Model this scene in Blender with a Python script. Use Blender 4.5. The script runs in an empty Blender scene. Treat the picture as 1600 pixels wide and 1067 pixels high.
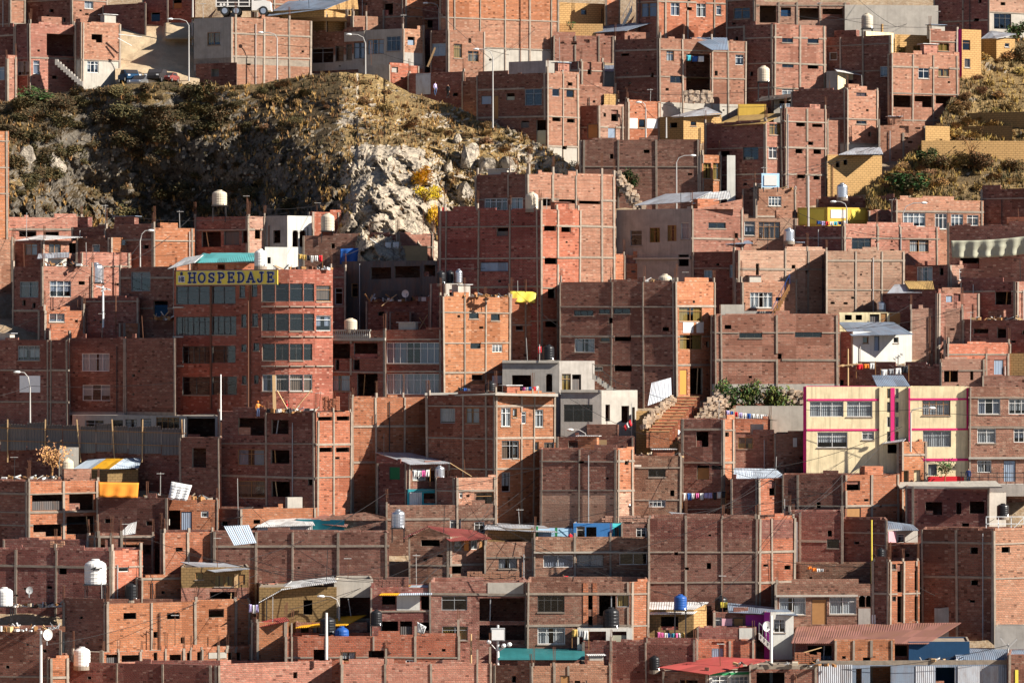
import bpy, math, random
import numpy as np
from mathutils import Vector, noise
random.seed(7)
RD = math.radians
F = 5950.0; ZC = 45.0
scene = bpy.context.scene
COL = scene.collection

# ------------------------------------------------------------------ photo geometry -> metres
def D(y): return 188.1 / (.5375 - (533.5 - y) / F)          # distance of the hillside whose ground shows at row y
def pt(x, y, Y): return Vector(((x - 800) / F * Y, Y, ZC + (533.5 - y) / F * Y))
def mpp(Y): return Y / F

# ------------------------------------------------------------------ materials
M = {}
def new_mat(name):
    m = bpy.data.materials.new(name); m.use_nodes = True
    nt = m.node_tree; b = nt.nodes['Principled BSDF']
    b.inputs['Roughness'].default_value = .9
    b.inputs['Specular IOR Level'].default_value = .25
    return m, nt, b
def N(nt, t, **kw):
    n = nt.nodes.new(t)
    for k, v in kw.items():
        if k.startswith('i_'): n.inputs[k[2:].replace('_', ' ')].default_value = v
        else: setattr(n, k, v)
    return n
def L(nt, a, b): nt.links.new(a, b)
def rgb(c): return (c[0], c[1], c[2], 1)
def mul(c, k): return tuple(min(1, v * k) for v in c)
def ramp(nt, src, stops):
    r = nt.nodes.new('ShaderNodeValToRGB'); L(nt, src, r.inputs[0])
    el = r.color_ramp.elements
    while len(el) < len(stops): el.new(.5)
    for e, (p, c) in zip(el, stops): e.position = p; e.color = rgb(c) if len(c) == 3 else c
    return r.outputs[0]
def mix(nt, fac, a, b, mode='MIX'):
    n = nt.nodes.new('ShaderNodeMix'); n.data_type = 'RGBA'; n.blend_type = mode
    for sock, v in ((n.inputs['Factor'], fac), (n.inputs['A'], a), (n.inputs['B'], b)):
        if hasattr(v, 'is_output'): L(nt, v, sock)
        elif isinstance(v, (int, float)): sock.default_value = v
        else: sock.default_value = rgb(v)
    return n.outputs['Result']
def uvs(nt, sx=1, sy=1):
    u = nt.nodes.new('ShaderNodeUVMap'); mp = N(nt, 'ShaderNodeMapping'); mp.inputs['Scale'].default_value = (sx, sy, 1)
    L(nt, u.outputs[0], mp.inputs[0]); return mp.outputs[0]
def noise_tex(nt, vec, scale, det=4, rough=.6):
    n = N(nt, 'ShaderNodeTexNoise'); n.inputs['Scale'].default_value = scale; n.inputs['Detail'].default_value = det
    n.inputs['Roughness'].default_value = rough
    if vec is not None: L(nt, vec, n.inputs['Vector'])
    return n.outputs['Fac']
def jitter(nt, col, amt=.14, hue=.012):
    oi = nt.nodes.new('ShaderNodeObjectInfo'); hs = nt.nodes.new('ShaderNodeHueSaturation')
    mr = N(nt, 'ShaderNodeMapRange'); mr.inputs['To Min'].default_value = 1 - amt; mr.inputs['To Max'].default_value = 1 + amt
    L(nt, oi.outputs['Random'], mr.inputs[0]); L(nt, mr.outputs[0], hs.inputs['Value'])
    wn = N(nt, 'ShaderNodeTexWhiteNoise'); wn.noise_dimensions = '1D'; L(nt, oi.outputs['Random'], wn.inputs['W'])
    m2 = N(nt, 'ShaderNodeMapRange'); m2.inputs['To Min'].default_value = .5 - hue; m2.inputs['To Max'].default_value = .5 + hue
    L(nt, wn.outputs['Value'], m2.inputs[0]); L(nt, m2.outputs[0], hs.inputs['Hue'])
    L(nt, col, hs.inputs['Color']); return hs.outputs[0]
def brick(key, c, smear=.25, mort=(.27, .19, .13), row=.145, var=.3, dirt=.45):
    m, nt, b = new_mat('brick_' + key)
    v = uvs(nt)
    bt = N(nt, 'ShaderNodeTexBrick'); L(nt, v, bt.inputs['Vector'])
    bt.inputs['Scale'].default_value = 1; bt.inputs['Brick Width'].default_value = row * 1.9; bt.inputs['Row Height'].default_value = row
    bt.inputs['Mortar Size'].default_value = row * .14; bt.inputs['Mortar Smooth'].default_value = .3
    bt.inputs['Color1'].default_value = rgb(mul(c, 1 + var * .7)); bt.inputs['Color2'].default_value = rgb(mul(c, 1 - var * .7)); bt.inputs['Mortar'].default_value = rgb(mort)
    # random courses / patches, rain streaks, mortar smears
    n1 = noise_tex(nt, uvs(nt, .55, .8), 1.0, 5, .65)
    col = mix(nt, ramp(nt, n1, [(.35, (0, 0, 0)), (.7, (1, 1, 1))]), bt.outputs['Color'], mul(c, .58), 'MIX')
    col2 = mix(nt, dirt, bt.outputs['Color'], col)
    st = noise_tex(nt, uvs(nt, 2.2, .16), 1.3, 4, .6)
    col3 = mix(nt, ramp(nt, st, [(.5, (0, 0, 0)), (.75, (.45, .45, .45))]), col2, mul(c, .42))
    sm = noise_tex(nt, uvs(nt, .9, 1.7), 1.6, 6, .72)
    col4 = mix(nt, ramp(nt, sm, [(.5, (0, 0, 0)), (.72, (smear * 1.5,) * 3)]), col3, (.50, .38, .275))
    rw = noise_tex(nt, uvs(nt, .12, 3.1), 1.6, 2, .5)
    col5 = mix(nt, ramp(nt, rw, [(.35, (.78, .78, .78)), (.65, (1.0, 1.0, 1.0))]), (0, 0, 0), col4)
    def cells(sx, sy):
        fl = N(nt, 'ShaderNodeVectorMath', operation='FLOOR'); L(nt, uvs(nt, sx, sy), fl.inputs[0])
        wn = N(nt, 'ShaderNodeTexWhiteNoise'); wn.noise_dimensions = '2D'; L(nt, fl.outputs[0], wn.inputs['Vector']); return wn.outputs['Value']
    pv = cells(1 / 3.1, 1 / 2.7)                       # every infill panel from another batch of brick
    col6 = mix(nt, ramp(nt, pv, [(0, (.0, .0, .0)), (.5, (.0, .0, .0)), (.8, (.25, .25, .25)), (1, (.45, .45, .45))]), col5, mix(nt, .5, col5, mul((c[0] * .98, c[1] * 1.15, c[2] * 1.25), .95)))
    col6 = mix(nt, ramp(nt, pv, [(0, (.7, .7, .7)), (.12, (.5, .5, .5)), (.3, (0, 0, 0)), (1, (0, 0, 0))]), col6, mul(c, .5))
    bv = cells(1 / (row * 1.9), 1 / row)               # odd dark, pale and missing bricks
    col7 = mix(nt, ramp(nt, bv, [(0, (.75, .75, .75)), (.03, (.75, .75, .75)), (.035, (.16, .16, .16)), (.09, (.16, .16, .16)), (.1, (0, 0, 0))]), col6, mul(c, .22))
    col7 = mix(nt, ramp(nt, bv, [(0, (0, 0, 0)), (.88, (0, 0, 0)), (.9, (.1, .1, .1)), (.97, (.18, .18, .18)), (1, (.35, .35, .35))]), col7, (.62, .44, .33))
    L(nt, jitter(nt, col7, .2, .009), b.inputs['Base Color'])
    bp = N(nt, 'ShaderNodeBump'); bp.inputs['Strength'].default_value = 1; bp.inputs['Distance'].default_value = .06
    hb = mix(nt, .55, bt.outputs['Color'], noise_tex(nt, uvs(nt, 5, 9), 1.5, 3, .6))
    inv = N(nt, 'ShaderNodeMath', operation='SUBTRACT'); inv.inputs[0].default_value = 1; L(nt, bt.outputs['Fac'], inv.inputs[1])
    ad = N(nt, 'ShaderNodeMath', operation='ADD'); L(nt, inv.outputs[0], ad.inputs[0]); L(nt, hb, ad.inputs[1])
    L(nt, ad.outputs[0], bp.inputs['Height']); L(nt, bp.outputs[0], b.inputs['Normal'])
    M[key] = m
def plaster(key, c, var=.3, streak=.35, sc=1.2, jit=.06, rough=.9, bump=.3):
    m, nt, b = new_mat('plaster_' + key)
    n1 = noise_tex(nt, uvs(nt, .8, .8), sc, 6, .65)
    col = mix(nt, ramp(nt, n1, [(.3, (0, 0, 0)), (.75, (1, 1, 1))]), mul(c, 1 - var * .7), mul(c, 1 + var * .5))
    st = noise_tex(nt, uvs(nt, 3.2, .2), 1.2, 4, .6)
    col = mix(nt, ramp(nt, st, [(.48, (0, 0, 0)), (.75, (streak, streak, streak))]), col, mul(c, .45))
    L(nt, jitter(nt, col, jit, .004), b.inputs['Base Color']); b.inputs['Roughness'].default_value = rough
    bp = N(nt, 'ShaderNodeBump'); bp.inputs['Strength'].default_value = bump; bp.inputs['Distance'].default_value = .04
    L(nt, noise_tex(nt, uvs(nt, 4, 4), 1.5, 5, .7), bp.inputs['Height']); L(nt, bp.outputs[0], b.inputs['Normal'])
    M[key] = m
def adobe(key, c):
    plaster(key, c, .4, .4, 2.2, .1)
    m = M[key]; nt = m.node_tree; b = nt.nodes['Principled BSDF']
    bt = N(nt, 'ShaderNodeTexBrick'); L(nt, uvs(nt), bt.inputs['Vector'])
    for k, v in (('Scale', 1), ('Brick Width', .45), ('Row Height', .22), ('Mortar Size', .03)): bt.inputs[k].default_value = v
    src = b.inputs['Base Color'].links[0].from_socket
    L(nt, mix(nt, .55, src, mix(nt, bt.outputs['Fac'], mul(c, 1.15), mul(c, .45)), 'MIX'), b.inputs['Base Color'])
def tin(key, c, rust=.35, metal=.35, rough=.5, period=.16, rustc=(.20, .10, .055)):
    m, nt, b = new_mat('tin_' + key)
    w = N(nt, 'ShaderNodeTexWave'); w.inputs['Scale'].default_value = 1; L(nt, uvs(nt, 1 / period / 3.1416, 0), w.inputs['Vector'])
    sh = N(nt, 'ShaderNodeTexWhiteNoise'); sh.noise_dimensions = '2D'
    fl = N(nt, 'ShaderNodeVectorMath', operation='FLOOR'); L(nt, uvs(nt, 1.15, .5), fl.inputs[0]); L(nt, fl.outputs[0], sh.inputs['Vector'])
    base = mix(nt, sh.outputs['Value'], mul(c, .72), mul(c, 1.15))
    n1 = noise_tex(nt, uvs(nt, 1.1, .35), 1.6, 5, .65)
    col = mix(nt, ramp(nt, n1, [(.45, (0, 0, 0)), (.75, (rust * 2,) * 3)]), base, rustc)
    L(nt, col, b.inputs['Base Color']); b.inputs['Metallic'].default_value = metal; b.inputs['Roughness'].default_value = rough
    bp = N(nt, 'ShaderNodeBump'); bp.inputs['Strength'].default_value = .8; bp.inputs['Distance'].default_value = .03
    L(nt, w.outputs['Fac'], bp.inputs['Height']); L(nt, bp.outputs[0], b.inputs['Normal'])
    M[key] = m
def plain(key, c, rough=.7, metal=0, var=.15, jit=0):
    m, nt, b = new_mat('mat_' + key)
    tc = nt.nodes.new('ShaderNodeTexCoord')
    n1 = noise_tex(nt, tc.outputs['Object'], 3.0, 5, .6)
    col = mix(nt, n1, mul(c, 1 - var * .7), mul(c, 1 + var * .7))
    if jit: col = jitter(nt, col, jit, .01)
    L(nt, col, b.inputs['Base Color']); b.inputs['Roughness'].default_value = rough; b.inputs['Metallic'].default_value = metal
    M[key] = m

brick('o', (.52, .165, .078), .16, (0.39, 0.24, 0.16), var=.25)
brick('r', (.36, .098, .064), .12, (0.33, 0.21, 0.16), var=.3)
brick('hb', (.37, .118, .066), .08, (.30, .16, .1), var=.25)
brick('d', (.285, .10, .07), .22, (0.28, 0.18, 0.14), var=.32)  # dark brick; on houses' shaded sides it also puts shade into the colour
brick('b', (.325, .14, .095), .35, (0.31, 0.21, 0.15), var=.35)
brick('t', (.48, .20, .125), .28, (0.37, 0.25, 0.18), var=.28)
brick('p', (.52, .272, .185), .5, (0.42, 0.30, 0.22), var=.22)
plaster('k', (.36, .325, .285), .35, .4)
plaster('l', (.43, .39, .33), .3, .35)
plaster('f', (.31, .25, .195), .45, .35, 2.5, .2)      # concrete frame
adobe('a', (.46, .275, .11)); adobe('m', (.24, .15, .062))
plaster('y', (.80, .66, .40), .28, .75); plaster('w', (.58, .56, .50), .15, .35)
plaster('u', (.05, .18, .43), .2, .2); plaster('q', (.05, .36, .40), .25, .2); plaster('v', (.38, .04, .30), .2, .2)
plaster('z', (.62, .40, .07), .2, .2); plaster('x', (.62, .03, .16), .12, .1); plaster('pk', (.75, .42, .45), .15, .2)
plaster('sb', (.42, .62, .80), .15, .2); plaster('og', (.72, .24, .03), .2, .2); plaster('gd', (.02, .13, .05), .2, .2)
plaster('vt', (.025, .14, .145), .3, .3, rough=.5); plaster('nb', (.012, .05, .11), .2, .2); tin('fg', (.15, .145, .14), .3, .2, .7); tin('tg', (.42, .44, .47), .3, .3); tin('tb', (.22, .27, .34), .2, .3); tin('tr', (.26, .12, .095), .4, .15, .7)
tin('red', (.42, .075, .065), .15, .1, .6); tin('dred', (.22, .05, .045), .2, .1, .6); tin('teal', (.02, .12, .13), .12, .1, .5)
tin('turq', (.09, .34, .34), .1, .1, .5); tin('yel', (.72, .36, .02), .1, .05, .5); tin('tan', (.44, .28, .10), .3, .1, .7)
tin('pale', (.62, .62, .60), .3, .2, .6); tin('dk', (.10, .09, .085), .3, .2, .6); tin('ltb', (.52, .60, .68), .1, .25, .45)
plain('white', (.68, .66, .62), .6); plain('black', (.018, .018, .02), .35); plain('tanb', (.52, .44, .33), .5); plain('blue', (.02, .085, .30), .45)
plain('steel', (.55, .56, .58), .3, .85); plain('pole', (.44, .42, .39), .7); plain('iron', (.05, .045, .045), .5, .4); plain('rust', (.16, .07, .04), .8)
plain('wood', (.32, .16, .06), .8, 0, .3); plain('woodl', (.52, .34, .17), .8, 0, .3); plain('doororange', (.62, .22, .04), .6)
plain('navy', (.012, .028, .13), .5); plain('signy', (.78, .62, .09), .5); plain('redc', (.62, .02, .03), .8); plain('curt', (.70, .69, .68), .9, 0, .2, .12)
plain('curl', (.42, .44, .52), .9, 0, .2); plain('cury', (.55, .36, .10), .9, 0, .3); plain('curb', (.30, .20, .14), .9, 0, .3); plain('frw', (.62, .60, .56), .6); plain('frd', (.07, .065, .06), .5)
plain('skin', (.36, .19, .12), .6); plain('jeans', (.05, .08, .16), .9); plain('orangec', (.75, .20, .02), .7); plain('dark', (.03, .027, .03), .9)
plain('green', (.03, .22, .08), .7); plain('pink', (.75, .14, .35), .8); plain('cyan', (.08, .45, .52), .8); plain('lav', (.45, .38, .62), .8)
plain('grey', (.30, .30, .30), .8); plain('stone', (.42, .33, .23), .95, 0, .4, .25); plain('tarp', (.36, .35, .26), .7, 0, .2); plain('chrome', (.7, .7, .72), .25, .9)
plain('rubber', (.02, .02, .02), .9); plain('lightw', (.85, .85, .82), .4)
def glass():
    m, nt, b = new_mat('window_glass')
    tr = N(nt, 'ShaderNodeBsdfTransparent'); tr.inputs[0].default_value = (.55, .58, .60, 1)
    gl = N(nt, 'ShaderNodeBsdfGlossy'); gl.inputs['Roughness'].default_value = .08; gl.inputs[0].default_value = (.9, .95, 1, 1)
    mx = N(nt, 'ShaderNodeMixShader'); mx.inputs[0].default_value = .05
    L(nt, tr.outputs[0], mx.inputs[1]); L(nt, gl.outputs[0], mx.inputs[2])
    L(nt, mx.outputs[0], nt.nodes['Material Output'].inputs[0]); M['glass'] = m
glass()

# ------------------------------------------------------------------ mesh helpers
class MB:
    def __init__(s): s.v = []; s.f = []; s.u = []; s.m = []; s.mats = []
    def mi(s, k):
        if k not in s.mats: s.mats.append(k)
        return s.mats.index(k)
    def poly(s, ps, k, uv=None):
        i = len(s.v); s.v += [tuple(p) for p in ps]; s.f.append(tuple(range(i, i + len(ps)))); s.m.append(s.mi(k))
        if uv is None:
            a = Vector(ps[1]) - Vector(ps[0]); a = a.normalized() if a.length > 1e-9 else Vector((1, 0, 0))
            n = (Vector(ps[1]) - Vector(ps[0])).cross(Vector(ps[-1]) - Vector(ps[0])); b = n.cross(a)
            b = b.normalized() if b.length > 1e-9 else Vector((0, 0, 1))
            uv = [((Vector(p) - Vector(ps[0])).dot(a), (Vector(p) - Vector(ps[0])).dot(b)) for p in ps]
        s.u += uv
    def box(s, o, a, b, c, k):
        o, a, b, c = map(Vector, (o, a, b, c))
        if a.cross(b).dot(c) < 0: a, b = b, a
        P = [o, o + a, o + a + b, o + b, o + c, o + a + c, o + a + b + c, o + b + c]
        for q in ((0, 3, 2, 1), (4, 5, 6, 7), (0, 1, 5, 4), (1, 2, 6, 5), (2, 3, 7, 6), (3, 0, 4, 7)): s.poly([P[i] for i in q], k)
    def beam(s, p, q, w, k, h=None):           # square bar from p to q
        p, q = Vector(p), Vector(q); d = (q - p).normalized()
        up = Vector((0, 0, 1)) if abs(d.z) < .9 else Vector((0, 1, 0))
        a = d.cross(up).normalized() * w; b = a.cross(d).normalized() * (h or w)
        s.box(p - a / 2 - b / 2, a, b, q - p, k)
    def tube(s, pts, r, k, n=8, cap=True):
        pts = [Vector(p) for p in pts]; rs = r if isinstance(r, (list, tuple)) else [r] * len(pts)
        rings = []
        for i, p in enumerate(pts):
            d = (pts[min(i + 1, len(pts) - 1)] - pts[max(i - 1, 0)]).normalized()
            up = Vector((0, 0, 1)) if abs(d.z) < .95 else Vector((0, 1, 0))
            a = d.cross(up).normalized(); b = a.cross(d)
            rings.append([p + (a * math.cos(t) + b * math.sin(t)) * rs[i] for t in [2 * math.pi * j / n for j in range(n)]])
        for i in range(len(rings) - 1):
            for j in range(n): s.poly([rings[i][j], rings[i][(j + 1) % n], rings[i + 1][(j + 1) % n], rings[i + 1][j]], k)
        if cap: s.poly(rings[0][::-1], k); s.poly(rings[-1], k)
    def lathe(s, o, prof, k, n=20):             # prof: (radius, z)
        o = Vector(o)
        R = [[o + Vector((r * math.cos(2 * math.pi * j / n), r * math.sin(2 * math.pi * j / n), z)) for j in range(n)] for r, z in prof]
        for i in range(len(R) - 1):
            for j in range(n): s.poly([R[i][j], R[i][(j + 1) % n], R[i + 1][(j + 1) % n], R[i + 1][j]], k)
        s.poly(R[0][::-1], k); s.poly(R[-1], k)
    def build(s, name, parent=None, smooth=False, org=None, weld=False):
        o0 = Vector(org) if org is not None else (Vector(parent['_o']) if parent is not None and '_o' in parent else Vector((0, 0, 0)))
        me = bpy.data.meshes.new(name)
        me.from_pydata([(x - o0.x, y - o0.y, z - o0.z) for x, y, z in s.v], [], s.f)
        ul = me.uv_layers.new(name='UVMap'); ul.data.foreach_set('uv', np.array(s.u, dtype=np.float32).ravel())
        for k in s.mats: me.materials.append(M[k])
        me.polygons.foreach_set('material_index', s.m)
        if smooth: me.polygons.foreach_set('use_smooth', [True] * len(s.f))
        me.update()
        o = bpy.data.objects.new(name, me); COL.objects.link(o)
        if parent is not None:
            o.parent = parent
            if '_o' in parent: o['_o'] = parent['_o']
        elif org is not None: o.location = o0
        if weld:
            import bmesh
            bm = bmesh.new(); bm.from_mesh(me); bmesh.ops.remove_doubles(bm, verts=bm.verts, dist=.001); bm.to_mesh(me); bm.free()
        return o
def thing(name, label, cat, loc, group=None):
    e = bpy.data.objects.new(name, None); COL.objects.link(e); e.location = loc; e['_o'] = tuple(loc); e.empty_display_size = .3
    return tag(e, label, cat, group)
def tag(o, label, cat, group=None, kind=None):
    o['label'] = label; o['category'] = cat; o['kind'] = 'thing'
    if group: o['group'] = group
    if kind: o['kind'] = kind
    return o

# ------------------------------------------------------------------ buildings
BR = set('ordbtp') | {'hb'}
BLD = {}
CARVE = []
def H(key, label, xs, th, top, bot, m, col=None, beam=None, win='', cat='house', name=None, par=.8, stub=0, dY=0, dep=5, bands=(), jag=None, Y=None, zb=6, parent=None, ref=None):
    th = th if isinstance(th, (list, tuple)) else [th]
    th = [min(40, t * .8 + 15) if t >= 8 else t for t in th]
    nf = len(th); ms = list(m) if isinstance(m, list) else [m] * nf if m in M else list(m)
    Y0 = Y if Y else D(bot) + dY
    # nearest vertex = reference
    if ref is None:
        rel = [0]
        for i in range(nf): rel.append(rel[-1] + (xs[i + 1] - xs[i]) * math.tan(RD(th[i])))
        ref = rel.index(min(rel))
    ks = [(x - 800) / F for x in xs]
    P = [None] * (nf + 1); P[ref] = Vector((ks[ref] * Y0, Y0, 0))
    for i in range(ref, nf):
        c, s_ = math.cos(RD(th[i])), math.sin(RD(th[i])); k = ks[i + 1]
        t = (k * P[i].y - P[i].x) / (c - k * s_); P[i + 1] = P[i] + Vector((c, s_, 0)) * t
    for i in range(ref - 1, -1, -1):
        c, s_ = -math.cos(RD(th[i])), -math.sin(RD(th[i])); k = ks[i]
        t = (k * P[i + 1].y - P[i + 1].x) / (c - k * s_); P[i] = P[i + 1] + Vector((c, s_, 0)) * t
    zr = lambda y: ZC + (533.5 - y) / F * Y0
    zt, zbt = zr(top), zr(bot) - zb
    base = Vector((P[ref].x, P[ref].y, zr(bot)))
    if name is None:
        mk = ms[-1]
        name = 'brick_house' if mk in BR else {'a': 'adobe_house', 'm': 'adobe_house', 'k': 'concrete_house', 'l': 'concrete_house'}.get(mk, 'painted_house')
        if cat == 'wall': name = {'brick_house': 'brick_wall', 'adobe_house': 'adobe_wall', 'concrete_house': 'concrete_wall'}.get(name, 'garden_wall')
        if cat == 'shed': name = 'shed'
    root = parent or thing(name, label, cat, base)
    rq = random.Random(key)
    if not stub and cat in ('house', 'wall') and name.startswith('brick') and rq.random() < .5: stub = rq.uniform(.25, .7)
    # outline with a back
    ymax = max(p.y for p in P); yb = max(ymax + 1.0, Y0 + dep)
    def back(p, sgn):
        q = Vector((p.x / p.y * yb, yb, 0)); q.x += sgn * .04 * (yb - p.y); return q
    OUT = P + [back(P[-1], -1), back(P[0], 1)]
    uo = random.uniform(0, 50); vo = random.uniform(0, 50)
    wb = MB()
    wins = [[] for _ in range(nf)]
    info = []
    for i in range(nf):
        d = P[i + 1] - P[i]; Ln = d.length; d.normalize(); n = Vector((d.y, -d.x, 0)); info.append((P[i], d, n, Ln))
    def loc(x):                                   # column of the photo -> (face, s, depth)
        x = min(max(x, xs[0]), xs[-1])
        for i in range(nf):
            if x <= xs[i + 1] or i == nf - 1:
                p, d, n, Ln = info[i]; k = (x - 800) / F
                t = (k * p.y - p.x) / (d.x - k * d.y); t = min(max(t, 0), Ln); return i, t, p.y + d.y * t
    for w in [w.split() for w in win.split(';') if w.strip()]:
        kd = w[0]; x0, y0, x1, y1 = map(float, w[1:5]); i, _, yy = loc((x0 + x1) / 2)
        p, d, n, Ln = info[i]
        def sof(x):
            k = (x - 800) / F; return (k * p.y - p.x) / (d.x - k * d.y)
        s0, s1 = max(.04, sof(x0)), min(Ln - .04, sof(x1))
        z1, z0 = ZC + (533.5 - y0) / F * yy, ZC + (533.5 - y1) / F * yy
        z1 = min(z1, zt - .05)
        if s1 - s0 > .08 and z1 - z0 > .08: wins[i].append((kd, s0, s1, z0, z1))
    for i in range(nf):                            # putlog and vent holes in blank brickwork
        Ln = info[i][3]
        if ms[i] in BR and cat in ('house', 'wall') and Ln > 3.2:
            for _ in range(rq.choice((1, 2, 2, 3, 4))):
                s = rq.uniform(.5, Ln - .9); hw, hh = rq.choice(((.22, .16), (.3, .22), (.45, .2), (.6, .35), (.35, .5))); hi = zt - .5 if zt - zr(bot) < 2 else zt - 1.2
                z = rq.uniform(min(zr(bot) + .3, hi - .1), hi)
                if not any(w[1] - .25 < s + hw and s < w[2] + .25 and w[3] - .2 < z + hh and z < w[4] + .2 for w in wins[i]): wins[i].append(('h', s, s + hw, z, z + hh))
    bz = sorted([(zr(y1), zr(y0), mk) for y0, y1, mk in bands])
    openings = []
    for i in range(nf):
        p, d, n, Ln = info[i]
        X = lambda s, z, o=0, p=p, d=d, n=n: Vector((p.x + d.x * s + n.x * o, p.y + d.y * s + n.y * o, z))
        holes = [w for w in wins[i] if w[0][0] != '#']
        sc = sorted({0, Ln} | {w[1] for w in holes} | {w[2] for w in holes}); zc = sorted({zbt, zt} | {w[3] for w in holes} | {w[4] for w in holes} | {z for b in bz for z in b[:2] if zbt < z < zt})
        for a in range(len(sc) - 1):
            for c in range(len(zc) - 1):
                s0, s1, z0, z1 = sc[a], sc[a + 1], zc[c], zc[c + 1]
                if s1 - s0 < 1e-4 or z1 - z0 < 1e-4: continue
                sm, zm = (s0 + s1) / 2, (z0 + z1) / 2
                if any(w[1] < sm < w[2] and w[3] < zm < w[4] for w in holes): continue
                mk = ms[i]
                for b0, b1, bm_ in bz:
                    if b0 < zm < b1: mk = bm_
                wb.poly([X(s0, z0), X(s1, z0), X(s1, z1), X(s0, z1)], mk, [(s + uo + i * 13.7, z + vo) for s, z in ((s0, z0), (s1, z0), (s1, z1), (s0, z1))])
        if (jag if jag is not None else (ms[i] in BR and cat != 'shed')):      # uneven top course of bricks
            s = .1; rr = random.Random(int(xs[0] * 7 + top + i))
            lv = 0
            while s < Ln - .3:
                w_ = min(rr.choice((.3, .4, .6, .9, 1.3)), Ln - s - .02)
                if rr.random() < .45: lv = rr.choice((0, 0, .09, .2, .38, .0))
                if lv: wb.box(X(s, zt + .003, -.002), d * w_, -n * .14, (0, 0, lv), ms[i])
                s += w_ + .004
        for kd, s0, s1, z0, z1 in wins[i]:
            if kd[0] == '#':
                pb = MB(); pb.box(X(s0, z0, .012), d * (s1 - s0), n * .03, (0, 0, z1 - z0), kd[1:]); pb.build('panel', root); continue
            for q in ([X(s0, z0), X(s0, z0, -.26), X(s0, z1, -.26), X(s0, z1)], [X(s1, z0), X(s1, z1), X(s1, z1, -.26), X(s1, z0, -.26)],
                      [X(s0, z0), X(s1, z0), X(s1, z0, -.26), X(s0, z0, -.26)], [X(s0, z1), X(s0, z1, -.26), X(s1, z1, -.26), X(s1, z1)]):
                wb.poly(q, 'f')
            openings.append((i, kd, s0, s1, z0, z1, X, d, n))
    bk = ms[0] if ms[0] in BR else 'd'
    for j in range(nf, len(OUT)):
        a, b = OUT[j], OUT[(j + 1) % len(OUT)]; ln = (b - a).length
        wb.poly([(a.x, a.y, zbt), (b.x, b.y, zbt), (b.x, b.y, zt), (a.x, a.y, zt)], ms[-1] if j == nf else bk, [(uo, zbt), (uo + ln, zbt), (uo + ln, zt), (uo, zt)])
    # coping, inner parapet, roof and floor slabs
    nO = len(OUT); ins = []
    for j in range(nO):
        a, b, c = OUT[j - 1], OUT[j], OUT[(j + 1) % nO]
        e1, e2 = (b - a).normalized(), (c - b).normalized(); n1, n2 = Vector((-e1.y, e1.x, 0)), Vector((-e2.y, e2.x, 0))
        bi = n1 + n2; k = .15 / max(.3, (1 + n1.dot(n2)))
        ins.append(b + bi * k)
    zrf = zt - par
    for j in range(nO):
        a, b, c, e = OUT[j], OUT[(j + 1) % nO], ins[(j + 1) % nO], ins[j]
        V = lambda q, z: (q.x, q.y, z)
        wb.poly([V(a, zt), V(b, zt), V(c, zt), V(e, zt)], ms[0] if ms[0] in BR else 'f')
        wb.poly([V(e, zt), V(c, zt), V(c, zrf), V(e, zrf)], ms[0])
    bys = beam
    if bys is None:
        bys = []
        if all(k in BR for k in ms) and cat not in ('shed', 'wall'):
            z = zt - par - .1
            while z > zr(bot) + .4: bys += [533.5 - (z - ZC) * F / Y0] if rq.random() < .82 else []; z -= rq.uniform(2.5, 2.9)
    for k, z in enumerate([zrf] + [zr(y) for y in bys if zr(y) < zrf - 1]):
        wb.poly([(q.x, q.y, z) for q in (ins if k == 0 else OUT)], 'f')
    wb.build('wall', root)
    # concrete beams and columns
    for y in bys:
        z = zr(y)
        for i in range(nf):
            p, d, n, Ln = info[i]
            if ms[i] not in BR: continue
            blk = [(w[1] - .01, w[2] + .01) for w in wins[i] if w[0][0] != '#' and w[3] < z + .08 and w[4] > z - .1]
            segs = [(0, Ln)]
            for b0, b1 in blk: segs = [q for a, b in segs for q in ((a, min(b, b0)), (max(a, b1), b)) if q[1] - q[0] > .1]
            if segs:
                for a, b in segs:
                    bb = MB(); bb.box(Vector((p.x, p.y, z - .11)) + d * a - n * .03, d * (b - a) + Vector((0, 0, random.uniform(-.012, .012) * (b - a))), n * .095, (0, 0, .12 + .06 * ((i + int(y)) % 2)), 'f'); bb.build('beam', root)
    cols = col
    if cols is None: cols = []
    cl = [(x,) for x in cols]
    for i in range(nf):
        if ms[i] in BR and cat not in ('shed', 'guesthouse'): cl += [(None, i, .0), (None, i, info[i][3] - .24)]
    done = []
    for c in cl:
        if c[0] is None: i, s = c[1], c[2]
        else:
            i, s, _ = loc(c[0]); s -= .12
        p, d, n, Ln = info[i]
        s = min(max(s, 0), max(0, Ln - .24))
        if any(a == i and abs(b - s) < .35 for a, b in done): continue
        done.append((i, s))
        blk = [w for w in wins[i] if w[0][0] != '#' and w[1] < s + .2 and w[2] > s + .04]
        zz = [(zbt, zt - .02)]
        for w in blk: zz = [q for a, b in zz for q in ((a, min(b, w[3])), (max(a, w[4]), b)) if q[1] - q[0] > .2]
        if not zz: continue
        cb = MB(); o = Vector((p.x, p.y, 0)) + d * s - n * .035
        w_ = .12 + .09 * random.random()
        hi = 0
        if stub and random.random() < .85: hi = stub * random.uniform(.5, 1.1)
        tl = d * random.uniform(-.012, .012); sh = lambda a: tl * (a - zbt)
        for a, b in zz[:-1]:
            c2 = MB(); c2.box(o + Vector((0, 0, a)) + sh(a), d * w_, n * .115, Vector((0, 0, b - a)) + sh(b) - sh(a), 'f'); c2.build('column', root)
        a, b = zz[-1]; cb.box(o + Vector((0, 0, a)) + sh(a), d * w_, n * .115, Vector((0, 0, b - a)) + sh(b) - sh(a), 'f')
        if hi and zz[-1][1] > zt - .1: cb.box(o + Vector((0, 0, zt - .03)) - n * .17, d * w_, n * .24, (0, 0, hi), 'f')
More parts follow.
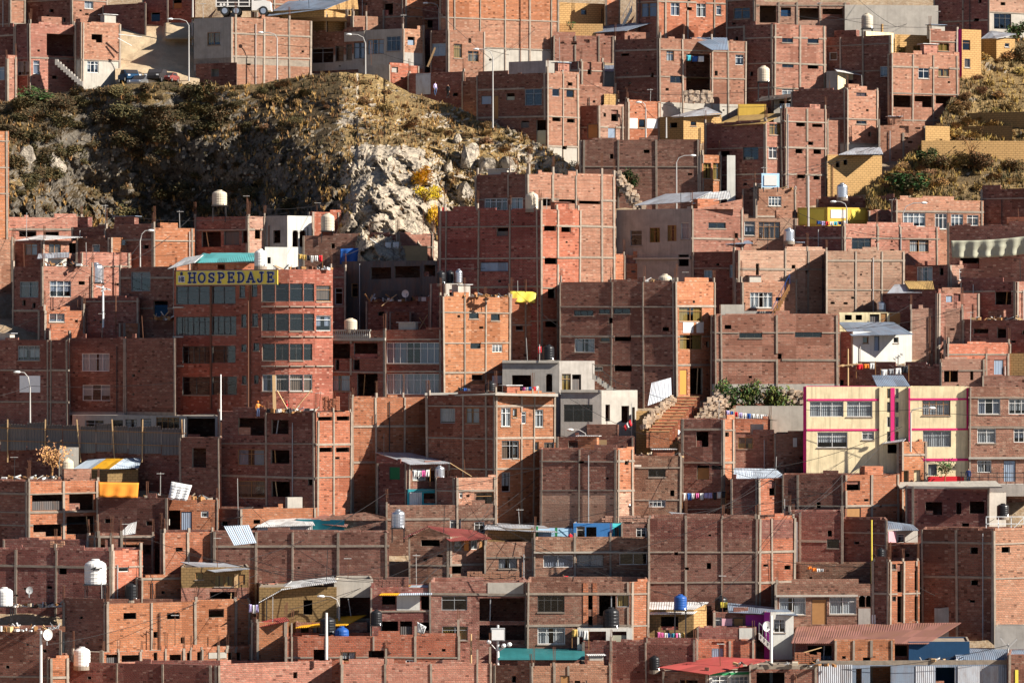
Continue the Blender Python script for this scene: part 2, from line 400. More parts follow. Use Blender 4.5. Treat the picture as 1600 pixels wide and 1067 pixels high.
        co = cb.build('column', root)
        if hi and random.random() < .9:
            rb = MB(); h2 = random.uniform(.6, 1.6)
            for a_, b_ in ((.05, .05), (.18, .05), (.05, -.1), (.18, -.1)):
                q = o + d * a_ + n * b_ + Vector((0, 0, zt + hi - .05)); rb.beam(q, q + Vector((random.uniform(-.06, .06), 0, h2)), .03, 'rust')
            rb.build('rebar', co)
    for i in range(nf):
        p, d, n, Ln = info[i]
        if cat == 'house' and Ln > 2.2 and rq.random() < .55:
            s = rq.uniform(.3, Ln - .3); zl = zbt + 3
            if not any(w[1] - .1 < s < w[2] + .1 for w in wins[i]):
                q = MB(); a = Vector((p.x, p.y, 0)) + d * s + n * .1; q.tube([a + Vector((0, 0, zl)), a + Vector((0, 0, zt - rq.uniform(.2, 1.2)))], .045, rq.choice(('grey', 'rust', 'pole', 'iron')), 6); q.build('drain_pipe', root)
        if cat == 'house' and Ln > 2.5 and rq.random() < .4:
            s = rq.uniform(.4, Ln - .4); q = MB(); a = Vector((p.x, p.y, zrf)) + d * s - n * .6; h = rq.uniform(1.6, 3.4); q.beam(a, a + Vector((rq.uniform(-.15, .15), 0, h)), .05, rq.choice(('iron', 'pole', 'rust')))
            if rq.random() < .5:
                for k in range(4): q.beam(a + Vector((-.3, -.25 + .17 * k, h - .1)), a + Vector((.3, -.25 + .17 * k, h - .1)), .03, 'pole')
                q.beam(a + Vector((0, -.3, h - .1)), a + Vector((0, .35, h - .1)), .03, 'pole')
            q.build('antenna', root)
        if cat == 'house' and par > .3 and Ln > 3.5 and ms[i] in BR and rq.random() < .42:
            bw = rq.uniform(1.0, min(2.8, Ln * .45)); s = rq.uniform(.2, Ln - bw - .2); hh = rq.uniform(.45, 1.15); q = MB(); mk = rq.choice((ms[i], 't', 'o', 'l')); off = rq.uniform(.3, 1.0)
            a = Vector((p.x, p.y, zrf + .01)) + d * s - n * off; q.box(a, d * bw, -n * rq.uniform(.5, 1.1), (0, 0, par + hh), mk); rb_ = q.build('roof_block', root)
            if rq.random() < .5:
                q = MB(); c_ = a + Vector((0, 0, par + hh + .006)) + n * .15; q.box(c_ - d * .2, d * (bw + .4), -n * 1.2, (0, 0, .05), rq.choice(('tg', 'tr', 'pale', 'tb'))); q.build('sheet', rb_)
    # fill the openings
    for i, kd, s0, s1, z0, z1, X, d, n in openings: fill(root, kd, s0, s1, z0, z1, X, d, n)
    BLD[key] = dict(root=root, Y=Y0, zt=zt, info=info, loc=loc, zr=zr, xs=xs, P=P, zroof=zrf)
    CARVE.append(([(q.x, q.y) for q in OUT], zr(bot)))
    return root
def fill(root, kd, s0, s1, z0, z1, X, d, n):
    w, h = s1 - s0, z1 - z0
    if kd == 'h':
        rh = random.Random(int(s0 * 517 + z0 * 91)); r = rh.random()
        if w > .9 and h > .8 and r < .28:
            q = MB(); q.box(X(s0 + .01, z0 + .01, -.2), d * (w * rh.choice((.45, .98, .98)) - .02), n * .12, (0, 0, h * rh.uniform(.25, .5)), rh.choice('rtd')); q.build('infill', root)
        elif w > 1.2 and h > .9 and r < .5:
            q = MB(); a = X(s0 + w * rh.uniform(.2, .8), z0 + .02, -.12); q.beam(a, a + d * rh.uniform(-.3, .3) + Vector((0, 0, h * .97)), .08, rh.choice(('woodl', 'wood', 'grey'))); q.build('prop', root)
        elif w > .9 and h > .7 and r < .64:
            q = MB(); q.box(X(s0 + .02, z0 + .02, -.18), d * (w - .04), n * .03, (0, 0, h * rh.uniform(.5, .96)), rh.choice(('wood', 'tarp', 'dk', 'tb', 'nb'))); q.build('boarding', root)
        return
    if kd == 'a':                                  # round-headed opening: two plaster corners
        ab = MB(); r = w / 2; zc = z1 - r
        for sg in (0, 1):
            cx = s0 if sg == 0 else s1; pts = [X(cx, z1, -.02)]
            for k in range(7):
                t = math.pi / 2 * k / 6; s = s0 + r + (-1 if sg == 0 else 1) * r * math.cos(t); pts.append(X(s, zc + r * math.sin(t), -.02))
            ab.poly(pts, 'k')
        ab.build('arch', root); return
    if kd in ('d', 'e', 'n', 'o'):
        fb = MB(); mk = {'d': 'wood', 'e': 'tb', 'n': 'gd', 'o': 'doororange'}[kd]
        fb.box(X(s0, z0, -.12), d * w, n * .05, (0, 0, h), mk)
        o = fb.build('door' if kd != 'n' else 'shutter', root)
        gb = MB(); 
        for k in (0, 1): gb.box(X(s0 if k == 0 else s1 - .05, z0 + .003, -.069), d * .05, n * .03, (0, 0, h - .006), 'frd')
        gb.box(X(s0 + .05, z1 - .06, -.069), d * (w - .1), n * .03, (0, 0, .055), 'frd'); gb.build('frame', o); return
    rf = random.Random(int(s0 * 77 + z0 * 13)); fk = {'g': rf.choice(('frd', 'frd', 'wood', 'grey', 'frw')), 'c': rf.choice(('frw', 'white', 'grey', 'wood')), 'w': 'white', 'v': 'frd', 'y': 'wood'}[kd]
    t = .05 if kd != 'w' else .06
    fb = MB(); f0 = -.11
    fb.box(X(s0, z0, f0), d * w, n * .05, (0, 0, t), fk); fb.box(X(s0, z1 - t, f0), d * w, n * .05, (0, 0, t), fk)
    fb.box(X(s0, z0 + t, f0), d * t, n * .05, (0, 0, h - 2 * t), fk); fb.box(X(s1 - t, z0 + t, f0), d * t, n * .05, (0, 0, h - 2 * t), fk)
    nv = max(1, round(w / (rf.choice((.6, .85, 1.2)) if kd != 'w' else rf.choice((.4, .5, .65)))))
    for k in range(1, nv): fb.box(X(s0 + w * k / nv - .022, z0 + t, f0), d * .044, n * .045, (0, 0, h - 2 * t), fk)
    if h > 1.0 or kd == 'w': fb.box(X(s0 + t, z0 + h * .7, f0 + .002), d * (w - 2 * t), n * .04, (0, 0, .04), fk)
    wo = fb.build('window', root)
    pb = MB(); pb.poly([X(s0 + .01, z0 + .01, f0 - .01), X(s1 - .01, z0 + .01, f0 - .01), X(s1 - .01, z1 - .01, f0 - .01), X(s0 + .01, z1 - .01, f0 - .01)], 'glass')
    pb.build('pane', wo)
    rg = random.Random(int(s0 * 331 + z1 * 57))
    if (kd in 'cwy' and h > .5) or (kd == 'g' and h > .7 and rg.random() < .28):
        rr = random.Random(int(s0 * 991 + z0 * 77)); mk = (rf.choice(('curt', 'curt', 'curt', 'curl', 'curb')) if kd != 'y' else 'cury') if kd != 'g' else rg.choice(('curb', 'curt', 'cury', 'grey'))
        g0, g1 = rr.uniform(.34, .5), rr.uniform(.5, .68)
        if root.get('category') == 'school': g0 = g1 = .5; mk = 'curt'
        if rr.random() < .35: g1 = g0
        low = z0 if rr.random() < .7 else z0 + h * rr.uniform(.1, .35)
        for a, b in ((0, g0), (g1, 1)):
            cb = MB(); A, B = s0 + w * a, s0 + w * b; k = max(3, int((B - A) / .09)); prev = None
            for q in range(k + 1):
                s = A + (B - A) * q / k; o = f0 - .07 - (.05 if q % 2 else 0)
                cur = (X(s, low, o), X(s, z1, o))
                if prev: cb.poly([prev[0], cur[0], cur[1], prev[1]], mk)
                prev = cur
            cb.build('curtain', wo)
    if random.random() < .5:
        sb = MB(); sb.box(X(s0 - .05, z0 - .09, -.02), d * (w + .1), n * .08, (0, 0, .085), 'f'); sb.build('sill', wo)

def plate(key, pts, mat, name='roof', label=None, th=.05, cat='roof', alone=False):
    """sheet from four photo points with depth offsets from the named building"""
    B = BLD.get(key); Y0 = B['Y'] if B else D(key)
    q = [pt(x, y, Y0 + dy) for x, y, dy in pts]
    n = (q[1] - q[0]).cross(q[3] - q[0]).normalized()
    if n.z < 0: n = -n
    mb = MB(); T = [a + n * th for a in q]
    wl = (q[1] - q[0]).length; sl = (q[3] - q[0]).length
    uv = [(0, 0), (wl, 0), (wl, sl), (0, sl)]
    mb.poly(T, mat, uv); mb.poly(q[::-1], mat, uv[::-1])
    for i in range(4):
        j = (i + 1) % 4; mb.poly([q[i], q[j], T[j], T[i]], mat)
    if alone or not B:
        o = mb.build(name, None, org=q[0]); tag(o, label, cat); return o
    return mb.build(name, B['root'])
def grid_roof(key, fn, nu, nv, mat, name='roof', th=.03):
    B = BLD[key]; mb = MB()
    for i in range(nu):
        for j in range(nv):
            a = [fn(u / nu, v / nv) for u, v in ((i, j), (i + 1, j), (i + 1, j + 1), (i, j + 1))]
            mb.poly(a, mat, [(a_[0], v * 6) for a_, v in zip([(p.x,) for p in a], (j / nv, j / nv, (j + 1) / nv, (j + 1) / nv))])
    return mb.build(name, B['root'], weld=True)
# ================================================================== houses at the top of the hill
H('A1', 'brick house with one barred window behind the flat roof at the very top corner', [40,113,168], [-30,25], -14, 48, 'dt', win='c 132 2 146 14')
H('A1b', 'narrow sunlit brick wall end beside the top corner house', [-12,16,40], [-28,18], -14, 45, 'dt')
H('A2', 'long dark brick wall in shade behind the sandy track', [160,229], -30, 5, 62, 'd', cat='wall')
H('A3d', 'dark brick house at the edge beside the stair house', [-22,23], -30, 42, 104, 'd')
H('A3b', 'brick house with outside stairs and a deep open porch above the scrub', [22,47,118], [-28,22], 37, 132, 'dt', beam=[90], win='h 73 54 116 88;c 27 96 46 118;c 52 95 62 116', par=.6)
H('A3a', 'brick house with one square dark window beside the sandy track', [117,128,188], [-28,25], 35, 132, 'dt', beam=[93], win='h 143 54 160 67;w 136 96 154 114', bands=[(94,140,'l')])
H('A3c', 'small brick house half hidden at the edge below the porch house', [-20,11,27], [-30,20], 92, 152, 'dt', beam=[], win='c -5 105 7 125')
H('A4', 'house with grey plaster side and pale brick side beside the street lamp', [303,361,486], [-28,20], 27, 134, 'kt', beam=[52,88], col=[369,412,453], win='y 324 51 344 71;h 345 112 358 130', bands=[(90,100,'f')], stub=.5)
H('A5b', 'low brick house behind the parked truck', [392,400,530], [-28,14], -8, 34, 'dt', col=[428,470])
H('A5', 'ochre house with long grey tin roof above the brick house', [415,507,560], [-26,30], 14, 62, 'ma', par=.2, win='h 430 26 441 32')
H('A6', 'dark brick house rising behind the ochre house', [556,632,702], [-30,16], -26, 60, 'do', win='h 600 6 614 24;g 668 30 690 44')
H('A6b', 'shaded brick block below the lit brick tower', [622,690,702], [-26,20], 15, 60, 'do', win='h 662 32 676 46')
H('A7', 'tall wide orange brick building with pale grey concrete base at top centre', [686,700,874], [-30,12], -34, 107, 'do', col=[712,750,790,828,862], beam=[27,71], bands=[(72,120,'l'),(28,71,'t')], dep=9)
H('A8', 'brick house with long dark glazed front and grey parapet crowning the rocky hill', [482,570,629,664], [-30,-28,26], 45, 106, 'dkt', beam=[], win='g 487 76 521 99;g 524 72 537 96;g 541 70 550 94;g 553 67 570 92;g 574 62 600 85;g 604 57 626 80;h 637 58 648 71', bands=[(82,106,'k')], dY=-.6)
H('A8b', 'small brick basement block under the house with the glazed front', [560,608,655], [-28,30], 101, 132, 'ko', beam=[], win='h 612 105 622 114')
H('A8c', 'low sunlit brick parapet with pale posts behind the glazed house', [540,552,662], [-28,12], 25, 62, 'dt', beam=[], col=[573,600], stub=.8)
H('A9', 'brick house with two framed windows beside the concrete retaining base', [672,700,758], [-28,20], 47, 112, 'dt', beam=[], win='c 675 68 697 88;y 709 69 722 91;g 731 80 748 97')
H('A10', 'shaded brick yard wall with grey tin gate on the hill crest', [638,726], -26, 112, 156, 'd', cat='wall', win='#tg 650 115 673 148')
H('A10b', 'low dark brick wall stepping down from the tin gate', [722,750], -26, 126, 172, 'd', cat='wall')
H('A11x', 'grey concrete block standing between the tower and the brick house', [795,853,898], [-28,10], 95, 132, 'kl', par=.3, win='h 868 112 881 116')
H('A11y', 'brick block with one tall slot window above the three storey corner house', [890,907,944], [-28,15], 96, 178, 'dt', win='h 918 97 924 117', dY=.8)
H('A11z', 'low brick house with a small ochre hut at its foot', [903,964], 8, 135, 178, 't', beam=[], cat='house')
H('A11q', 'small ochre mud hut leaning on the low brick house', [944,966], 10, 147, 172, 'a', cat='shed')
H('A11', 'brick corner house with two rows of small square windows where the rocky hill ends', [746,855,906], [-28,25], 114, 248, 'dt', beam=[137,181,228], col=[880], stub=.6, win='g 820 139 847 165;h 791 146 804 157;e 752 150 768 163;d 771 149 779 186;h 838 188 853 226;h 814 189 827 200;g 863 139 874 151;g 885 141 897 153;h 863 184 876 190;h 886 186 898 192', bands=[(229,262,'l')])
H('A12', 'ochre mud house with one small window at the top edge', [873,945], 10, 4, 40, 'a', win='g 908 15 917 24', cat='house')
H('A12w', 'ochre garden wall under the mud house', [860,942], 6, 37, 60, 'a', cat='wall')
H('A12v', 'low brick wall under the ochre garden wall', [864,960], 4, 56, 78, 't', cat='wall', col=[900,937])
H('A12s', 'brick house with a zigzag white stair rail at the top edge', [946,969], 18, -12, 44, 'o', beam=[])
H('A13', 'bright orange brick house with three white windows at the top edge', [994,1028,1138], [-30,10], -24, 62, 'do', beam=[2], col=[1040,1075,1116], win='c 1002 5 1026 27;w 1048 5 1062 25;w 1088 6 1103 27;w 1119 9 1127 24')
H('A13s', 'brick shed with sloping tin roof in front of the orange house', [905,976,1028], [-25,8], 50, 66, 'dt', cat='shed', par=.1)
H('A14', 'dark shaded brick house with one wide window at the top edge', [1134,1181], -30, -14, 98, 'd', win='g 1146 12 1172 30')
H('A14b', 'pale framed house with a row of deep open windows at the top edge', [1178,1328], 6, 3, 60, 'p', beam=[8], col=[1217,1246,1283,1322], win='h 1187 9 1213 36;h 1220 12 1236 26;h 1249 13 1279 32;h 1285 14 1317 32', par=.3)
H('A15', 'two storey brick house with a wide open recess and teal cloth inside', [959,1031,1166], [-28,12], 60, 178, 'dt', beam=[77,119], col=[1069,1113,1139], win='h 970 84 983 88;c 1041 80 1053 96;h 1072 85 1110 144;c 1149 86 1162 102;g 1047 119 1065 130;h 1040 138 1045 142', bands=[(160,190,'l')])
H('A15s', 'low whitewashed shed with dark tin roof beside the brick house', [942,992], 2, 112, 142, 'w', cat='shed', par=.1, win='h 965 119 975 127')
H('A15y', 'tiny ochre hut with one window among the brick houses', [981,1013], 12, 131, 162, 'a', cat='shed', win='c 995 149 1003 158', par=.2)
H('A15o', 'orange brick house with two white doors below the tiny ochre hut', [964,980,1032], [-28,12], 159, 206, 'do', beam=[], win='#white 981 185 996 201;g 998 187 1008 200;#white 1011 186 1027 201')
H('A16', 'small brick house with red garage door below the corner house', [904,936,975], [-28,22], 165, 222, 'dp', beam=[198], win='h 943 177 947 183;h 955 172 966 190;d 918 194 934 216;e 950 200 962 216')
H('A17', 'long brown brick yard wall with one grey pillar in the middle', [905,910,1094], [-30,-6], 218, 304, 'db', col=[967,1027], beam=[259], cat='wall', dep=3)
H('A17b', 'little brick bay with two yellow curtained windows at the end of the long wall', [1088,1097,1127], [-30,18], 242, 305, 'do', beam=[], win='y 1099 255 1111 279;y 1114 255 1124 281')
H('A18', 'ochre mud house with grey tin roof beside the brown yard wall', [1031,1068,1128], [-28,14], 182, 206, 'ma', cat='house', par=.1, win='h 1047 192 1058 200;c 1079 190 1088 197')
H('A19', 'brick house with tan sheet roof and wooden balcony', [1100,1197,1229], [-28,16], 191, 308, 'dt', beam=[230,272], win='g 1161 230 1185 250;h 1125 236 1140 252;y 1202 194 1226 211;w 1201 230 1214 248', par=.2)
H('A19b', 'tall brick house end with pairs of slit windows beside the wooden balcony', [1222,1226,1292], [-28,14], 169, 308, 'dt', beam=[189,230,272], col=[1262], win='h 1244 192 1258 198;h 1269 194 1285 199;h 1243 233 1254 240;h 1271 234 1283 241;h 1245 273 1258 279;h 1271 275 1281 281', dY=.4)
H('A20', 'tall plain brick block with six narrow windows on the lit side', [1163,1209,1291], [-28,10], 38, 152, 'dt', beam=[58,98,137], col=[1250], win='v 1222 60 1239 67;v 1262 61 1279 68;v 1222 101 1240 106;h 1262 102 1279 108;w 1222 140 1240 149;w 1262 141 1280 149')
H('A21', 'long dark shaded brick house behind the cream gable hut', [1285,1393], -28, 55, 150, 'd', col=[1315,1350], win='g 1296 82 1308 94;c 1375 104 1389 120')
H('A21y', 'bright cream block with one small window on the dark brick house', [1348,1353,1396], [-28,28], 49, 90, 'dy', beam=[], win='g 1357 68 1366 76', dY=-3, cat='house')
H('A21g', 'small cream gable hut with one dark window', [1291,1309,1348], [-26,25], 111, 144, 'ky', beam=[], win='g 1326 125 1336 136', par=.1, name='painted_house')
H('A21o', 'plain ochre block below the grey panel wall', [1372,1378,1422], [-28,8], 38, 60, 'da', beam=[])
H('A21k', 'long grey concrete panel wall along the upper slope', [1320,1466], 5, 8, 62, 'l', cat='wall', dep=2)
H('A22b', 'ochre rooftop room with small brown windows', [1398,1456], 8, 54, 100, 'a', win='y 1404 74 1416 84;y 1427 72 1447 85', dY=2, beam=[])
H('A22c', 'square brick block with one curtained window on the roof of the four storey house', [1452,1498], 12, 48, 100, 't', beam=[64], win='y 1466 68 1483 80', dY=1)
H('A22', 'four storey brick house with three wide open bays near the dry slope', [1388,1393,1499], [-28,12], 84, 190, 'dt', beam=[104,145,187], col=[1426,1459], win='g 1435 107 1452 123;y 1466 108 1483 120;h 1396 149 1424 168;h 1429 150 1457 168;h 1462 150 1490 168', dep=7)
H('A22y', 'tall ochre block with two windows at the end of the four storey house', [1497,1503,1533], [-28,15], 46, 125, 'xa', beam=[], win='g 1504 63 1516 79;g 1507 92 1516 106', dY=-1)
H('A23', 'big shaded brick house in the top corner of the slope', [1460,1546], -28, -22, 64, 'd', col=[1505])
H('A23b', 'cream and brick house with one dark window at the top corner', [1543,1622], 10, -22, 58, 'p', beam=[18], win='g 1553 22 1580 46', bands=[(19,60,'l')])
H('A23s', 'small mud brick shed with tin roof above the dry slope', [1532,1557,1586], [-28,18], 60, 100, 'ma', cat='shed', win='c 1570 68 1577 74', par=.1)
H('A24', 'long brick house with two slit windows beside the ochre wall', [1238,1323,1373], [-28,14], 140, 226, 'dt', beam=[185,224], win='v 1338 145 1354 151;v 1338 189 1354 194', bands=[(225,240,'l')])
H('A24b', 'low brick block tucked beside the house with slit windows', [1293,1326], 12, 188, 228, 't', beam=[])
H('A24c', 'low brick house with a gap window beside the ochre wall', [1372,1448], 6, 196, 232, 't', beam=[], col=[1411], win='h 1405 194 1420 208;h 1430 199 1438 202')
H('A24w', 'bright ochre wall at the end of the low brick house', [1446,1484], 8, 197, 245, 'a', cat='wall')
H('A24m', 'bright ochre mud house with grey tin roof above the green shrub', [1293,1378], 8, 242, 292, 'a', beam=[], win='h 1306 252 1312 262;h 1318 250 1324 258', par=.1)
H('A25a', 'dark stepped mud wall standing in the dry slope', [1480,1582], -24, 196, 224, 'm', cat='wall', name='adobe_wall', dep=1)
H('A25b', 'long shaded mud wall at the edge of the dry slope', [1515,1625], -26, 174, 214, 'm', cat='wall', name='adobe_wall', dep=1)
H('A25c', 'long ochre mud wall holding the dry slope', [1440,1630], 4, 220, 262, 'a', cat='wall', dep=1)
H('A26', 'brick house with one white cornered window below the white signboard', [1160,1181,1246], [-28,10], 295, 344, 'dt', beam=[338], win='w 1201 307 1221 322')
H('A26b', 'pale brick house with a wide curtained window under the signboard house', [1158,1247], 6, 341, 397, 'p', beam=[392], win='c 1163 346 1180 368;c 1185 347 1219 373;h 1162 376 1176 383')
H('A27', 'wide yellow courtyard wall with white panels', [1246,1293,1358], [-26,10], 324, 354, 'zz', cat='wall', name='garden_wall', win='#signy 1249 327 1288 350;#white 1298 328 1321 341;#signy 1330 328 1352 344', dep=2)
H('A28', 'long brick house with four white framed windows below the green shrub', [1394,1399,1537], [-26,8], 312, 398, 'dt', beam=[330], win='w 1410 333 1446 354;w 1461 334 1480 358;w 1486 335 1505 354;w 1511 336 1529 353')
H('A28b', 'low brick parapet house beside the yellow courtyard wall', [1356,1412], 8, 329, 360, 't', beam=[])
H('A29', 'shaded brick house at the edge below the dry slope', [1533,1625], -28, 294, 372, 'd')
H('X11', 'dark shaded shed above the sandy track', [224,264], -26, -10, 50, 'd', cat='house', win='h 236 20 250 34')
H('X12', 'dark brick house at the top edge beside the tall pale pole', [258,305], -26, -14, 27, 'd', beam=[], win='h 270 0 284 14')
H('X13', 'low dark brick shed at the corner of the grey plaster house', [306,370], -24, 98, 140, 'd', cat='shed', par=.1, win='h 330 108 342 120')
H('A28d', 'low dark brick wall behind the yellow courtyard wall', [1275,1402], -22, 309, 340, 'd', cat='wall', dep=2)
# ================================================================== houses around the middle of the hill
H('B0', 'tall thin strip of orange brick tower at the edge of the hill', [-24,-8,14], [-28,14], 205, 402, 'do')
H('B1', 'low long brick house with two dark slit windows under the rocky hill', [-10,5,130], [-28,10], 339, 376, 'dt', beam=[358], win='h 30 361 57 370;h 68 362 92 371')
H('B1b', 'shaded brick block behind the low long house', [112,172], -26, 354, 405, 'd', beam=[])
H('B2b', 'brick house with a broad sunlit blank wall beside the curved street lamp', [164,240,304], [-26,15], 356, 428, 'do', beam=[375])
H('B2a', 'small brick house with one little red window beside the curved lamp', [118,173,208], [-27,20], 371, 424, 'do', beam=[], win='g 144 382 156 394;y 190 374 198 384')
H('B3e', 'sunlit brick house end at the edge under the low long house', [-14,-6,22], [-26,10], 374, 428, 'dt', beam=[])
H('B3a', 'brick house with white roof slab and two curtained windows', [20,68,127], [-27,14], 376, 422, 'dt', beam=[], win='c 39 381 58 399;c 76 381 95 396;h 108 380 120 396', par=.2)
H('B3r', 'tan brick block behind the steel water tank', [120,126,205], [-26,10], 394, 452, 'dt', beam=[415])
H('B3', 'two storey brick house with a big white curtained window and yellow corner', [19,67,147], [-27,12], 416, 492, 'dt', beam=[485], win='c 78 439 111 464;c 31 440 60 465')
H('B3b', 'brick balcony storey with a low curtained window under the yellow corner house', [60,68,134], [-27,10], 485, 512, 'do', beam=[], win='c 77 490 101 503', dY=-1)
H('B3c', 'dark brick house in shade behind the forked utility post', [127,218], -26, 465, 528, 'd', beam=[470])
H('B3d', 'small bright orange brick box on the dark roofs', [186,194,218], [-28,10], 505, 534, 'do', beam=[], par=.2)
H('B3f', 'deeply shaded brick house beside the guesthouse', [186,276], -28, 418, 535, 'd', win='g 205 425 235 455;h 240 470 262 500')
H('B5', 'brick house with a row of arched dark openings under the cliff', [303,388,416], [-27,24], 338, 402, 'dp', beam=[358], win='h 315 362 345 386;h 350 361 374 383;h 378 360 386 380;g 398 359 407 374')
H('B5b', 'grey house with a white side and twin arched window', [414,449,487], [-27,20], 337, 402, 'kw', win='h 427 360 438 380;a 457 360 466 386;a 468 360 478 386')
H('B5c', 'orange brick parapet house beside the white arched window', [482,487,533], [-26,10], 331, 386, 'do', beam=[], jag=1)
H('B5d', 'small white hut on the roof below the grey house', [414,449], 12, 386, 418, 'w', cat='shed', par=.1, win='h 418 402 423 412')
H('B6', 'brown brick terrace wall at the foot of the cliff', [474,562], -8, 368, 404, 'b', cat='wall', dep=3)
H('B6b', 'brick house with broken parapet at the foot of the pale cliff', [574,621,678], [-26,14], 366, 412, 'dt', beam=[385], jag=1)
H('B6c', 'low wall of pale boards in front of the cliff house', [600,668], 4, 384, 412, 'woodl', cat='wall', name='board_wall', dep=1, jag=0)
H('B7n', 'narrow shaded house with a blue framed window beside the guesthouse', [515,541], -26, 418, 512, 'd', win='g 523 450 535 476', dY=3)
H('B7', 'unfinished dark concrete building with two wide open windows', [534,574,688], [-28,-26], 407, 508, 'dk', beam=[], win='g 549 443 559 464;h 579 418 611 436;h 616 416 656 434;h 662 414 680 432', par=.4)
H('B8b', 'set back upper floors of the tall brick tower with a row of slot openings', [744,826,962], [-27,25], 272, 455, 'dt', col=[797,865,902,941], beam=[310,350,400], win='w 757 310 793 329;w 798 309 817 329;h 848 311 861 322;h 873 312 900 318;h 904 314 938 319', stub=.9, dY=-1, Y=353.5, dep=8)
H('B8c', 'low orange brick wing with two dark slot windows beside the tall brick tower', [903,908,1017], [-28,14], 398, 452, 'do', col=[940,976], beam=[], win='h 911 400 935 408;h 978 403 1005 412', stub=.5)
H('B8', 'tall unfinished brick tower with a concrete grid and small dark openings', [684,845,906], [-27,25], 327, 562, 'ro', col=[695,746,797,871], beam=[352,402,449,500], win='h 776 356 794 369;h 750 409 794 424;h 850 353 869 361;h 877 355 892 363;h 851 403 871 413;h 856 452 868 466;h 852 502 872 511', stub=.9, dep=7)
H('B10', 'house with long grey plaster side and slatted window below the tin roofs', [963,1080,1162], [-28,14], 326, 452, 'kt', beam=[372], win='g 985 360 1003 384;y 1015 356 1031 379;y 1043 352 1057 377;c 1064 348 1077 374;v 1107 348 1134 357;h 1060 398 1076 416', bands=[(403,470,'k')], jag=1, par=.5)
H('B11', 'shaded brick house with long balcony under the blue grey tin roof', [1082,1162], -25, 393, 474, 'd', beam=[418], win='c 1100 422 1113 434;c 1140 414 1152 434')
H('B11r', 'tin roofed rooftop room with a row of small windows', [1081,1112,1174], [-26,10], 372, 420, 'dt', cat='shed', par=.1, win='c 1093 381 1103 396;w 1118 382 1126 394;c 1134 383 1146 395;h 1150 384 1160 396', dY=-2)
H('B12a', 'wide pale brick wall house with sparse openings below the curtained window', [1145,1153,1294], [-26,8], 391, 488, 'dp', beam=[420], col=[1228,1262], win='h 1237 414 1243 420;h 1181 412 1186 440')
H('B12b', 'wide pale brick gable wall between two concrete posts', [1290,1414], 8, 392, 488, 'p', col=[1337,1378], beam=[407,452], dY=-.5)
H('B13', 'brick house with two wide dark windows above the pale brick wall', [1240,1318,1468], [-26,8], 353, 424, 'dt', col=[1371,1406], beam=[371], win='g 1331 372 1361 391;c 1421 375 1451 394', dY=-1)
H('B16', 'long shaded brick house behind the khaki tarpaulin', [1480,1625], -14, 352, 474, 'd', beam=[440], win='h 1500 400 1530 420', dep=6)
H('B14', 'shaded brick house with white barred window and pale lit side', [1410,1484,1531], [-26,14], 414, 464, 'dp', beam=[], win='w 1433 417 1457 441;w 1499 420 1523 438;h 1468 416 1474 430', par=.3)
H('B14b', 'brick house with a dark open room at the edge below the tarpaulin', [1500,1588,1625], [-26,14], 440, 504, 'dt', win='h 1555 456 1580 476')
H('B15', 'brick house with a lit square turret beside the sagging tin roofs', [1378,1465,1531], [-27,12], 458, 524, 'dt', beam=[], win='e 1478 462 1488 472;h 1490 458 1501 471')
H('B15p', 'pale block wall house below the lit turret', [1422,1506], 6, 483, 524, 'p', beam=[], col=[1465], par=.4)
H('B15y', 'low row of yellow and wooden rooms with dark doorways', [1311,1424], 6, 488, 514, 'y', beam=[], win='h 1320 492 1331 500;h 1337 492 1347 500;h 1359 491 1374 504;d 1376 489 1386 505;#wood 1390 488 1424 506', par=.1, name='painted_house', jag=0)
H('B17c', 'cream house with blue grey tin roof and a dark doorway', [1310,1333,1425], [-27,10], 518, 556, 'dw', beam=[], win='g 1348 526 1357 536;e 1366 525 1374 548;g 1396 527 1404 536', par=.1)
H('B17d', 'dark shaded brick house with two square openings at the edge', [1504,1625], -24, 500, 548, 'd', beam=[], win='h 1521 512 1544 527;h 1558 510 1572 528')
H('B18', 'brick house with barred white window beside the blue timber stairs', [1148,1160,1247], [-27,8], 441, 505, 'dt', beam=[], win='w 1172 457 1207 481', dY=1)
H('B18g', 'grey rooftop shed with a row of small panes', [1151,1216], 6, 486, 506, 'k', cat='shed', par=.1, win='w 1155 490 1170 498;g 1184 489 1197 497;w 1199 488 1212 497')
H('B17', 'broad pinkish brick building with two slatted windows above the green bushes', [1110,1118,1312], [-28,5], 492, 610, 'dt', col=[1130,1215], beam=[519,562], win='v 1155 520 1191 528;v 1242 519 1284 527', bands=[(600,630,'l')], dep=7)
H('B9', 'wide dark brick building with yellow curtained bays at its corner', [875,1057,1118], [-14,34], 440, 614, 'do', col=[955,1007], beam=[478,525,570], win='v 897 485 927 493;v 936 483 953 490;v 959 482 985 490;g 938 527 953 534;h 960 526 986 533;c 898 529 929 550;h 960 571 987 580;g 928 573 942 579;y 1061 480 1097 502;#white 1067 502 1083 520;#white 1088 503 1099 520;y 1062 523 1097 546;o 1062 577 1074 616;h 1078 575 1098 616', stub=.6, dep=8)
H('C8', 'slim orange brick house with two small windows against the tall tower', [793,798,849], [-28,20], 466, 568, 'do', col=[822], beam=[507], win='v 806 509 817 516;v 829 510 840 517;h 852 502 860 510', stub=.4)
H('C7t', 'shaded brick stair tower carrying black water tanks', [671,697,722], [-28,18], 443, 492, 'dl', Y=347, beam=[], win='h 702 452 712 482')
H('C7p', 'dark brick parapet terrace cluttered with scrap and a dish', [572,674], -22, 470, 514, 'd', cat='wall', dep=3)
H('C7o', 'small sunlit orange brick rooftop room with crossed poles', [604,608,642], [-28,8], 487, 522, 'do', beam=[], par=.2)
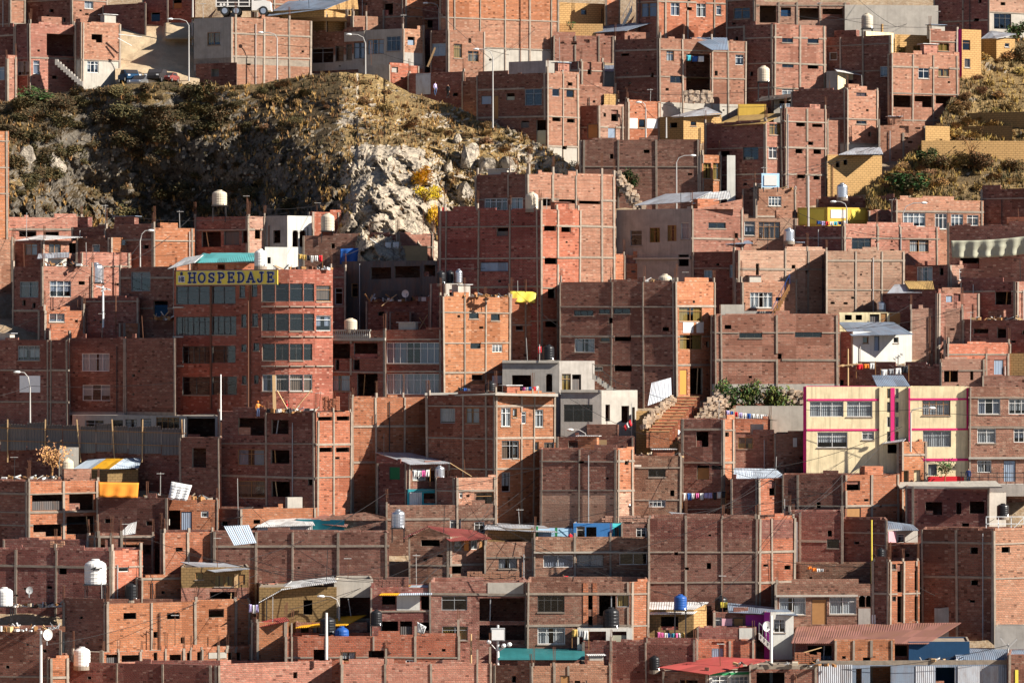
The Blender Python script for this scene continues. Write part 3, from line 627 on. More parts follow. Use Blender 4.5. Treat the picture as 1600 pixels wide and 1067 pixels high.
H('C7b', 'orange brick house with rows of tiny slatted windows beside the curtained balcony', [686,694,798], [-28,22], 463, 626, 'ro', col=[727,759], beam=[487,535,582], win='v 733 489 748 498;v 767 491 781 501;v 735 536 751 545;w 769 538 785 550;v 737 585 754 594;#lightw 769 587 784 599', dep=8)
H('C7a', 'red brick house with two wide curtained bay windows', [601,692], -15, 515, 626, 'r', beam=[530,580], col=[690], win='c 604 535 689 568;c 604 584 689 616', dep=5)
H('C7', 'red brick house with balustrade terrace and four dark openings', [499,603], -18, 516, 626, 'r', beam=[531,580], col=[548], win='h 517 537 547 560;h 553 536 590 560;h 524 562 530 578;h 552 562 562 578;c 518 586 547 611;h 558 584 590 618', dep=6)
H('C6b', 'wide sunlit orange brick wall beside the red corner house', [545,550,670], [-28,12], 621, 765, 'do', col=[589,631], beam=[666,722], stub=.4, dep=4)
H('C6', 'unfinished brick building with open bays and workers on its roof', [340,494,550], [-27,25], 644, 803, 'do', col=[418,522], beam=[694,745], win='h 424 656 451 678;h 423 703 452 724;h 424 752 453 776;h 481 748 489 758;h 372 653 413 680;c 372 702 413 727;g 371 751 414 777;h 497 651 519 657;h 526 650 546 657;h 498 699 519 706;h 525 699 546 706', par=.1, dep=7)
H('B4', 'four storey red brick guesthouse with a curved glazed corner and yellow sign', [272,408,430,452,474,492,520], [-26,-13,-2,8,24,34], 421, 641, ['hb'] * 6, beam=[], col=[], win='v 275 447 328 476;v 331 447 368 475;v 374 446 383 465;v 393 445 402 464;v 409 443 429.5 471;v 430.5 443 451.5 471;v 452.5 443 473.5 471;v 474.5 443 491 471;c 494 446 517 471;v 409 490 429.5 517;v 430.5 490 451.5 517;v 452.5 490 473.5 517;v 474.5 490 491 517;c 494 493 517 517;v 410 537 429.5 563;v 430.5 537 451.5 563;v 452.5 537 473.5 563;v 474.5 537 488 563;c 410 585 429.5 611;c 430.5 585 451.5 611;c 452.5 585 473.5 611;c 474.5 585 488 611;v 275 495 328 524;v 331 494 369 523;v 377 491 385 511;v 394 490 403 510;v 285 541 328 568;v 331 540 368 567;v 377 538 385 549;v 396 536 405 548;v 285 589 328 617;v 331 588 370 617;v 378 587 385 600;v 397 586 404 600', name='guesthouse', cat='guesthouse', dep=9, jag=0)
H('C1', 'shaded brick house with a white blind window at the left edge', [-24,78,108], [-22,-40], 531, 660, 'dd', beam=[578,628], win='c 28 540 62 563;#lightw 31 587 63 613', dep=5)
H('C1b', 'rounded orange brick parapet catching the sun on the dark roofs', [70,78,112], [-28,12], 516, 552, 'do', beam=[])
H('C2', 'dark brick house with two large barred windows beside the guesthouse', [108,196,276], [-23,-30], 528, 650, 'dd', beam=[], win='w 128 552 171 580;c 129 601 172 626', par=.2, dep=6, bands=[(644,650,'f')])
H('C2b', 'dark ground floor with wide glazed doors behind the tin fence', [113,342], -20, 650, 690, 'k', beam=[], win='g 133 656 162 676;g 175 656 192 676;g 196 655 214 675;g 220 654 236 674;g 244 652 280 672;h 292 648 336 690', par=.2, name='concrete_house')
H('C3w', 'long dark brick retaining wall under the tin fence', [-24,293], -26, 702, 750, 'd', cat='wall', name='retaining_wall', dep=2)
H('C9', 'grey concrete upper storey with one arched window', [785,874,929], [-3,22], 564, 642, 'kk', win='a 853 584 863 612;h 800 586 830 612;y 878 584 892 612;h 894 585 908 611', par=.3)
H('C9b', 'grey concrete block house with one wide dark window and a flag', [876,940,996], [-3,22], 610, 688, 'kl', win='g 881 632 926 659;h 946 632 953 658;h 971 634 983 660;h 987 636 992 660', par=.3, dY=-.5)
H('C9g', 'low dark brick garage under the grey concrete house', [870,992], -8, 683, 712, 'd', beam=[], win='h 888 688 910 706;#woodl 932 687 948 700')
H('C10', 'red brick corner house with white framed windows and laundry on its roof', [668,774,868], [-26,25], 618, 803, 'ro', col=[725,762,815,833], beam=[634,684,732], win='c 688 638 711 661;c 728 637 749 661;c 783 637 798 666;c 784 688 810 717;c 784 738 797 768;c 801 638 808 652;w 815 643 822 662;c 835 640 849 667;c 835 690 842 704;c 850 691 866 702;c 801 689 811 716', dep=7)
H('C11', 'brick house with slanting grey tin roof and a green shutter', [588,637,702], [-25,15], 724, 803, 'db', beam=[], win='n 608 729 625 749;w 645 733 665 750;h 668 735 700 752', par=.1)
H('C11b', 'tan brick block with a blue paned window beside the ladder', [682,713,775], [-27,10], 746, 832, 'dt', beam=[766], win='w 718 769 723 778;g 741 769 771 790', par=.4)
H('C11t', 'turquoise painted room with white door below the slanting tin roof', [636,713], 4, 764, 795, 'q', beam=[], win='#pale 640 769 659 790;h 662 770 680 786;w 683 770 690 788', par=.1, name='painted_house', dY=-1)
H('C11l', 'brown brick house with barred windows below the turquoise room', [603,776], 5, 789, 838, 'b', beam=[811], win='w 703 812 720 827;w 741 815 757 832')
H('C12', 'square brown brick house with blank shaded walls and white smears', [843,964,991], [-12,22], 702, 828, 'do', col=[905], beam=[720,766], win='h 976 720 982 726', bands=[(770,840,'p')])
H('C13', 'brick house with two slatted windows beside the brown blank house', [988,1065], 3, 712, 803, 'b', beam=[730,780], win='v 1013 733 1040 745;w 1014 781 1040 792')
H('C14', 'brick house with two tall black doorways under the stone steps', [1063,1130,1148], [-12,22], 655, 778, 'do', beam=[671,722], win='h 1088 674 1107 698;h 1089 727 1108 749;h 1112 727 1127 733;h 1133 675 1139 682', jag=1)
H('C14b', 'brick house with a yellow curtained window beside the black doorways', [1146,1213], 2, 678, 745, 'b', beam=[], win='y 1153 683 1177 701')
H('C14p', 'low bright orange brick parapet hung with laundry', [1130,1206], 4, 654, 690, 'o', cat='wall', dep=2, dY=.5)
H('C14t', 'tan brick house with a little white and blue window', [1211,1273], 10, 677, 750, 't', beam=[], win='#white 1239 684 1245 698;#cyan 1255 685 1263 701;h 1226 732 1229 744')
H('C14l', 'small dark brick house under a slack tin roof', [1143,1186,1226], [-14,16], 748, 812, 'do', beam=[], win='h 1202 750 1212 774')
H('C14d', 'brick house with a rough brown side and an orange notched side', [1223,1321,1406], [-12,12], 742, 818, 'do', col=[1361,1248], beam=[790], win='h 1323 751 1344 766;d 1323 793 1345 811')
H('C15t', 'recessed yellow stair tower with narrow panes and a red stripe', [1374,1424], 4, 605, 762, 'y', win='g 1386 607 1391 622;g 1399 607 1404 622;g 1386 628 1391 644;g 1399 628 1404 644;g 1386 651 1391 667;g 1399 651 1404 667;g 1386 674 1391 690;g 1399 674 1404 690;#x 1391.5 605 1398 691;h 1387 694 1402 708', dY=.3, name='school_building', cat='school')
H('C15a', 'yellow block with magenta trim and white curtained windows', [1255,1260,1377], [-28,4], 604, 762, 'xy', win='c 1265 627 1318 651;c 1323 627 1363 651;c 1277 675 1324 699;w 1347 674 1366 687;#x 1258 604 1377 606;#x 1262 623 1376 626;#x 1260 670 1377 673;#x 1258 606 1262 670;#x 1374 606 1377 708', name='school_building', cat='school', par=.4)
H('C15b', 'yellow block with red trim and one brown curtained window', [1419,1514], 4, 604, 762, 'y', win='y 1441 625 1485 649;c 1442 673 1486 698;c 1450 725 1464 743;#x 1419 604 1514 606;#x 1420 622 1513 625;#x 1420 669 1513 672;#x 1420 716 1513 720;#x 1419 606 1422 716;#x 1510 606 1514 669;#redc 1450 744 1506 756', name='school_building', cat='school', par=.4)
H('C16', 'long brick house with six white gridded windows and a blue door', [1513,1660], 4, 605, 762, 'b', beam=[620,667,714], win='w 1528 622 1563 647;w 1576 623 1606 647;w 1527 669 1556 692;w 1584 669 1608 691;w 1527 719 1549 738;e 1568 719 1587 752', jag=0)
H('C17d', 'long dark retaining wall with laundry behind the yellow building', [1288,1472], -20, 572, 618, 'd', cat='wall', dep=3)
H('C17', 'low pale house with a black open bay behind the yellow building', [1468,1541], 6, 561, 612, 'p', beam=[578], win='h 1475 579 1497 597;h 1516 580 1521 594', par=.3)
H('C17o', 'bright orange brick parapet house above the low pale house', [1474,1481,1579], [-28,8], 537, 582, 'do', beam=[553], par=.3, dY=1)
H('C17e', 'narrow brick house with a blue metal door at the edge', [1540,1578], 8, 556, 600, 't', beam=[], win='e 1553 562 1568 585', par=.2)
H('C17y', 'ochre wall at the right edge beside the blue metal door', [1576,1630], -10, 552, 595, 'a', cat='wall', dep=2)
H('C17b', 'low dark brick wall at the right edge above the gridded windows', [1535,1630], 4, 587, 612, 'b', cat='wall', dep=2)
H('C18', 'low shaded brick wall in front of the yellow building', [1270,1412], -8, 711, 748, 'b', cat='wall', dep=3)
H('C18b', 'small lit brick turret in front of the yellow building', [1402,1409,1448], [-28,10], 690, 770, 'do', beam=[710], win='h 1412 735 1420 755;h 1428 734 1438 755')
H('C18d', 'dark brick house with flat concrete roof and open windows', [1415,1425,1546], [-28,-12], 760, 836, 'dd', beam=[], win='h 1446 784 1472 804;h 1494 785 1502 803;h 1515 783 1538 802', bands=[(750,764,'l')], jag=0, par=.3)
H('C18y', 'narrow pale wall strip behind the black water tank', [1546,1572], 8, 770, 815, 'l', cat='wall', dep=2)
H('C3x', 'dark shaded yard wall at the end of the tin fence', [282,346], -26, 684, 792, 'd', cat='wall', dep=2, win='h 300 700 322 730')
H('X1', 'slim white painted chimney stack beside the curtained brick bay', [1136,1149], 6, 243, 314, 'w', cat='chimney', name='chimney', par=.1, dep=1, jag=0)
H('X2', 'bright yellow sheet hut behind the tan sheet roof', [1153,1197], 4, 163, 184, 'z', cat='shed', par=.1)
H('X3', 'white framed open room on the roof below the plain brick block', [1209,1244], 4, 152, 174, 'l', cat='shed', par=.1, win='h 1218 158 1240 170')
H('X4', 'pale tin shed beside the dark side of the two window house', [1266,1301], 4, 377, 399, 'pale', cat='shed', par=.1, win='h 1288 382 1296 394')
H('X4b', 'grey block room with a doorway under the steel water tank', [1224,1260], 4, 376, 396, 'l', cat='shed', par=.1, win='h 1231 380 1239 392;h 1246 380 1252 388')
H('X7', 'pale block wall behind the dry tree', [92,123], 4, 699, 724, 'l', cat='wall', dep=1)
# ================================================================== houses at the foot of the picture
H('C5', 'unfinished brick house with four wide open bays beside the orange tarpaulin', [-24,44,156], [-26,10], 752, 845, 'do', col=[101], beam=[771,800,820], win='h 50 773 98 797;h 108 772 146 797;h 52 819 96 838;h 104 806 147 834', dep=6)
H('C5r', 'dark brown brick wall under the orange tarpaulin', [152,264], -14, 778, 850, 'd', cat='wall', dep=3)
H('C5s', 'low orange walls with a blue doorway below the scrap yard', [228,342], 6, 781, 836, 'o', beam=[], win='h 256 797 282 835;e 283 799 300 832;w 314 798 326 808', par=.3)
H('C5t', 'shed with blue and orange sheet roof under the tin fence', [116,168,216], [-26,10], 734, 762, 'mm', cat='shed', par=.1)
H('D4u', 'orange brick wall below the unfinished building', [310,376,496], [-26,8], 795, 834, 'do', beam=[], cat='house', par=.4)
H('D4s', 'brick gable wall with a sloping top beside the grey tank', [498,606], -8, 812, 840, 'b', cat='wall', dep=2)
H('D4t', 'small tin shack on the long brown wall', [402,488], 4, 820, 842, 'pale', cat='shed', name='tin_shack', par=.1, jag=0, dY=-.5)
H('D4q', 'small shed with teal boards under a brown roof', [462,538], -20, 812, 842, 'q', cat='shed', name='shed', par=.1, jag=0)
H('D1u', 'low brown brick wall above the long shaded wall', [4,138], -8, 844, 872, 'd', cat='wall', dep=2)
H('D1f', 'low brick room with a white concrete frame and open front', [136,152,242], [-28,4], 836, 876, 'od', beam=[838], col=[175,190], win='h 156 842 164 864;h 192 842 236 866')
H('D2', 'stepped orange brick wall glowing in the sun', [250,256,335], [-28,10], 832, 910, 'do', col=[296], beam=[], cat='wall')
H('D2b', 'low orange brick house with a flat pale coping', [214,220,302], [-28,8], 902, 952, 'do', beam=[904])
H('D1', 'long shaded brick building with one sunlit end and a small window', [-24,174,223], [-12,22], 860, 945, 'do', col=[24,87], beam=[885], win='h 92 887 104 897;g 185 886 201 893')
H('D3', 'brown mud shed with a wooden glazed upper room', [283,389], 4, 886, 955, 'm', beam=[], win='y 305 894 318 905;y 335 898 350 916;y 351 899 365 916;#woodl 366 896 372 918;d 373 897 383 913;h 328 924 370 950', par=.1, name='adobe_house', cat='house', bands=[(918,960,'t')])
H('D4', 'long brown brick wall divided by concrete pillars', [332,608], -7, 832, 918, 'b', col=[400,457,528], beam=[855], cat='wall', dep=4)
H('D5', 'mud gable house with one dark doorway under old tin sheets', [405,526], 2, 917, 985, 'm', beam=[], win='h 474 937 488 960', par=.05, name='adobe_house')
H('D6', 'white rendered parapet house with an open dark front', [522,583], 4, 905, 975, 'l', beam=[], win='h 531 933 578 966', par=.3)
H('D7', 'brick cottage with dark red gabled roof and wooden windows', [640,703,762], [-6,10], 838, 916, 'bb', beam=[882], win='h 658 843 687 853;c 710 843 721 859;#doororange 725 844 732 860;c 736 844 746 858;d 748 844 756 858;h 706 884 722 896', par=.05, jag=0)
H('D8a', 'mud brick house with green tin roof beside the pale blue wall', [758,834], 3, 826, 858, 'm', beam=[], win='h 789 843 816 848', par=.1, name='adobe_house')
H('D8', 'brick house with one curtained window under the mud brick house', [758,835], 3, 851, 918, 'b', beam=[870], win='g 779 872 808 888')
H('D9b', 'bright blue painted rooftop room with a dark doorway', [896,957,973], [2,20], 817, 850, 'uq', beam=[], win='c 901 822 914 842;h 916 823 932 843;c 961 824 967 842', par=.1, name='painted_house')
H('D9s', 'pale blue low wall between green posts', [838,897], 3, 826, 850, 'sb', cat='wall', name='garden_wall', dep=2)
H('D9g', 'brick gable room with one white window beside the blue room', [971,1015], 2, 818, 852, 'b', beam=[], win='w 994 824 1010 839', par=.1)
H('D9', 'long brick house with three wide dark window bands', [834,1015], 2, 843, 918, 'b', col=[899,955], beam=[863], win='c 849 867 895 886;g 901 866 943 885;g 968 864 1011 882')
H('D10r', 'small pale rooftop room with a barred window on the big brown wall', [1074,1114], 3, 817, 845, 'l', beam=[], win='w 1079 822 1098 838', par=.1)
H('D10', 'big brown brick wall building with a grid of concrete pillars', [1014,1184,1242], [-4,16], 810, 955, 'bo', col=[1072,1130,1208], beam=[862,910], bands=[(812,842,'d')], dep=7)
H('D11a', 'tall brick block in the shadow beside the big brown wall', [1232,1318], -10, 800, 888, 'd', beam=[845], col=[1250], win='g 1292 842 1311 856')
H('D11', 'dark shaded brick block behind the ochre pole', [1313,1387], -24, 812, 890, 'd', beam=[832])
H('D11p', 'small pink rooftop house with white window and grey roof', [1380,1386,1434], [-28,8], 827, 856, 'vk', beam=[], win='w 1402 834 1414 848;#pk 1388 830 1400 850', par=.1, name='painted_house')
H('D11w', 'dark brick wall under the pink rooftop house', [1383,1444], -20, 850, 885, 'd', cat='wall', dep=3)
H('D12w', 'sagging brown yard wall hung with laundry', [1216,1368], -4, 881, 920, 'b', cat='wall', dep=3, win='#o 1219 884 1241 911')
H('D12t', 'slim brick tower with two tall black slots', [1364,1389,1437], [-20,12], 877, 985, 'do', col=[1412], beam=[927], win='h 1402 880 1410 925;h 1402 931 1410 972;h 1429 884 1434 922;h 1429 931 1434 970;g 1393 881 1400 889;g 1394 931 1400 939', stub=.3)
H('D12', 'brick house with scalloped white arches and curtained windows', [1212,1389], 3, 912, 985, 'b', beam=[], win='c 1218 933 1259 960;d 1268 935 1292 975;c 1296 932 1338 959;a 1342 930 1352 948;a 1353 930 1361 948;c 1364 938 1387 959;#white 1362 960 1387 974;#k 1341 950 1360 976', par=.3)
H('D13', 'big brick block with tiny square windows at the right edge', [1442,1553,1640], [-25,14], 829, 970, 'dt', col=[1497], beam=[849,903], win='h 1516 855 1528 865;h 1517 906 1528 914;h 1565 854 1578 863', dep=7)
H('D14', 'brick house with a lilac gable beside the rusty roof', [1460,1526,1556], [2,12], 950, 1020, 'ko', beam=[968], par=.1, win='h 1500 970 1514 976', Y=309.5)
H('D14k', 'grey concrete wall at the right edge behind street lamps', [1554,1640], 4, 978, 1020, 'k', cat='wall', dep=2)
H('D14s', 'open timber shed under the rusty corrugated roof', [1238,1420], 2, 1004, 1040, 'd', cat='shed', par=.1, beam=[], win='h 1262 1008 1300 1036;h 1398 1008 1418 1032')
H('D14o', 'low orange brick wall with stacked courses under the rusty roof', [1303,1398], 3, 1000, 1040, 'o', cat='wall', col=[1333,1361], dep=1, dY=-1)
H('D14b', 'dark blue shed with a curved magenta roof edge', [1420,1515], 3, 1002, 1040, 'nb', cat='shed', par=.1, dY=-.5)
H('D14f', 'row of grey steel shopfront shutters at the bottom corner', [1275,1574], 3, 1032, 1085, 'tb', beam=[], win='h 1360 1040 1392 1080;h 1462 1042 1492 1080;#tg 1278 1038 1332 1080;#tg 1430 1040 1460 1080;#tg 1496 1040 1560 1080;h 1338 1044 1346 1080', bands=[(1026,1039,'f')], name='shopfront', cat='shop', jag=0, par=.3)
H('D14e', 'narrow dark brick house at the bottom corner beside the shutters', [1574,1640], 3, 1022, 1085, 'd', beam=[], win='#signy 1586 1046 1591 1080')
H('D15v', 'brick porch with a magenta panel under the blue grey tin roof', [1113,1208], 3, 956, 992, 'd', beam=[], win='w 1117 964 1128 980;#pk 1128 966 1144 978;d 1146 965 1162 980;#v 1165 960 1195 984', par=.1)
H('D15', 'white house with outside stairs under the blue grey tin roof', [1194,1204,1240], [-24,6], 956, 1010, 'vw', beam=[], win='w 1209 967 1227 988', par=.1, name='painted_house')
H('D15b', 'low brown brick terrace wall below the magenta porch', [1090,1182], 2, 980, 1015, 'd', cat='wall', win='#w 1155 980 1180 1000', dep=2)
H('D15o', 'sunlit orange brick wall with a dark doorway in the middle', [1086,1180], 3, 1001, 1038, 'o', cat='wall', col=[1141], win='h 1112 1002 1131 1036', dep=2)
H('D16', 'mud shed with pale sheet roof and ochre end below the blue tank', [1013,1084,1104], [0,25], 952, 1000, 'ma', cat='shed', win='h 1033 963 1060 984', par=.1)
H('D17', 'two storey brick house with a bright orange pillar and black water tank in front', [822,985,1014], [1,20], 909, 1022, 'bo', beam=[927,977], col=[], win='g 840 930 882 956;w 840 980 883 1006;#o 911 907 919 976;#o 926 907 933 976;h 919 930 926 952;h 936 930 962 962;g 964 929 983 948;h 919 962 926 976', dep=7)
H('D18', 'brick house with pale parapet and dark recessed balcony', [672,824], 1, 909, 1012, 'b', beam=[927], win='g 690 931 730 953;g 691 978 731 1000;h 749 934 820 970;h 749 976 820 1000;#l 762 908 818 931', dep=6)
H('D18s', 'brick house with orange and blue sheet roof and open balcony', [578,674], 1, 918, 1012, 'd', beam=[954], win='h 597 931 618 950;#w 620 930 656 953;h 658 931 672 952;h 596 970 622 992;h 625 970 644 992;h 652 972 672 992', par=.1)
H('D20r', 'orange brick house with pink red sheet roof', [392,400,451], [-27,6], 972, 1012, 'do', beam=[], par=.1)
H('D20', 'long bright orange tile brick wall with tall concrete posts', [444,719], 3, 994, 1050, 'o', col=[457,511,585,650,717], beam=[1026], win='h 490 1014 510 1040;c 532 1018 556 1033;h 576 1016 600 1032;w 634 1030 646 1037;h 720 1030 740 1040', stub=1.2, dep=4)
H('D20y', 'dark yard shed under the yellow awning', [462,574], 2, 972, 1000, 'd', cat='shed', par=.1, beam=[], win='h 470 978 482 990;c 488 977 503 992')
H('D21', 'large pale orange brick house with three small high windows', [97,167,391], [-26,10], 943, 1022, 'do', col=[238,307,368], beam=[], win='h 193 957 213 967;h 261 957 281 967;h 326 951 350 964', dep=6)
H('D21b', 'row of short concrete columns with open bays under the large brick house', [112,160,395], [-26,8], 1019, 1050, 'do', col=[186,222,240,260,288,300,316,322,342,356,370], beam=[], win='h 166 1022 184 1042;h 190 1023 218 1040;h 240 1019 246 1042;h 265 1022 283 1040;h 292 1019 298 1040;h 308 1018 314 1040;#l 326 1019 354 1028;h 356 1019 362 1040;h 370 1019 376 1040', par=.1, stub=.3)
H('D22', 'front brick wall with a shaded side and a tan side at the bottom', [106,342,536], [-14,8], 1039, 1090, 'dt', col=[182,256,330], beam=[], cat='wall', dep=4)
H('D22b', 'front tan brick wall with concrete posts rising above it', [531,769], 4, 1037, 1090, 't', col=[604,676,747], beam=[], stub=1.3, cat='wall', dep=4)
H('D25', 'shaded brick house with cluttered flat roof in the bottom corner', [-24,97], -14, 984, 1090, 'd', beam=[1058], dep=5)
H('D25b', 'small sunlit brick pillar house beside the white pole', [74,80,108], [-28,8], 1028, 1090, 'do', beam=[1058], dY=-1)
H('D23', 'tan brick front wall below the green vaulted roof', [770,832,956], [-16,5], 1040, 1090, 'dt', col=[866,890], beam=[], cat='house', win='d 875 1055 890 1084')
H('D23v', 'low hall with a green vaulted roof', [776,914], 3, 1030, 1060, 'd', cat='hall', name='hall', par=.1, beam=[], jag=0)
H('D23d', 'long shaded brick wall behind the red sheet roof', [911,1088], -9, 1004, 1058, 'd', cat='wall', col=[955,1012], dep=3)
H('D24', 'house with red sheet roof and green framed glazing', [1034,1108,1176], [-14,8], 1050, 1095, 'dw', beam=[], win='h 1062 1062 1090 1080;#green 1110 1050 1172 1054;w 1112 1056 1138 1080;w 1142 1056 1170 1080', par=.1, name='painted_house')
H('D24d', 'dark flat roofed house at the bottom behind the white lamp pole', [1172,1278], 2, 1038, 1095, 'd', beam=[], bands=[(1034,1045,'f')], win='h 1182 1050 1226 1090', par=.2)
H('X5', 'small sunlit brick block between the mud shed and the mud gable', [404,418,434], [-26,10], 911, 940, 'dt', beam=[], par=.2)
H('X6', 'pale blue box room beside the thick white pole', [66,94], 4, 1008, 1040, 'sb', cat='shed', par=.1)
H('X8', 'low wall of mixed bricks on the roof of the balcony house', [686,760], 3, 900, 915, 'p', cat='wall', dep=1)
H('X9', 'narrow brick stair hut on the big brown wall', [1190,1212], 8, 798, 820, 't', cat='house', par=.1, beam=[], win='h 1196 804 1203 816', dY=2)
H('X10', 'small brick room above the black water tank by the ochre pole', [1392,1436], 8, 858, 886, 't', beam=[], par=.2, win='h 1402 864 1412 872', dY=1.5)
# ================================================================== more roofs, awnings, vaults
H('B3sh', 'tiny white walled hut on the roof of the yellow corner house', [68,104], 8, 404, 424, 'w', cat='shed', par=.05, Y=BLD['B3']['Y'] + 2)
H('B4r', 'small brick rooftop room under the turquoise sheet', [300,309,398], [-26,8], 411, 421, 'do', cat='shed', par=.05, Y=BLD['B4']['Y'] + 5.6, win='h 340 413 352 421', zb=.5)
H('D17k', 'little kiosk with white posts below the biggest black tank', [902,988], 2, 981, 1012, 'w', cat='shed', name='kiosk', par=.05, win='h 905 986 947 1006;h 957 986 979 1006', Y=BLD['D17']['Y'] - 1.2, dep=1, zb=.5)
H('D14v', 'hall with a grey vaulted roof at the right edge', [1494,1640], 2, 1034, 1060, 'd', cat='hall', name='hall', par=.1, beam=[], jag=0, dY=.8)
def vault(key, x0, x1, ytop, mat, deep=3.4):
    B = BLD[key]; Y0 = B['Y']; zb = B['zt']; h = pt(0, ytop, Y0 + deep).z - zb
    def fn(u, v):
        a = math.pi * v; y = Y0 - .3 + deep * (1 - math.cos(a))
        return Vector((pt(x0 + (x1 - x0) * u, 0, Y0).x, y, zb + h * math.sin(a)))
    grid_roof(key, fn, 14, 14, mat)
vault('D23v', 778, 914, 1012, 'vt'); vault('D14v', 1494, 1640, 1012, 'tb')
for k, q, m in [
    ('A5', [(412,27,2.5),(508,15,-.4),(556,-3,3.5),(450,3,6)], 'tb'), ('A13s', [(902,54,2.3),(977,49,-.4),(1030,33,1.5),(945,41,4)], 'tb'),
    ('A15', [(1112,79,-.3),(1138,79,-.2),(1136,60,3),(1078,59.5,3)], 'tb'), ('A15s', [(940,113,0),(993,113,-.4),(990,104,3),(942,103,4)], 'tb'),
    ('A18', [(1030,188,1.8),(1068,183,-.4),(1129,179,.8),(1104,168,4.5)], 'tg'), ('A19', [(1111,199,3),(1193,194,-.5),(1230,177,1.5),(1150,182,5)], 'tan'),
    ('A21g', [(1307,112,-.4),(1350,119,.8),(1345,110,4),(1300,105,4)], 'pale'), ('A23s', [(1530,63,2),(1557,61,-.4),(1588,54,.8),(1548,49,4)], 'tg'),
    ('A24m', [(1310,242.5,-.4),(1380,241.5,-.4),(1376,231,3),(1336,232,3)], 'tg'), ('B10', [(990,322,5),(1078,316,.7),(1112,300,5),(1040,304,8)], 'tg'),
    ('B10', [(1082,319,1),(1142,310,2),(1140,299,6),(1080,304,6)], 'pale'), ('B3a', [(22,377,2.8),(69,375.5,-.5),(129,371,.8),(62,368,5)], 'pale'),
    ('B3sh', [(58,405,.5),(108,403,-.5),(108,395,2.5),(60,397,3)], 'tg'), ('B4r', [(298,412,2),(309,411,-.5),(402,409,.5),(318,396,5)], 'turq'),
    ('B4r', [(309,411,-.4),(401,408,.4),(404,396,4),(330,396,4)], 'turq'), ('B4', [(262,421,5),(304,411,2.6),(318,399,6),(290,403,8)], 'pale'),
    ('B11r', [(1108,383,-.5),(1177,381,.6),(1150,365,4),(1079,364,4.5)], 'tb'), ('B15', [(1386,459,1.8),(1440,458,.6),(1450,445,3.5),(1398,445,4)], 'tg'),
    ('B15', [(1420,452,1.5),(1460,453,.4),(1457,440,3),(1412,440,4)], 'tan'), ('B17c', [(1330,525,-.5),(1427,523,-.2),(1396,504,4),(1309,504,4)], 'tb'),
    ('C5t', [(114,733,2.6),(143,733,1.2),(166,717,3.4),(138,718,4.6)], 'ltb'), ('C5t', [(143,733,1.2),(171,733,-.4),(193,717,2.4),(166,717,3.4)], 'yel'), ('C5t', [(171,733,-.4),(217,731,.6),(221,716,3.6),(193,717,2.4)], 'ltb'),
    ('C11', [(640,726,-.4),(705,724,.6),(642,708,5),(586,707,4)], 'tg'), ('C14l', [(1145,749,.6),(1228,746,.6),(1212,733,3),(1147,732,3)], 'ltb'),
    ('C15t', [(1370,604,.6),(1422,604,.6),(1411,587,4),(1362,587,4)], 'tb'), ('C18b', [(1378,694,.6),(1411,690,-.4),(1420,682,2),(1388,684,3)], 'tg'),
    ('C18d', [(1406,764,2.4),(1566,762,-1.2),(1556,753,3),(1400,755,5)], 'l'), ('D3', [(335,894,-.6),(391,889,-.5),(352,880,4),(281,878,3)], 'tg'),
    ('D5', [(404,942,-.4),(440,922,-.4),(456,908,3.5),(425,922,3.5)], 'pale'), ('D5', [(438,922,-.4),(527,909,-.4),(522,901,3.5),(455,909,3.5)], 'pale'), ('D7', [(703,846,-.7),(768,842,-.2),(742,829,3.5),(667,822,2.8)], 'dred'), ('D7', [(630,842,-.6),(669,823.5,-.8),(671,821.5,3.5),(642,834,4)], 'dred'),
    ('D8a', [(756,827,-.4),(872,832,-.3),(850,822,4),(760,817,4)], 'tg'), ('D4t', [(398,824,-.5),(492,821,-.5),(486,811,3),(428,809,3)], 'pale'),
    ('D4q', [(460,814,2.2),(541,824,-.6),(548,813,2),(490,801,5)], 'tr'), ('D4u', [(308,815,2.5),(377,809,-.4),(396,792,2),(330,799,5)], 'dk'),
    ('D10r', [(1070,817,-.4),(1118,816,-.4),(1108,806,3),(1044,800,3)], 'tg'), ('D11p', [(1377,830,.4),(1436,829,-.3),(1426,820,3),(1382,814,3)], 'tb'),
    ('D14s', [(1236,1005,-.7),(1449,1006,-.7),(1502,973,4.5),(1246,976,5.5)], 'tr'), ('D15', [(1138,957,1.5),(1247,962,-.6),(1228,951,2.5),(1136,942,4)], 'tb'),
    ('D16', [(1011,960,-.5),(1084,959,-.5),(1107,941,2.5),(1014,941,3)], 'pale'), ('D18s', [(592,930,-.6),(622,930,-.6),(643,915,3),(612,916,3)], 'yel'),
    ('D18s', [(622,930,-.6),(675,929,-.6),(676,915,3),(643,915,3)], 'ltb'), ('D20y', [(461,981,-.8),(541,977,-.8),(573,961,2),(505,966,3)], 'yel'),
    ('D20r', [(390,983,.2),(453,970,-.5),(447,964,2),(398,971,3)], 'red'), ('D24', [(1028,1043,1.2),(1107,1054,-.7),(1204,1031,2),(1120,1026,5)], 'red'),
    ('A24', [(1180,160,8),(1250,152,4),(1250,146,7),(1190,152,9)], 'dk'), ('A8c', [(600,27,3),(655,27,2),(655,22,5),(600,22,6)], 'tg'),
    ('C13', [(985,731,-.5),(1002,731,-.5),(1002,728,0),(985,728,0)], 'l'), ('C10', [(664,619.5,3.4),(774,617.5,-.6),(774,614,1),(664,616,5)], 'l'), ('C10', [(774,617.5,-.6),(872,619.5,1.8),(872,617,4),(774,614,2)], 'l')]:
    plate(k, q, m, th=.12 if m == 'l' else .05)
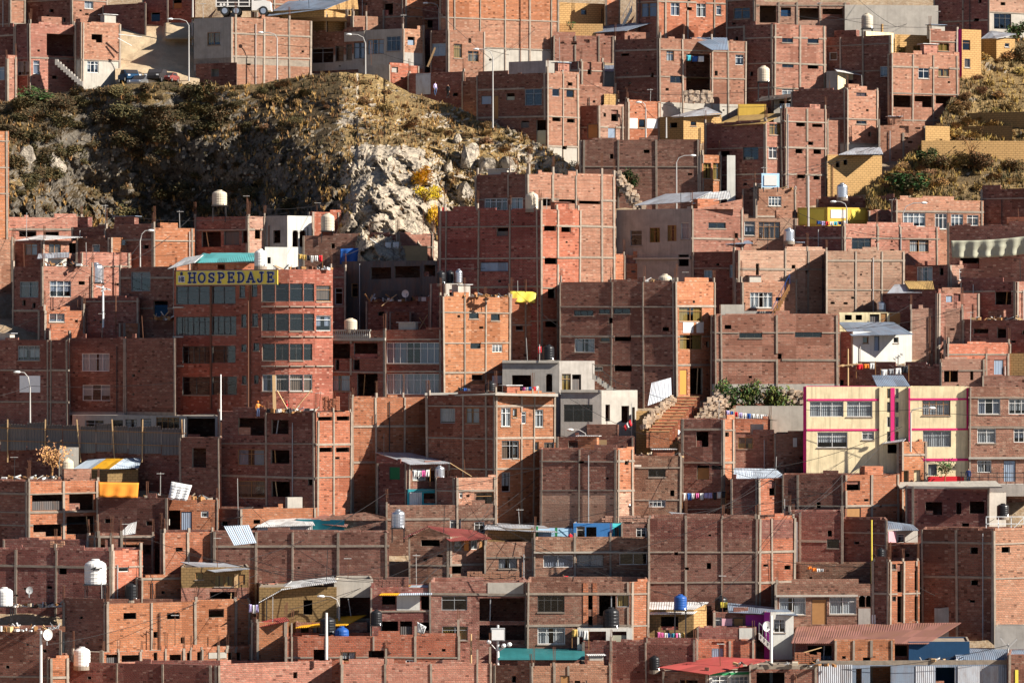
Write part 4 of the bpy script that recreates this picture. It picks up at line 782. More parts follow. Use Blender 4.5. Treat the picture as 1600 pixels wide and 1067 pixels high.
def gable(key, pts, mat):
    B = BLD[key]; mb = MB(); q = [pt(x, y, B['Y'] + d) for x, y, d in pts]; n = Vector((0, .12, 0))
    mb.poly(q, mat); mb.poly([a + n for a in q][::-1], mat)
    for i in range(len(q)): mb.poly([q[i], q[(i + 1) % len(q)], q[(i + 1) % len(q)] + n, q[i] + n], mat)
    mb.build('gable', B['root'])
gable('D7', [(641,839,.55),(703,839,.02),(703,836,.02),(671,824.5,.2)], 'b'); gable('D5', [(405,918,.02),(525,918,.02),(525,909,.02),(462,916,.02)], 'm') if 0 else None
gable('D16', [(1084,953,.05),(1104,953,.6),(1104,943,.6)], 'a'); gable('A5', [(507,15,.05),(560,15,1.8),(558,-4,1.8)], 'a')
gable('B10', [(1086,327,.3),(1160,327,1.6),(1160,311,1.6)], 't'); gable('D14', [(1461,951,.05),(1526,951,.05),(1526,946,.05),(1512,944,.05)], 'k')
gable('A18', [(1068,183,.05),(1127,183,1.0),(1127,177,1.0)], 'a'); gable('C11', [(588,725,1.8),(637,725,.03),(637,723,.03),(588,709,1.8)], 'd')
gable('D4s', [(500,813,.3),(604,813,.02),(604,808,.02),(570,800,.3),(520,806,.3)], 'b')

# ================================================================== ground: terraced hillside reaching the horizon
def nz(x, y, z=0): return noise.noise(Vector((x, y, z)))
def slope_z(y): return ZC - 188.1 + .5375 * y
xs_ = list(np.arange(-3000, -70, 200)) + list(np.arange(-70, 70.1, 1.1)) + list(np.arange(100, 3001, 200))
ys_ = list(np.arange(-2000, 240, 120)) + list(np.arange(240, 445, 1.0)) + [450, 460, 480, 500, 540, 600, 800, 1200, 2000, 4000]
XX, YY = np.meshgrid(np.array(xs_, float), np.array(ys_, float))
ZZ = np.clip(slope_z(YY) - 1.6, 2.0, slope_z(470))
for i in range(ZZ.shape[0]):
    if 240 < ys_[i] < 480:
        for j in range(ZZ.shape[1]):
            if abs(xs_[j]) < 75: ZZ[i, j] += .5 * nz(xs_[j] * .25, ys_[i] * .25) + .2 * nz(xs_[j] * .9, ys_[i] * .9, 5)
for poly, zb_ in CARVE:
    x0, x1 = min(p[0] for p in poly) - 1, max(p[0] for p in poly) + 1; y0, y1 = min(p[1] for p in poly) - 1.5, max(p[1] for p in poly) + 1
    msk = (XX > x0) & (XX < x1) & (YY > y0) & (YY < y1); ZZ[msk] = np.minimum(ZZ[msk], zb_ - .35)
PXX = XX / YY * F + 800
for a_, b_, y1_ in ((-80, 500, 402), (499, 720, 396), (719, 920, 374)):
    msk = (PXX > a_) & (PXX < b_) & (YY > 361) & (YY < y1_); ZZ[msk] = np.minimum(ZZ[msk], slope_z(359) - 1.6)
def soil_mat():
    m, nt, b = new_mat('soil'); tc = nt.nodes.new('ShaderNodeTexCoord'); v = tc.outputs['Object']
    a = noise_tex(nt, v, .35, 6, .65); c = noise_tex(nt, v, 2.2, 6, .7)
    col = mix(nt, a, (.16, .095, .055), (.34, .24, .14)); col = mix(nt, ramp(nt, c, [(.4, (0, 0, 0)), (.7, (.8, .8, .8))]), col, (.40, .33, .24))
    L(nt, col, b.inputs['Base Color']); bp = N(nt, 'ShaderNodeBump'); bp.inputs['Strength'].default_value = .8; bp.inputs['Distance'].default_value = .15
    L(nt, c, bp.inputs['Height']); L(nt, bp.outputs[0], b.inputs['Normal']); M['soil'] = m
soil_mat()
def sheet(name, P, mat, kind='structure', smooth=True, ctr=None):
    ny, nx = P.shape[:2]; me = bpy.data.meshes.new(name); V = P.reshape(-1, 3)
    idx = np.arange(ny * nx).reshape(ny, nx); fs = np.stack([idx[:-1, :-1], idx[:-1, 1:], idx[1:, 1:], idx[1:, :-1]], -1).reshape(-1, 4)
    me.from_pydata(V.tolist(), [], fs.tolist()); me.materials.append(M[mat])
    me.polygons.foreach_set('use_smooth', [smooth] * len(fs)); me.update()
    o = bpy.data.objects.new(name, me); COL.objects.link(o); o['kind'] = kind; return o
sheet('ground', np.stack([XX, YY, ZZ], -1), 'soil')

# ------------------------------------------------------------------ rocky hill
def rock_mat(key='rock', t0=.58, t1=.76, dark=1, spk=1):
    m, nt, b = new_mat('scrub_' + key); tc = nt.nodes.new('ShaderNodeTexCoord'); v = tc.outputs['Object']
    geo = nt.nodes.new('ShaderNodeNewGeometry'); sp = nt.nodes.new('ShaderNodeSeparateXYZ'); L(nt, geo.outputs['True Normal'], sp.inputs[0])
    n1 = noise_tex(nt, v, .22, 6, .68); n2 = noise_tex(nt, v, 1.5, 7, .72); n3 = noise_tex(nt, v, 6, 5, .7)
    rock = mix(nt, n1, (.33, .28, .22) if spk == 1 else (.34, .28, .21), (.64, .54, .41) if spk == 1 else (.60, .50, .37)); rock = mix(nt, ramp(nt, n2, [(.36, (spk,) * 3), (.55, (0, 0, 0))]), rock, (.13, .105, .085))
    vo = N(nt, 'ShaderNodeTexVoronoi', feature='DISTANCE_TO_EDGE'); vo.inputs['Scale'].default_value = .55 if spk == 1 else .42
    mp = N(nt, 'ShaderNodeMapping'); mp.inputs['Rotation'].default_value = (.4, .5, .3); mp.inputs['Scale'].default_value = (1, 1, .45)
    ns = N(nt, 'ShaderNodeTexNoise'); ns.inputs['Scale'].default_value = .9; L(nt, v, ns.inputs['Vector']); av = N(nt, 'ShaderNodeVectorMath', operation='ADD'); L(nt, v, av.inputs[0]); L(nt, ns.outputs['Color'], av.inputs[1])
    L(nt, av.outputs[0], mp.inputs[0]); L(nt, mp.outputs[0], vo.inputs['Vector'])
    cr = ramp(nt, vo.outputs['Distance'], [(.0, (.6, .6, .6)), (.02 if spk == 1 else .045, (0, 0, 0))])
    rock = mix(nt, cr, rock, (.05, .042, .035))
    n4 = noise_tex(nt, v, .13, 4, .6)
    grass = mix(nt, n2, (.26, .16, .065), (.62, .42, .17)); grass = mix(nt, ramp(nt, n4, [(.4, (.5 if key == 'rock' else .85,) * 3), (.56, (0, 0, 0))]), grass, (.15, .095, .045)); grass = mix(nt, ramp(nt, n3, [(.42, (0, 0, 0)), (.62, (.9, .9, .9))]), grass, (.085, .062, .028))
    ad = N(nt, 'ShaderNodeMath', operation='ADD'); L(nt, sp.outputs['Z'], ad.inputs[0])
    sc = N(nt, 'ShaderNodeMath', operation='MULTIPLY_ADD'); L(nt, n2, sc.inputs[0]); sc.inputs[1].default_value = .6; sc.inputs[2].default_value = -.3; L(nt, sc.outputs[0], ad.inputs[1])
    col = mix(nt, ramp(nt, ad.outputs[0], [(t0, (0, 0, 0)), (t1, (1, 1, 1))]), rock, grass)
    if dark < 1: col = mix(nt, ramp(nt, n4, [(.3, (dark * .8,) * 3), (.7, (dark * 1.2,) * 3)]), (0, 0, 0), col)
    L(nt, col, b.inputs['Base Color']); bp = N(nt, 'ShaderNodeBump'); bp.inputs['Strength'].default_value = .5 + .5 * spk; bp.inputs['Distance'].default_value = .25
    hh = mix(nt, .5, n2, n3); hh = mix(nt, cr, hh, (0, 0, 0)); L(nt, hh, bp.inputs['Height']); L(nt, bp.outputs[0], b.inputs['Normal']); M[key] = m
rock_mat(); rock_mat('slope', -.1, .25, .74); rock_mat('outcrop', 1.0, 1.3, 1, .8); rock_mat('shade_tinted_rock', .42, .66, .36)  # last material darkens the left flank: its shade put into the colour
HT = [(-40,172),(0,160),(60,152),(120,142),(190,132),(260,128),(330,136),(400,132),(450,122),(500,116),(540,113),(590,118),(640,145),(700,163),(760,188),(820,213),(870,243),(905,268),(960,288),(1010,300)]
BRK = [(-40,305),(0,300),(60,290),(150,245),(250,212),(330,196),(420,196),(500,214),(545,225),(620,232),(700,215),(780,238),(880,275),(1010,310)]
BRK0 = BRK
ip = lambda x, t: float(np.interp(x, [p[0] for p in t], [p[1] for p in t]))
def hillD(x, y):
    yt = ip(x, HT) - 4; bot = 422; t = min(1, max(0, (bot - y) / (bot - yt)))
    dt = min(23 + 7 * min(1, max(0, x / 545)), D(yt) - 370 - ip(x, [(-40, 1.2), (180, 3.5), (545, 0), (700, 3), (880, 8), (1010, 12)]) - (1.5 if x > 600 else 0))
    d = 367 + max(4, dt) * t ** (2.35 - .6 * min(1, max(0, (x - 470) / 90)))
    w = min(1, max(.15, (y - 118) / 170))
    d += ip(x, [(-40, 8), (20, 10), (110, 19), (180, 23), (270, 23), (400, 15), (480, 7.5), (530, 2.2), (560, .3), (600, .2), (700, 3), (880, 8), (1010, 12)]) * (w if x < 545 else w + (1 - w) * min(1, (x - 545) / 130))
    d -= 3.2 * math.exp(-((x - 615) / 66) ** 4) * min(1, max(0, (y - 215 - 8 * nz(x * .06, 2)) / 26))     # the pale outcrop stands proud
    return d
hx = np.arange(-40, 1012, 3.0); nr = 96
PH = np.zeros((nr + 2, len(hx), 3))
for j, x in enumerate(hx):
    yt = ip(x, HT) + 2.5 * nz(x * .03, 3) + 1.5 * nz(x * .11, 9); yb = 432
    for i in range(nr):
        y = yt + (yb - yt) * i / (nr - 1); d = hillD(x, y); steep = 1 / (1 + math.exp(-(y - ip(x, BRK)) / 22)); oc = math.exp(-((x - 612) / 62) ** 4) * min(1, max(0, (y - 226) / 14))
        p = pt(x, y, d); q = p * .16
        rp = Vector((p.x * .8 + p.z * .55, p.y, p.z * .8 - p.x * .5)); d += steep * ((noise.cell(rp * .42) - .5) * .95 + (noise.cell(rp * .9 + Vector((7, 3, 1))) - .5) * .5) * (1 if x > 520 else .7)
        big = noise.fractal(Vector((q.x, q.y, q.z)), .9, 2.1, 5); gu = nz((p.x + p.z * 1.3) * .11, (p.z - p.x * .4) * .04, 6); d += (1 - steep * .4) * (2.4 * gu if x < 560 else .8 * gu); vd, _ = noise.voronoi(Vector((p.x * .3 + .5 * p.z * .3, p.y * .3, p.z * .2)))
        lump = (vd[1] - vd[0]); v2, _ = noise.voronoi(Vector((p.x * .8 - p.z * .3, p.y * .8, p.z * .6)))
        d += steep * (1 - .2 * oc) * (-1.7 * big - 1.5 * min(lump, .9) - .5 * min(v2[1] - v2[0], .8)) + (1 - steep) * (-.9 * big - .7 * (v2[1] - v2[0]) * (.3 + .7 * abs(big)))
        PH[nr - 1 - i, j] = pt(x, y, d)
    top = PH[nr - 1, j]; PH[nr, j] = (top[0] * 1.01, top[1] + 5, top[2] - .6); PH[nr + 1, j] = (top[0] * 1.03, top[1] + 13, top[2] - 7)
hill = sheet('rocky_hill', PH, 'rock', smooth=False); hill.data.materials.append(M['shade_tinted_rock']); hill.data.materials.append(M['outcrop'])
CY = [533.5 - (PH[:, :, 2][i, j] - ZC) * F / PH[i, j, 1] for i in range(nr + 1) for j in range(len(hx) - 1)]
outc = lambda x, y: 548 + 10 * nz(y * .05, 3) < x < 690 - .25 * max(0, 330 - y) + 14 * nz(y * .06, 5) and y > 226 + .12 * abs(x - 590) + 10 * nz(x * .05, 1)
outb = lambda k: outc(hx[k % (len(hx) - 1)], CY[k])
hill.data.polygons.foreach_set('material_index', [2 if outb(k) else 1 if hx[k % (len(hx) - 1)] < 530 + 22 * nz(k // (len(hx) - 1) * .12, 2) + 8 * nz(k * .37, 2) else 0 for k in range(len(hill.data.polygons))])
def on_hill(x, y):
    j = int(np.clip(round((x + 40) / 3), 0, len(hx) - 1)); col_ = PH[:nr, j]
    z = [533.5 - (p[2] - ZC) * F / p[1] for p in col_]; i = int(np.argmin(np.abs(np.array(z) - y))); return Vector(col_[i])

# ------------------------------------------------------------------ dry slope at the right, sandy track at the top
SL = [(1360,296),(1400,262),(1440,228),(1470,190),(1500,110),(1530,72),(1560,60),(1640,58)]
sx = np.arange(1355, 1650, 3.0); PS = np.zeros((61, len(sx), 3))
for j, x in enumerate(sx):
    yt = ip(x, SL)
    for i in range(60):
        y = 330 - (330 - yt) * i / 59; d = D(y) - 1.2 + .01 * (x - 1500)
        p = pt(x, y, d); q = p * .22; big = noise.fractal(Vector((q.x, q.y, q.z)), .9, 2.1, 5)
        PS[i, j] = pt(x, y, d - 1.5 * big)
    PS[60, j] = PS[59, j] + np.array((0, 6, -2))
sheet('dry_slope', PS, 'slope', smooth=False)
def on_slope(x, y):
    j = int(np.clip(round((x - 1355) / 3), 0, len(sx) - 1)); z = [533.5 - (p[2] - ZC) * F / p[1] for p in PS[:60, j]]
    return Vector(PS[int(np.argmin(np.abs(np.array(z) - y))), j])
def sand_mat():
    m, nt, b = new_mat('sand'); tc = nt.nodes.new('ShaderNodeTexCoord'); a = noise_tex(nt, tc.outputs['Object'], .6, 6, .65)
    L(nt, mix(nt, a, (.30, .21, .12), (.56, .44, .29)), b.inputs['Base Color']); bp = N(nt, 'ShaderNodeBump'); bp.inputs['Distance'].default_value = .2; L(nt, a, bp.inputs['Height']); L(nt, bp.outputs[0], b.inputs['Normal']); M['sand'] = m
sand_mat()
tx = np.arange(180, 315, 3.0); PT = np.zeros((40, len(tx), 3))
for j, x in enumerate(tx):
    for i in range(40):
        y = 135 - (135 - 36) * i / 39; d = D(y) - 1.0; p = pt(x, y, d); d -= .8 * noise.fractal(Vector((p.x * .2, p.y * .2, p.z * .3)), .9, 2.1, 4) + (1.6 if x > 255 and y < 62 else 0)
        PT[i, j] = pt(x, y, d)
sheet('sandy_track', PT, 'sand')
PR = np.zeros((6, 30, 3))
for i in range(6):
    for j in range(30): PR[i, j] = pt(296 + j * 8.4, 27.5, 405.5) + Vector((0, i * 2.2, .12 * nz(i, j)))
sheet('dirt_road', PR, 'sand')
# ================================================================== water tanks
CN = {'black': 'black', 'tanb': 'beige', 'white': 'white', 'blue': 'blue', 'steel': 'shiny steel'}
def tank(x, y0, y1, w, mat, Y, label, stand=None):
    """plastic or steel water tank: x centre, y0..y1 rows, w pixel width, optional row of the foot of its stand"""
    s = mpp(Y); r = w * s / 2; h = (y1 - y0) * s; b = pt(x, y1, Y)
    foot = pt(x, stand, Y) if stand else b
    root = thing('water_tank', label, 'water tank', foot, 'water tanks on roofs and stands')
    mb = MB(); pr = [(r * .96, 0), (r, .03 * h)]
    for k in range(4):
        z = h * (.08 + .16 * k); pr += [(r, z), (r * 1.02, z + .02 * h), (r * 1.02, z + .05 * h), (r, z + .07 * h)] if mat != 'steel' else [(r, z), (r * 1.015, z + .01 * h), (r, z + .02 * h)]
    pr += [(r, .74 * h), (r * .93, .82 * h), (r * .62, .91 * h), (r * .36, .94 * h)]
    mb.lathe(b, pr, mat); mb.build('body', root, smooth=True)
    lb = MB(); lb.lathe(b + Vector((0, 0, .94 * h)), [(r * .38, 0), (r * .38, .045 * h), (r * .3, .06 * h)], mat); lb.build('lid', root)
    pb = MB(); pb.tube([b + Vector((r * .7, -r * .75, .12 * h)), b + Vector((r * .75, -r * .85, 0))], .03, 'steel', 6); pb.build('outlet', root)
    if stand:
        sb = MB(); H_ = b.z - foot.z
        for dx in (-1, 1):
            for dy in (-1, 1): 
                q = MB(); q.beam(foot + Vector((dx * r * .85, dy * r * .85, -.6)), b + Vector((dx * r * .85, dy * r * .85, -.06)), .07, 'iron'); q.build('leg', root)
        sb.box(b + Vector((-r * 1.05, -r * 1.05, -.08)), (2.1 * r, 0, 0), (0, 2.1 * r, 0), (0, 0, .075), 'iron'); sb.build('platform', root)
    else:
        sb = MB(); sb.lathe(b + Vector((0, 0, -.3)), [(r * 1.05, 0), (r * 1.05, .295)], 'f'); sb.build('base', root)
    return root
bY = lambda k, d=0: BLD[k]['Y'] + d
for a in [
    (1193,103,128,19,'tanb',D(165)-1,'beige water tank on a white frame beside the tall plain brick block',150), (1355,21,45,18,'tanb',bY('A21k',-2),'beige water tank in front of the grey panel wall',56),
    (1316,286,309,17,'steel',bY('A28',.8),'steel water tank above the yellow courtyard wall',None), (343,297,321,23,'tanb',bY('B5',1.5),'beige water tank on thin legs in front of the dark cliff',338),
    (512,333,361,21,'tanb',bY('B5c',-1.2),'beige water tank in front of the orange parapet house',370), (407,389,416,19,'white',bY('B4',.8),'white water tank beside the turquoise sheet roof',None),
    (150,410,442,25,'steel',bY('B3r',-1.4),'large steel water tank beside the yellow cornered house',470), (831,300,327,20,'tanb',bY('B8',.9),'beige water tank on the shoulder of the tall brick tower',None),
    (689,423,443,15,'black',bY('C7t',.7),'black water tank on the shaded stair tower',None), (703,422,443,13,'black',bY('C7t',1.6),'second black water tank on the stair tower, next to the steel drum',None), (717,420,442,11,'steel',bY('C7t',.9),'narrow steel drum on the stair tower',None),
    (1039,428,457,22,'tanb',bY('B9',1.6),'beige water tank on the wide dark brick building',None), (1233,356,377,17,'steel',bY('B12a',2.5),'steel water tank beside the dark side of the two window house',None),
    (1377,470,484,14,'steel',bY('B15y',1.5),'small steel tank above the yellow rooms',None), (857,538,562,18,'black',bY('C9',1.2),'black water tank on the grey concrete upper storey',None),
    (767,595,617,19,'black',bY('C10',1.2),'black water tank on the red brick corner house',None), (548,497,515,20,'tanb',bY('C7',1.4),'squat beige water tank behind the balustrade',None),
    (687,727,746,16,'steel',bY('C11t',.5),'grey water tank on the turquoise room',764), (622,795,824,22,'steel',bY('C11l',-1.2),'steel water tank on an iron stand below the tin roofed house',836),
    (977,766,789,18,'black',bY('C13',-1.2),'black water tank on a stand against the brown blank house',806), (104,715,743,22,'tanb',D(745),'beige water tank beside the dry tree',None),
    (149,873,912,34,'white',D(950)-1,'large white water tank with a dark scribble on a tall iron stand',948), (7,917,946,26,'white',D(955),'pale water tank cut by the edge of the picture',960),
    (206,908,937,22,'black',D(946),'black water tank behind the pale orange brick house',None), (128,1010,1040,26,'white',bY('D21b',-.3),'white water tank between the short concrete columns',None),
    (512,963,989,25,'black',bY('D20y',-1.2),'black water tank beside the white pole under the yellow awning',1000), (534,978,1009,22,'blue',bY('D20y',-2.2),'blue water tank under the yellow awning',None),
    (588,952,976,18,'black',bY('D18s',-1),'black water tank at the corner of the balcony house',996), (955,948,980,25,'black',bY('D17k',.8),'biggest black water tank, on the little kiosk',None),
    (1063,928,952,20,'blue',bY('D16',-.9),'blue water tank on a tall iron stand by the mud shed',992), (1127,930,955,20,'black',bY('D15v',2.6),'black water tank with a yellow sticker beside the blue grey roof',None),
    (1023,1023,1046,17,'black',D(1050),'black water tank behind the red sheet roof',None), (1376,855,877,13,'black',bY('D12t',.9),'black water tank beside the ochre pole',None), (1567,786,806,19,'black',bY('C18y',-1),'black water tank at the right edge by the yellow strip',None)]:
    t = tank(*a[:6], a[6], a[7])
    if 'scribble' in a[6]:
        q = MB(); Y = a[5] - a[3] * mpp(a[5]) / 2 - .02
        for p0, p1 in (((142, 889), (150, 886)), ((150, 886), (146, 891)), ((146, 890), (156, 888)), ((156, 888), (160, 887))): q.beam(pt(*p0, Y), pt(*p1, Y), .09, 'black')
        q.build('mark', t)
    if 'sticker' in a[6]:
        q = MB(); Y = a[5] - a[3] * mpp(a[5]) / 2 - .03; q.box(pt(1126, 949, Y), (.55, 0, 0), (0, .03, 0), (0, 0, .45), 'signy'); q.build('sticker', t)

# ================================================================== street lamps and poles
def lamp(xp, yb, yt, xh, yh, Y, label, th=.07):
    root = thing('street_lamp', label, 'street lamp', pt(xp, yb, Y), 'street lamps')
    a, b = pt(xp, yb + 12, Y), pt(xp, yt, Y); h = pt(xh, yh, Y)
    q = MB(); q.tube([a, a.lerp(b, .5), b], [th * 1.25, th, th * .8], 'pole'); q.build('pole', root, smooth=True)
    c = Vector((b.x + (h.x - b.x) * .15, Y, b.z + (h.z - b.z) * .65)); c2 = Vector((b.x + (h.x - b.x) * .5, Y, b.z + (h.z - b.z) * .95))
    q = MB(); q.tube([b, c, c2, h], .045, 'pole', 6); q.build('arm', root, smooth=True)
    s = 1 if h.x > b.x else -1
    q = MB(); q.lathe((0, 0, 0), [(.05, -.16), (.13, -.1), (.17, .05), (.15, .25), (.06, .42)], 'lightw', 12)
    q.v = [(h.x + s * (z), Y + y * .9, h.z + x * .7 - .02) for x, y, z in q.v]; q.build('lamp_head', root, smooth=True)
for a in [(295,116,40,268,30,D(120)-2,'street lamp with curved arm beside the grey plaster house by the track'), (433,124,60,409,51,D(128)-1,'street lamp in front of the house with pale brick sides'),
    (571,112,68,547,54,bY('A8',-4),'street lamp in front of the long dark glazed front'), (686,48,15,667,5,bY('A6b',-1),'street lamp beside the wide orange brick building'),
    (770,188,90,746,77,bY('A11',-3),'tall street lamp beside the corner house on the rocky hill'), (219,436,378,234,360,D(440)-1,'curved street lamp beside the sunlit blank wall'),
    (47,664,605,29,581,bY('C1',-1.5),'street lamp in the shade above the tin fence'), (1323,350,325,1304,315,bY('A27',-1),'street lamp in front of the yellow courtyard wall'),
    (1411,356,334,1442,317,bY('A28',-1.5),'street lamp with long arm in front of four white windows'), (1423,694,644,1454,637,bY('C15b',-1.5),'street lamp in front of the yellow block with red trim'),
    (918,706,688,893,671,bY('C9g',-1),'street lamp in front of the low garage'), (530,966,946,504,931,bY('D6',-1.5),'street lamp in front of the white rendered house'),
    (1057,332,254,1081,243,D(336),'street lamp on a tall white pole below the brown yard wall'), (1009,207,170,1000,160,D(210)-1,'short street lamp beside the white doors')]:
    lamp(*a)
def pole(xp, yb, yt, Y, label, mat='pole', w=.1, cross=None, name='utility_pole', xt=None):
    root = thing(name, label, 'pole', pt(xp, yb, Y), 'poles')
    q = MB(); q.tube([pt(xp, yb + 10, Y), pt(xt or xp, yt, Y)], [w, w * .8], mat, 10); q.build('shaft', root, smooth=True)
    if cross:
        for c in cross: q = MB(); q.beam(pt(c[0], c[1], Y - .12), pt(c[2], c[3], Y - .12), .1, mat); q.build('crossarm', root)
for a in [(301,64,-8,D(68)-1,'tall pale pole rising past the top edge beside the track','pole',.11), (161,502,447,bY('B3c',-1.5),'white post with crossarm among the dark roofs','lightw',.1,[(150,447,173,453),(158,455,168,451)]),
    (181,512,440,bY('B3c',-1),'thin dark pole beside the white crossarm post','rust',.05), (1263,347,275,bY('A27',-1.2),'tall plain pole beside the yellow courtyard wall','pole',.11),
    (1325,607,545,bY('C17d',-1),'wooden post with crossbar behind the yellow building','woodl',.08,[(1309,572,1347,568)]), (1362,912,812,bY('D12w',-1.5),'thin ochre pole in front of the dark brick block','signy',.07),
    (1205,1080,961,bY('D15',-3),'thick white pole in front of the white stair house','white',.13), (64,1080,985,bY('D25',-2.5),'thick white pole carrying a broken dish','white',.12),
    (510,1020,957,bY('D20',-.8),'white pole beside the blue water tank','white',.12), (388,648,470,bY('B4',-1.2),'dark drain pole on the guesthouse front','rust',.05), (345,646,585,bY('C6',-.5),'white post on the roof of the unfinished building','lightw',.06),
    (1041,206,184,D(210)-1,'short pale post beside the low tin roof','pole',.09), (1575,1026,1005,bY('D14v',-1),'double lamp post at the vaulted hall','pole',.08,[(1563,996,1575,1012),(1575,1012,1589,998)]),
    (1500,800,752,bY('C16',-4),'bare post beside the railing','iron',.04), (736,1046,990,bY('D20',-.6),'pale wooden post at the end of the tile brick wall','woodl',.08)]:
    pole(*a)
Y = bY('D18', -4); m = thing('floodlight_mast', 'tall white mast with a square floodlight and three round lamps', 'floodlight', pt(778, 1080, Y))
q = MB(); q.tube([pt(778, 1085, Y), pt(778, 976, Y)], [.13, .09], 'white', 10); q.build('pole', m, smooth=True)
q = MB(); q.box(pt(767, 1001, Y - .25), (22 * mpp(Y), 0, 0), (0, .22, .06), (0, -.05, 19 * mpp(Y)), 'grey'); f = q.build('floodlight', m)
q = MB(); q.box(pt(768.5, 999.5, Y - .29), (19 * mpp(Y), 0, 0), (0, .03, 0), (0, -.05, 16 * mpp(Y)), 'lightw'); q.build('lens', f)
for x, y in ((764, 1002), (787, 1008), (796, 1006)):
    q = MB(); q.tube([pt(778, 1018, Y), pt(x, y, Y - .1)], .04, 'white', 6); a = q.build('arm', m)
    q = MB(); q.lathe(pt(x, y + 2, Y - .15), [(.05, -.1), (.17, 0), (.2, .12), (.1, .24)], 'lightw', 12); q.build('lamp', a, smooth=True)

# ================================================================== guesthouse sign
B = BLD['B4']; P0 = B['info'][0]
sg = None
def sign():
    p, d, n, Ln = P0
    Y = B['Y']; s0 = B['loc'](279)[1]; s1 = s0 + (B['loc'](407)[1] - s0) * (437 - 279) / (407 - 279)
    z0, z1 = pt(0, 445.5, p.y + d.y * (s0 + s1) / 2).z, pt(0, 422.5, p.y + d.y * (s0 + s1) / 2).z
    o = Vector((p.x, p.y, 0)) + d * s0 + n * .34 + Vector((0, 0, z0)); W = s1 - s0; H_ = z1 - z0
    root = thing('guesthouse_sign', 'long yellow sign reading HOSPEDAJE in navy letters on the guesthouse', 'sign', o)
    q = MB(); q.box(o, d * W, n * .09, (0, 0, H_), 'signy'); q.build('board', root)
    q = MB(); q.box(o + n * .02, d * W, n * .08, (0, 0, .05), 'grey'); q.box(o + n * .02 + Vector((0, 0, H_ - .05)), d * W, n * .08, (0, 0, .05), 'grey'); q.build('frame', root)
    arc = lambda cx, cy, rx, ry, a0, a1, k=10: [(cx + rx * math.cos(RD(a0 + (a1 - a0) * i / k)), cy + ry * math.sin(RD(a0 + (a1 - a0) * i / k))) for i in range(k + 1)]
    T = .27; sf = lambda x, y, w=.17: [(x - w, y), (x + w, y)]
    G = {'H': [[(.2, 0), (.2, 1)], [(.8, 0), (.8, 1)], [(.2, .5), (.8, .5)], sf(.2, .05), sf(.2, .95), sf(.8, .05), sf(.8, .95)],
         'O': [arc(.5, .5, .38, .44, 0, 360, 16)], 'S': [arc(.5, .72, .28, .2, 10, 270, 9) + arc(.5, .28, .28, .2, 90, -170, 9), [(.78, .72), (.78, .93)], [(.22, .07), (.22, .3)]],
         'P': [[(.25, 0), (.25, 1)], [(.2, .93), (.5, .93)] + arc(.5, .7, .3, .23, 90, -90, 8) + [(.25, .47)], sf(.25, .05), sf(.2, .95, .1)],
         'E': [[(.25, 0), (.25, 1)], [(.12, .06), (.82, .06), (.82, .27)], [(.12, .94), (.8, .94), (.8, .76)], [(.25, .5), (.62, .5)], [(.62, .4), (.62, .62)]],
         'D': [[(.25, 0), (.25, 1)], [(.1, .94), (.45, .94)] + arc(.45, .5, .37, .44, 90, -90, 10) + [(.1, .06)]],
         'A': [[(.12, .02), (.5, .98)], [(.5, .98), (.88, .02)], [(.28, .34), (.72, .34)], sf(.14, .05, .15), sf(.86, .05, .15)],
         'J': [[(.62, 1), (.62, .3)] + arc(.4, .28, .22, .22, 0, -190, 9), sf(.62, .95, .2)]}
    lw = W * .088; lh = H_ * .70
    for li, (c, th, off, k) in enumerate((('white', T + .13, .10, .1), ('navy', T, .145, .145))):
        for j, ch in enumerate('HOSPEDAJE'):
            q = MB(); e = 0
            for st in G[ch]:
                for a, b in zip(st[:-1], st[1:]):
                    A = Vector((a[0], a[1])); Bv = Vector((b[0], b[1])); sc = Vector((lw * .92, lh))
                    A = Vector((A.x * sc.x, A.y * sc.y)); Bv = Vector((Bv.x * sc.x, Bv.y * sc.y)); t = (Bv - A); l = t.length; t.normalize(); w = th * lh * .62; A = A - t * w * .32; l += w * .64
                    nn = Vector((-t.y, t.x)); e += 1
                    base = o + d * (W * .122 + j * W * .0965) + Vector((0, 0, H_ * .15)) + n * (off + e * .0009)
                    to3 = lambda v: d * v.x + Vector((0, 0, v.y))
                    q.box(base + to3(A - nn * w / 2), to3(t * l), to3(nn * w), n * .03, c)
            q.build('letter' if li else 'letter_outline', root)
    q = MB(); c = o + d * (W * .055) + Vector((0, 0, H_ * .5)) + n * .1
    q.box(c - d * .34 + Vector((0, 0, -.42)), d * .68, n * .012, (0, 0, .62), 'white'); q.build('emblem_plate', root)
    q = MB()
    for a_, b_ in (((-.22, -.34), (-.22, .1)), ((-.02, -.34), (-.02, .1)), ((-.22, -.12), (-.02, -.12)), ((.1, -.34), (.1, .1)), ((.1, .08), (.26, .02)), ((.26, .02), (.1, -.12)), ((.1, -.12), (.28, -.22)), ((.28, -.22), (.1, -.34))):
        q.beam(c + d * a_[0] + Vector((0, 0, a_[1])) + n * .03, c + d * b_[0] + Vector((0, 0, b_[1])) + n * .03, .06, 'navy')
    for k in range(5):
        t = RD(90 + 144 * k); u = RD(90 + 144 * (k + 1)); q.beam(c + d * (.17 * math.cos(t)) + Vector((0, 0, .38 + .17 * math.sin(t))) + n * .03, c + d * (.17 * math.cos(u)) + Vector((0, 0, .38 + .17 * math.sin(u))) + n * .03, .05, 'navy')
    q.build('emblem', root)
sign()
Y = bY('A26', -.8); s = thing('signboard', 'blank white signboard with pale blue frame above the brick houses', 'sign', pt(1204, 293, Y))
q = MB(); q.box(pt(1190, 293, Y), (28 * mpp(Y), .2, 0), (0, .1, 0), (0, 0, 22 * mpp(Y)), 'sb'); q.build('frame', s)
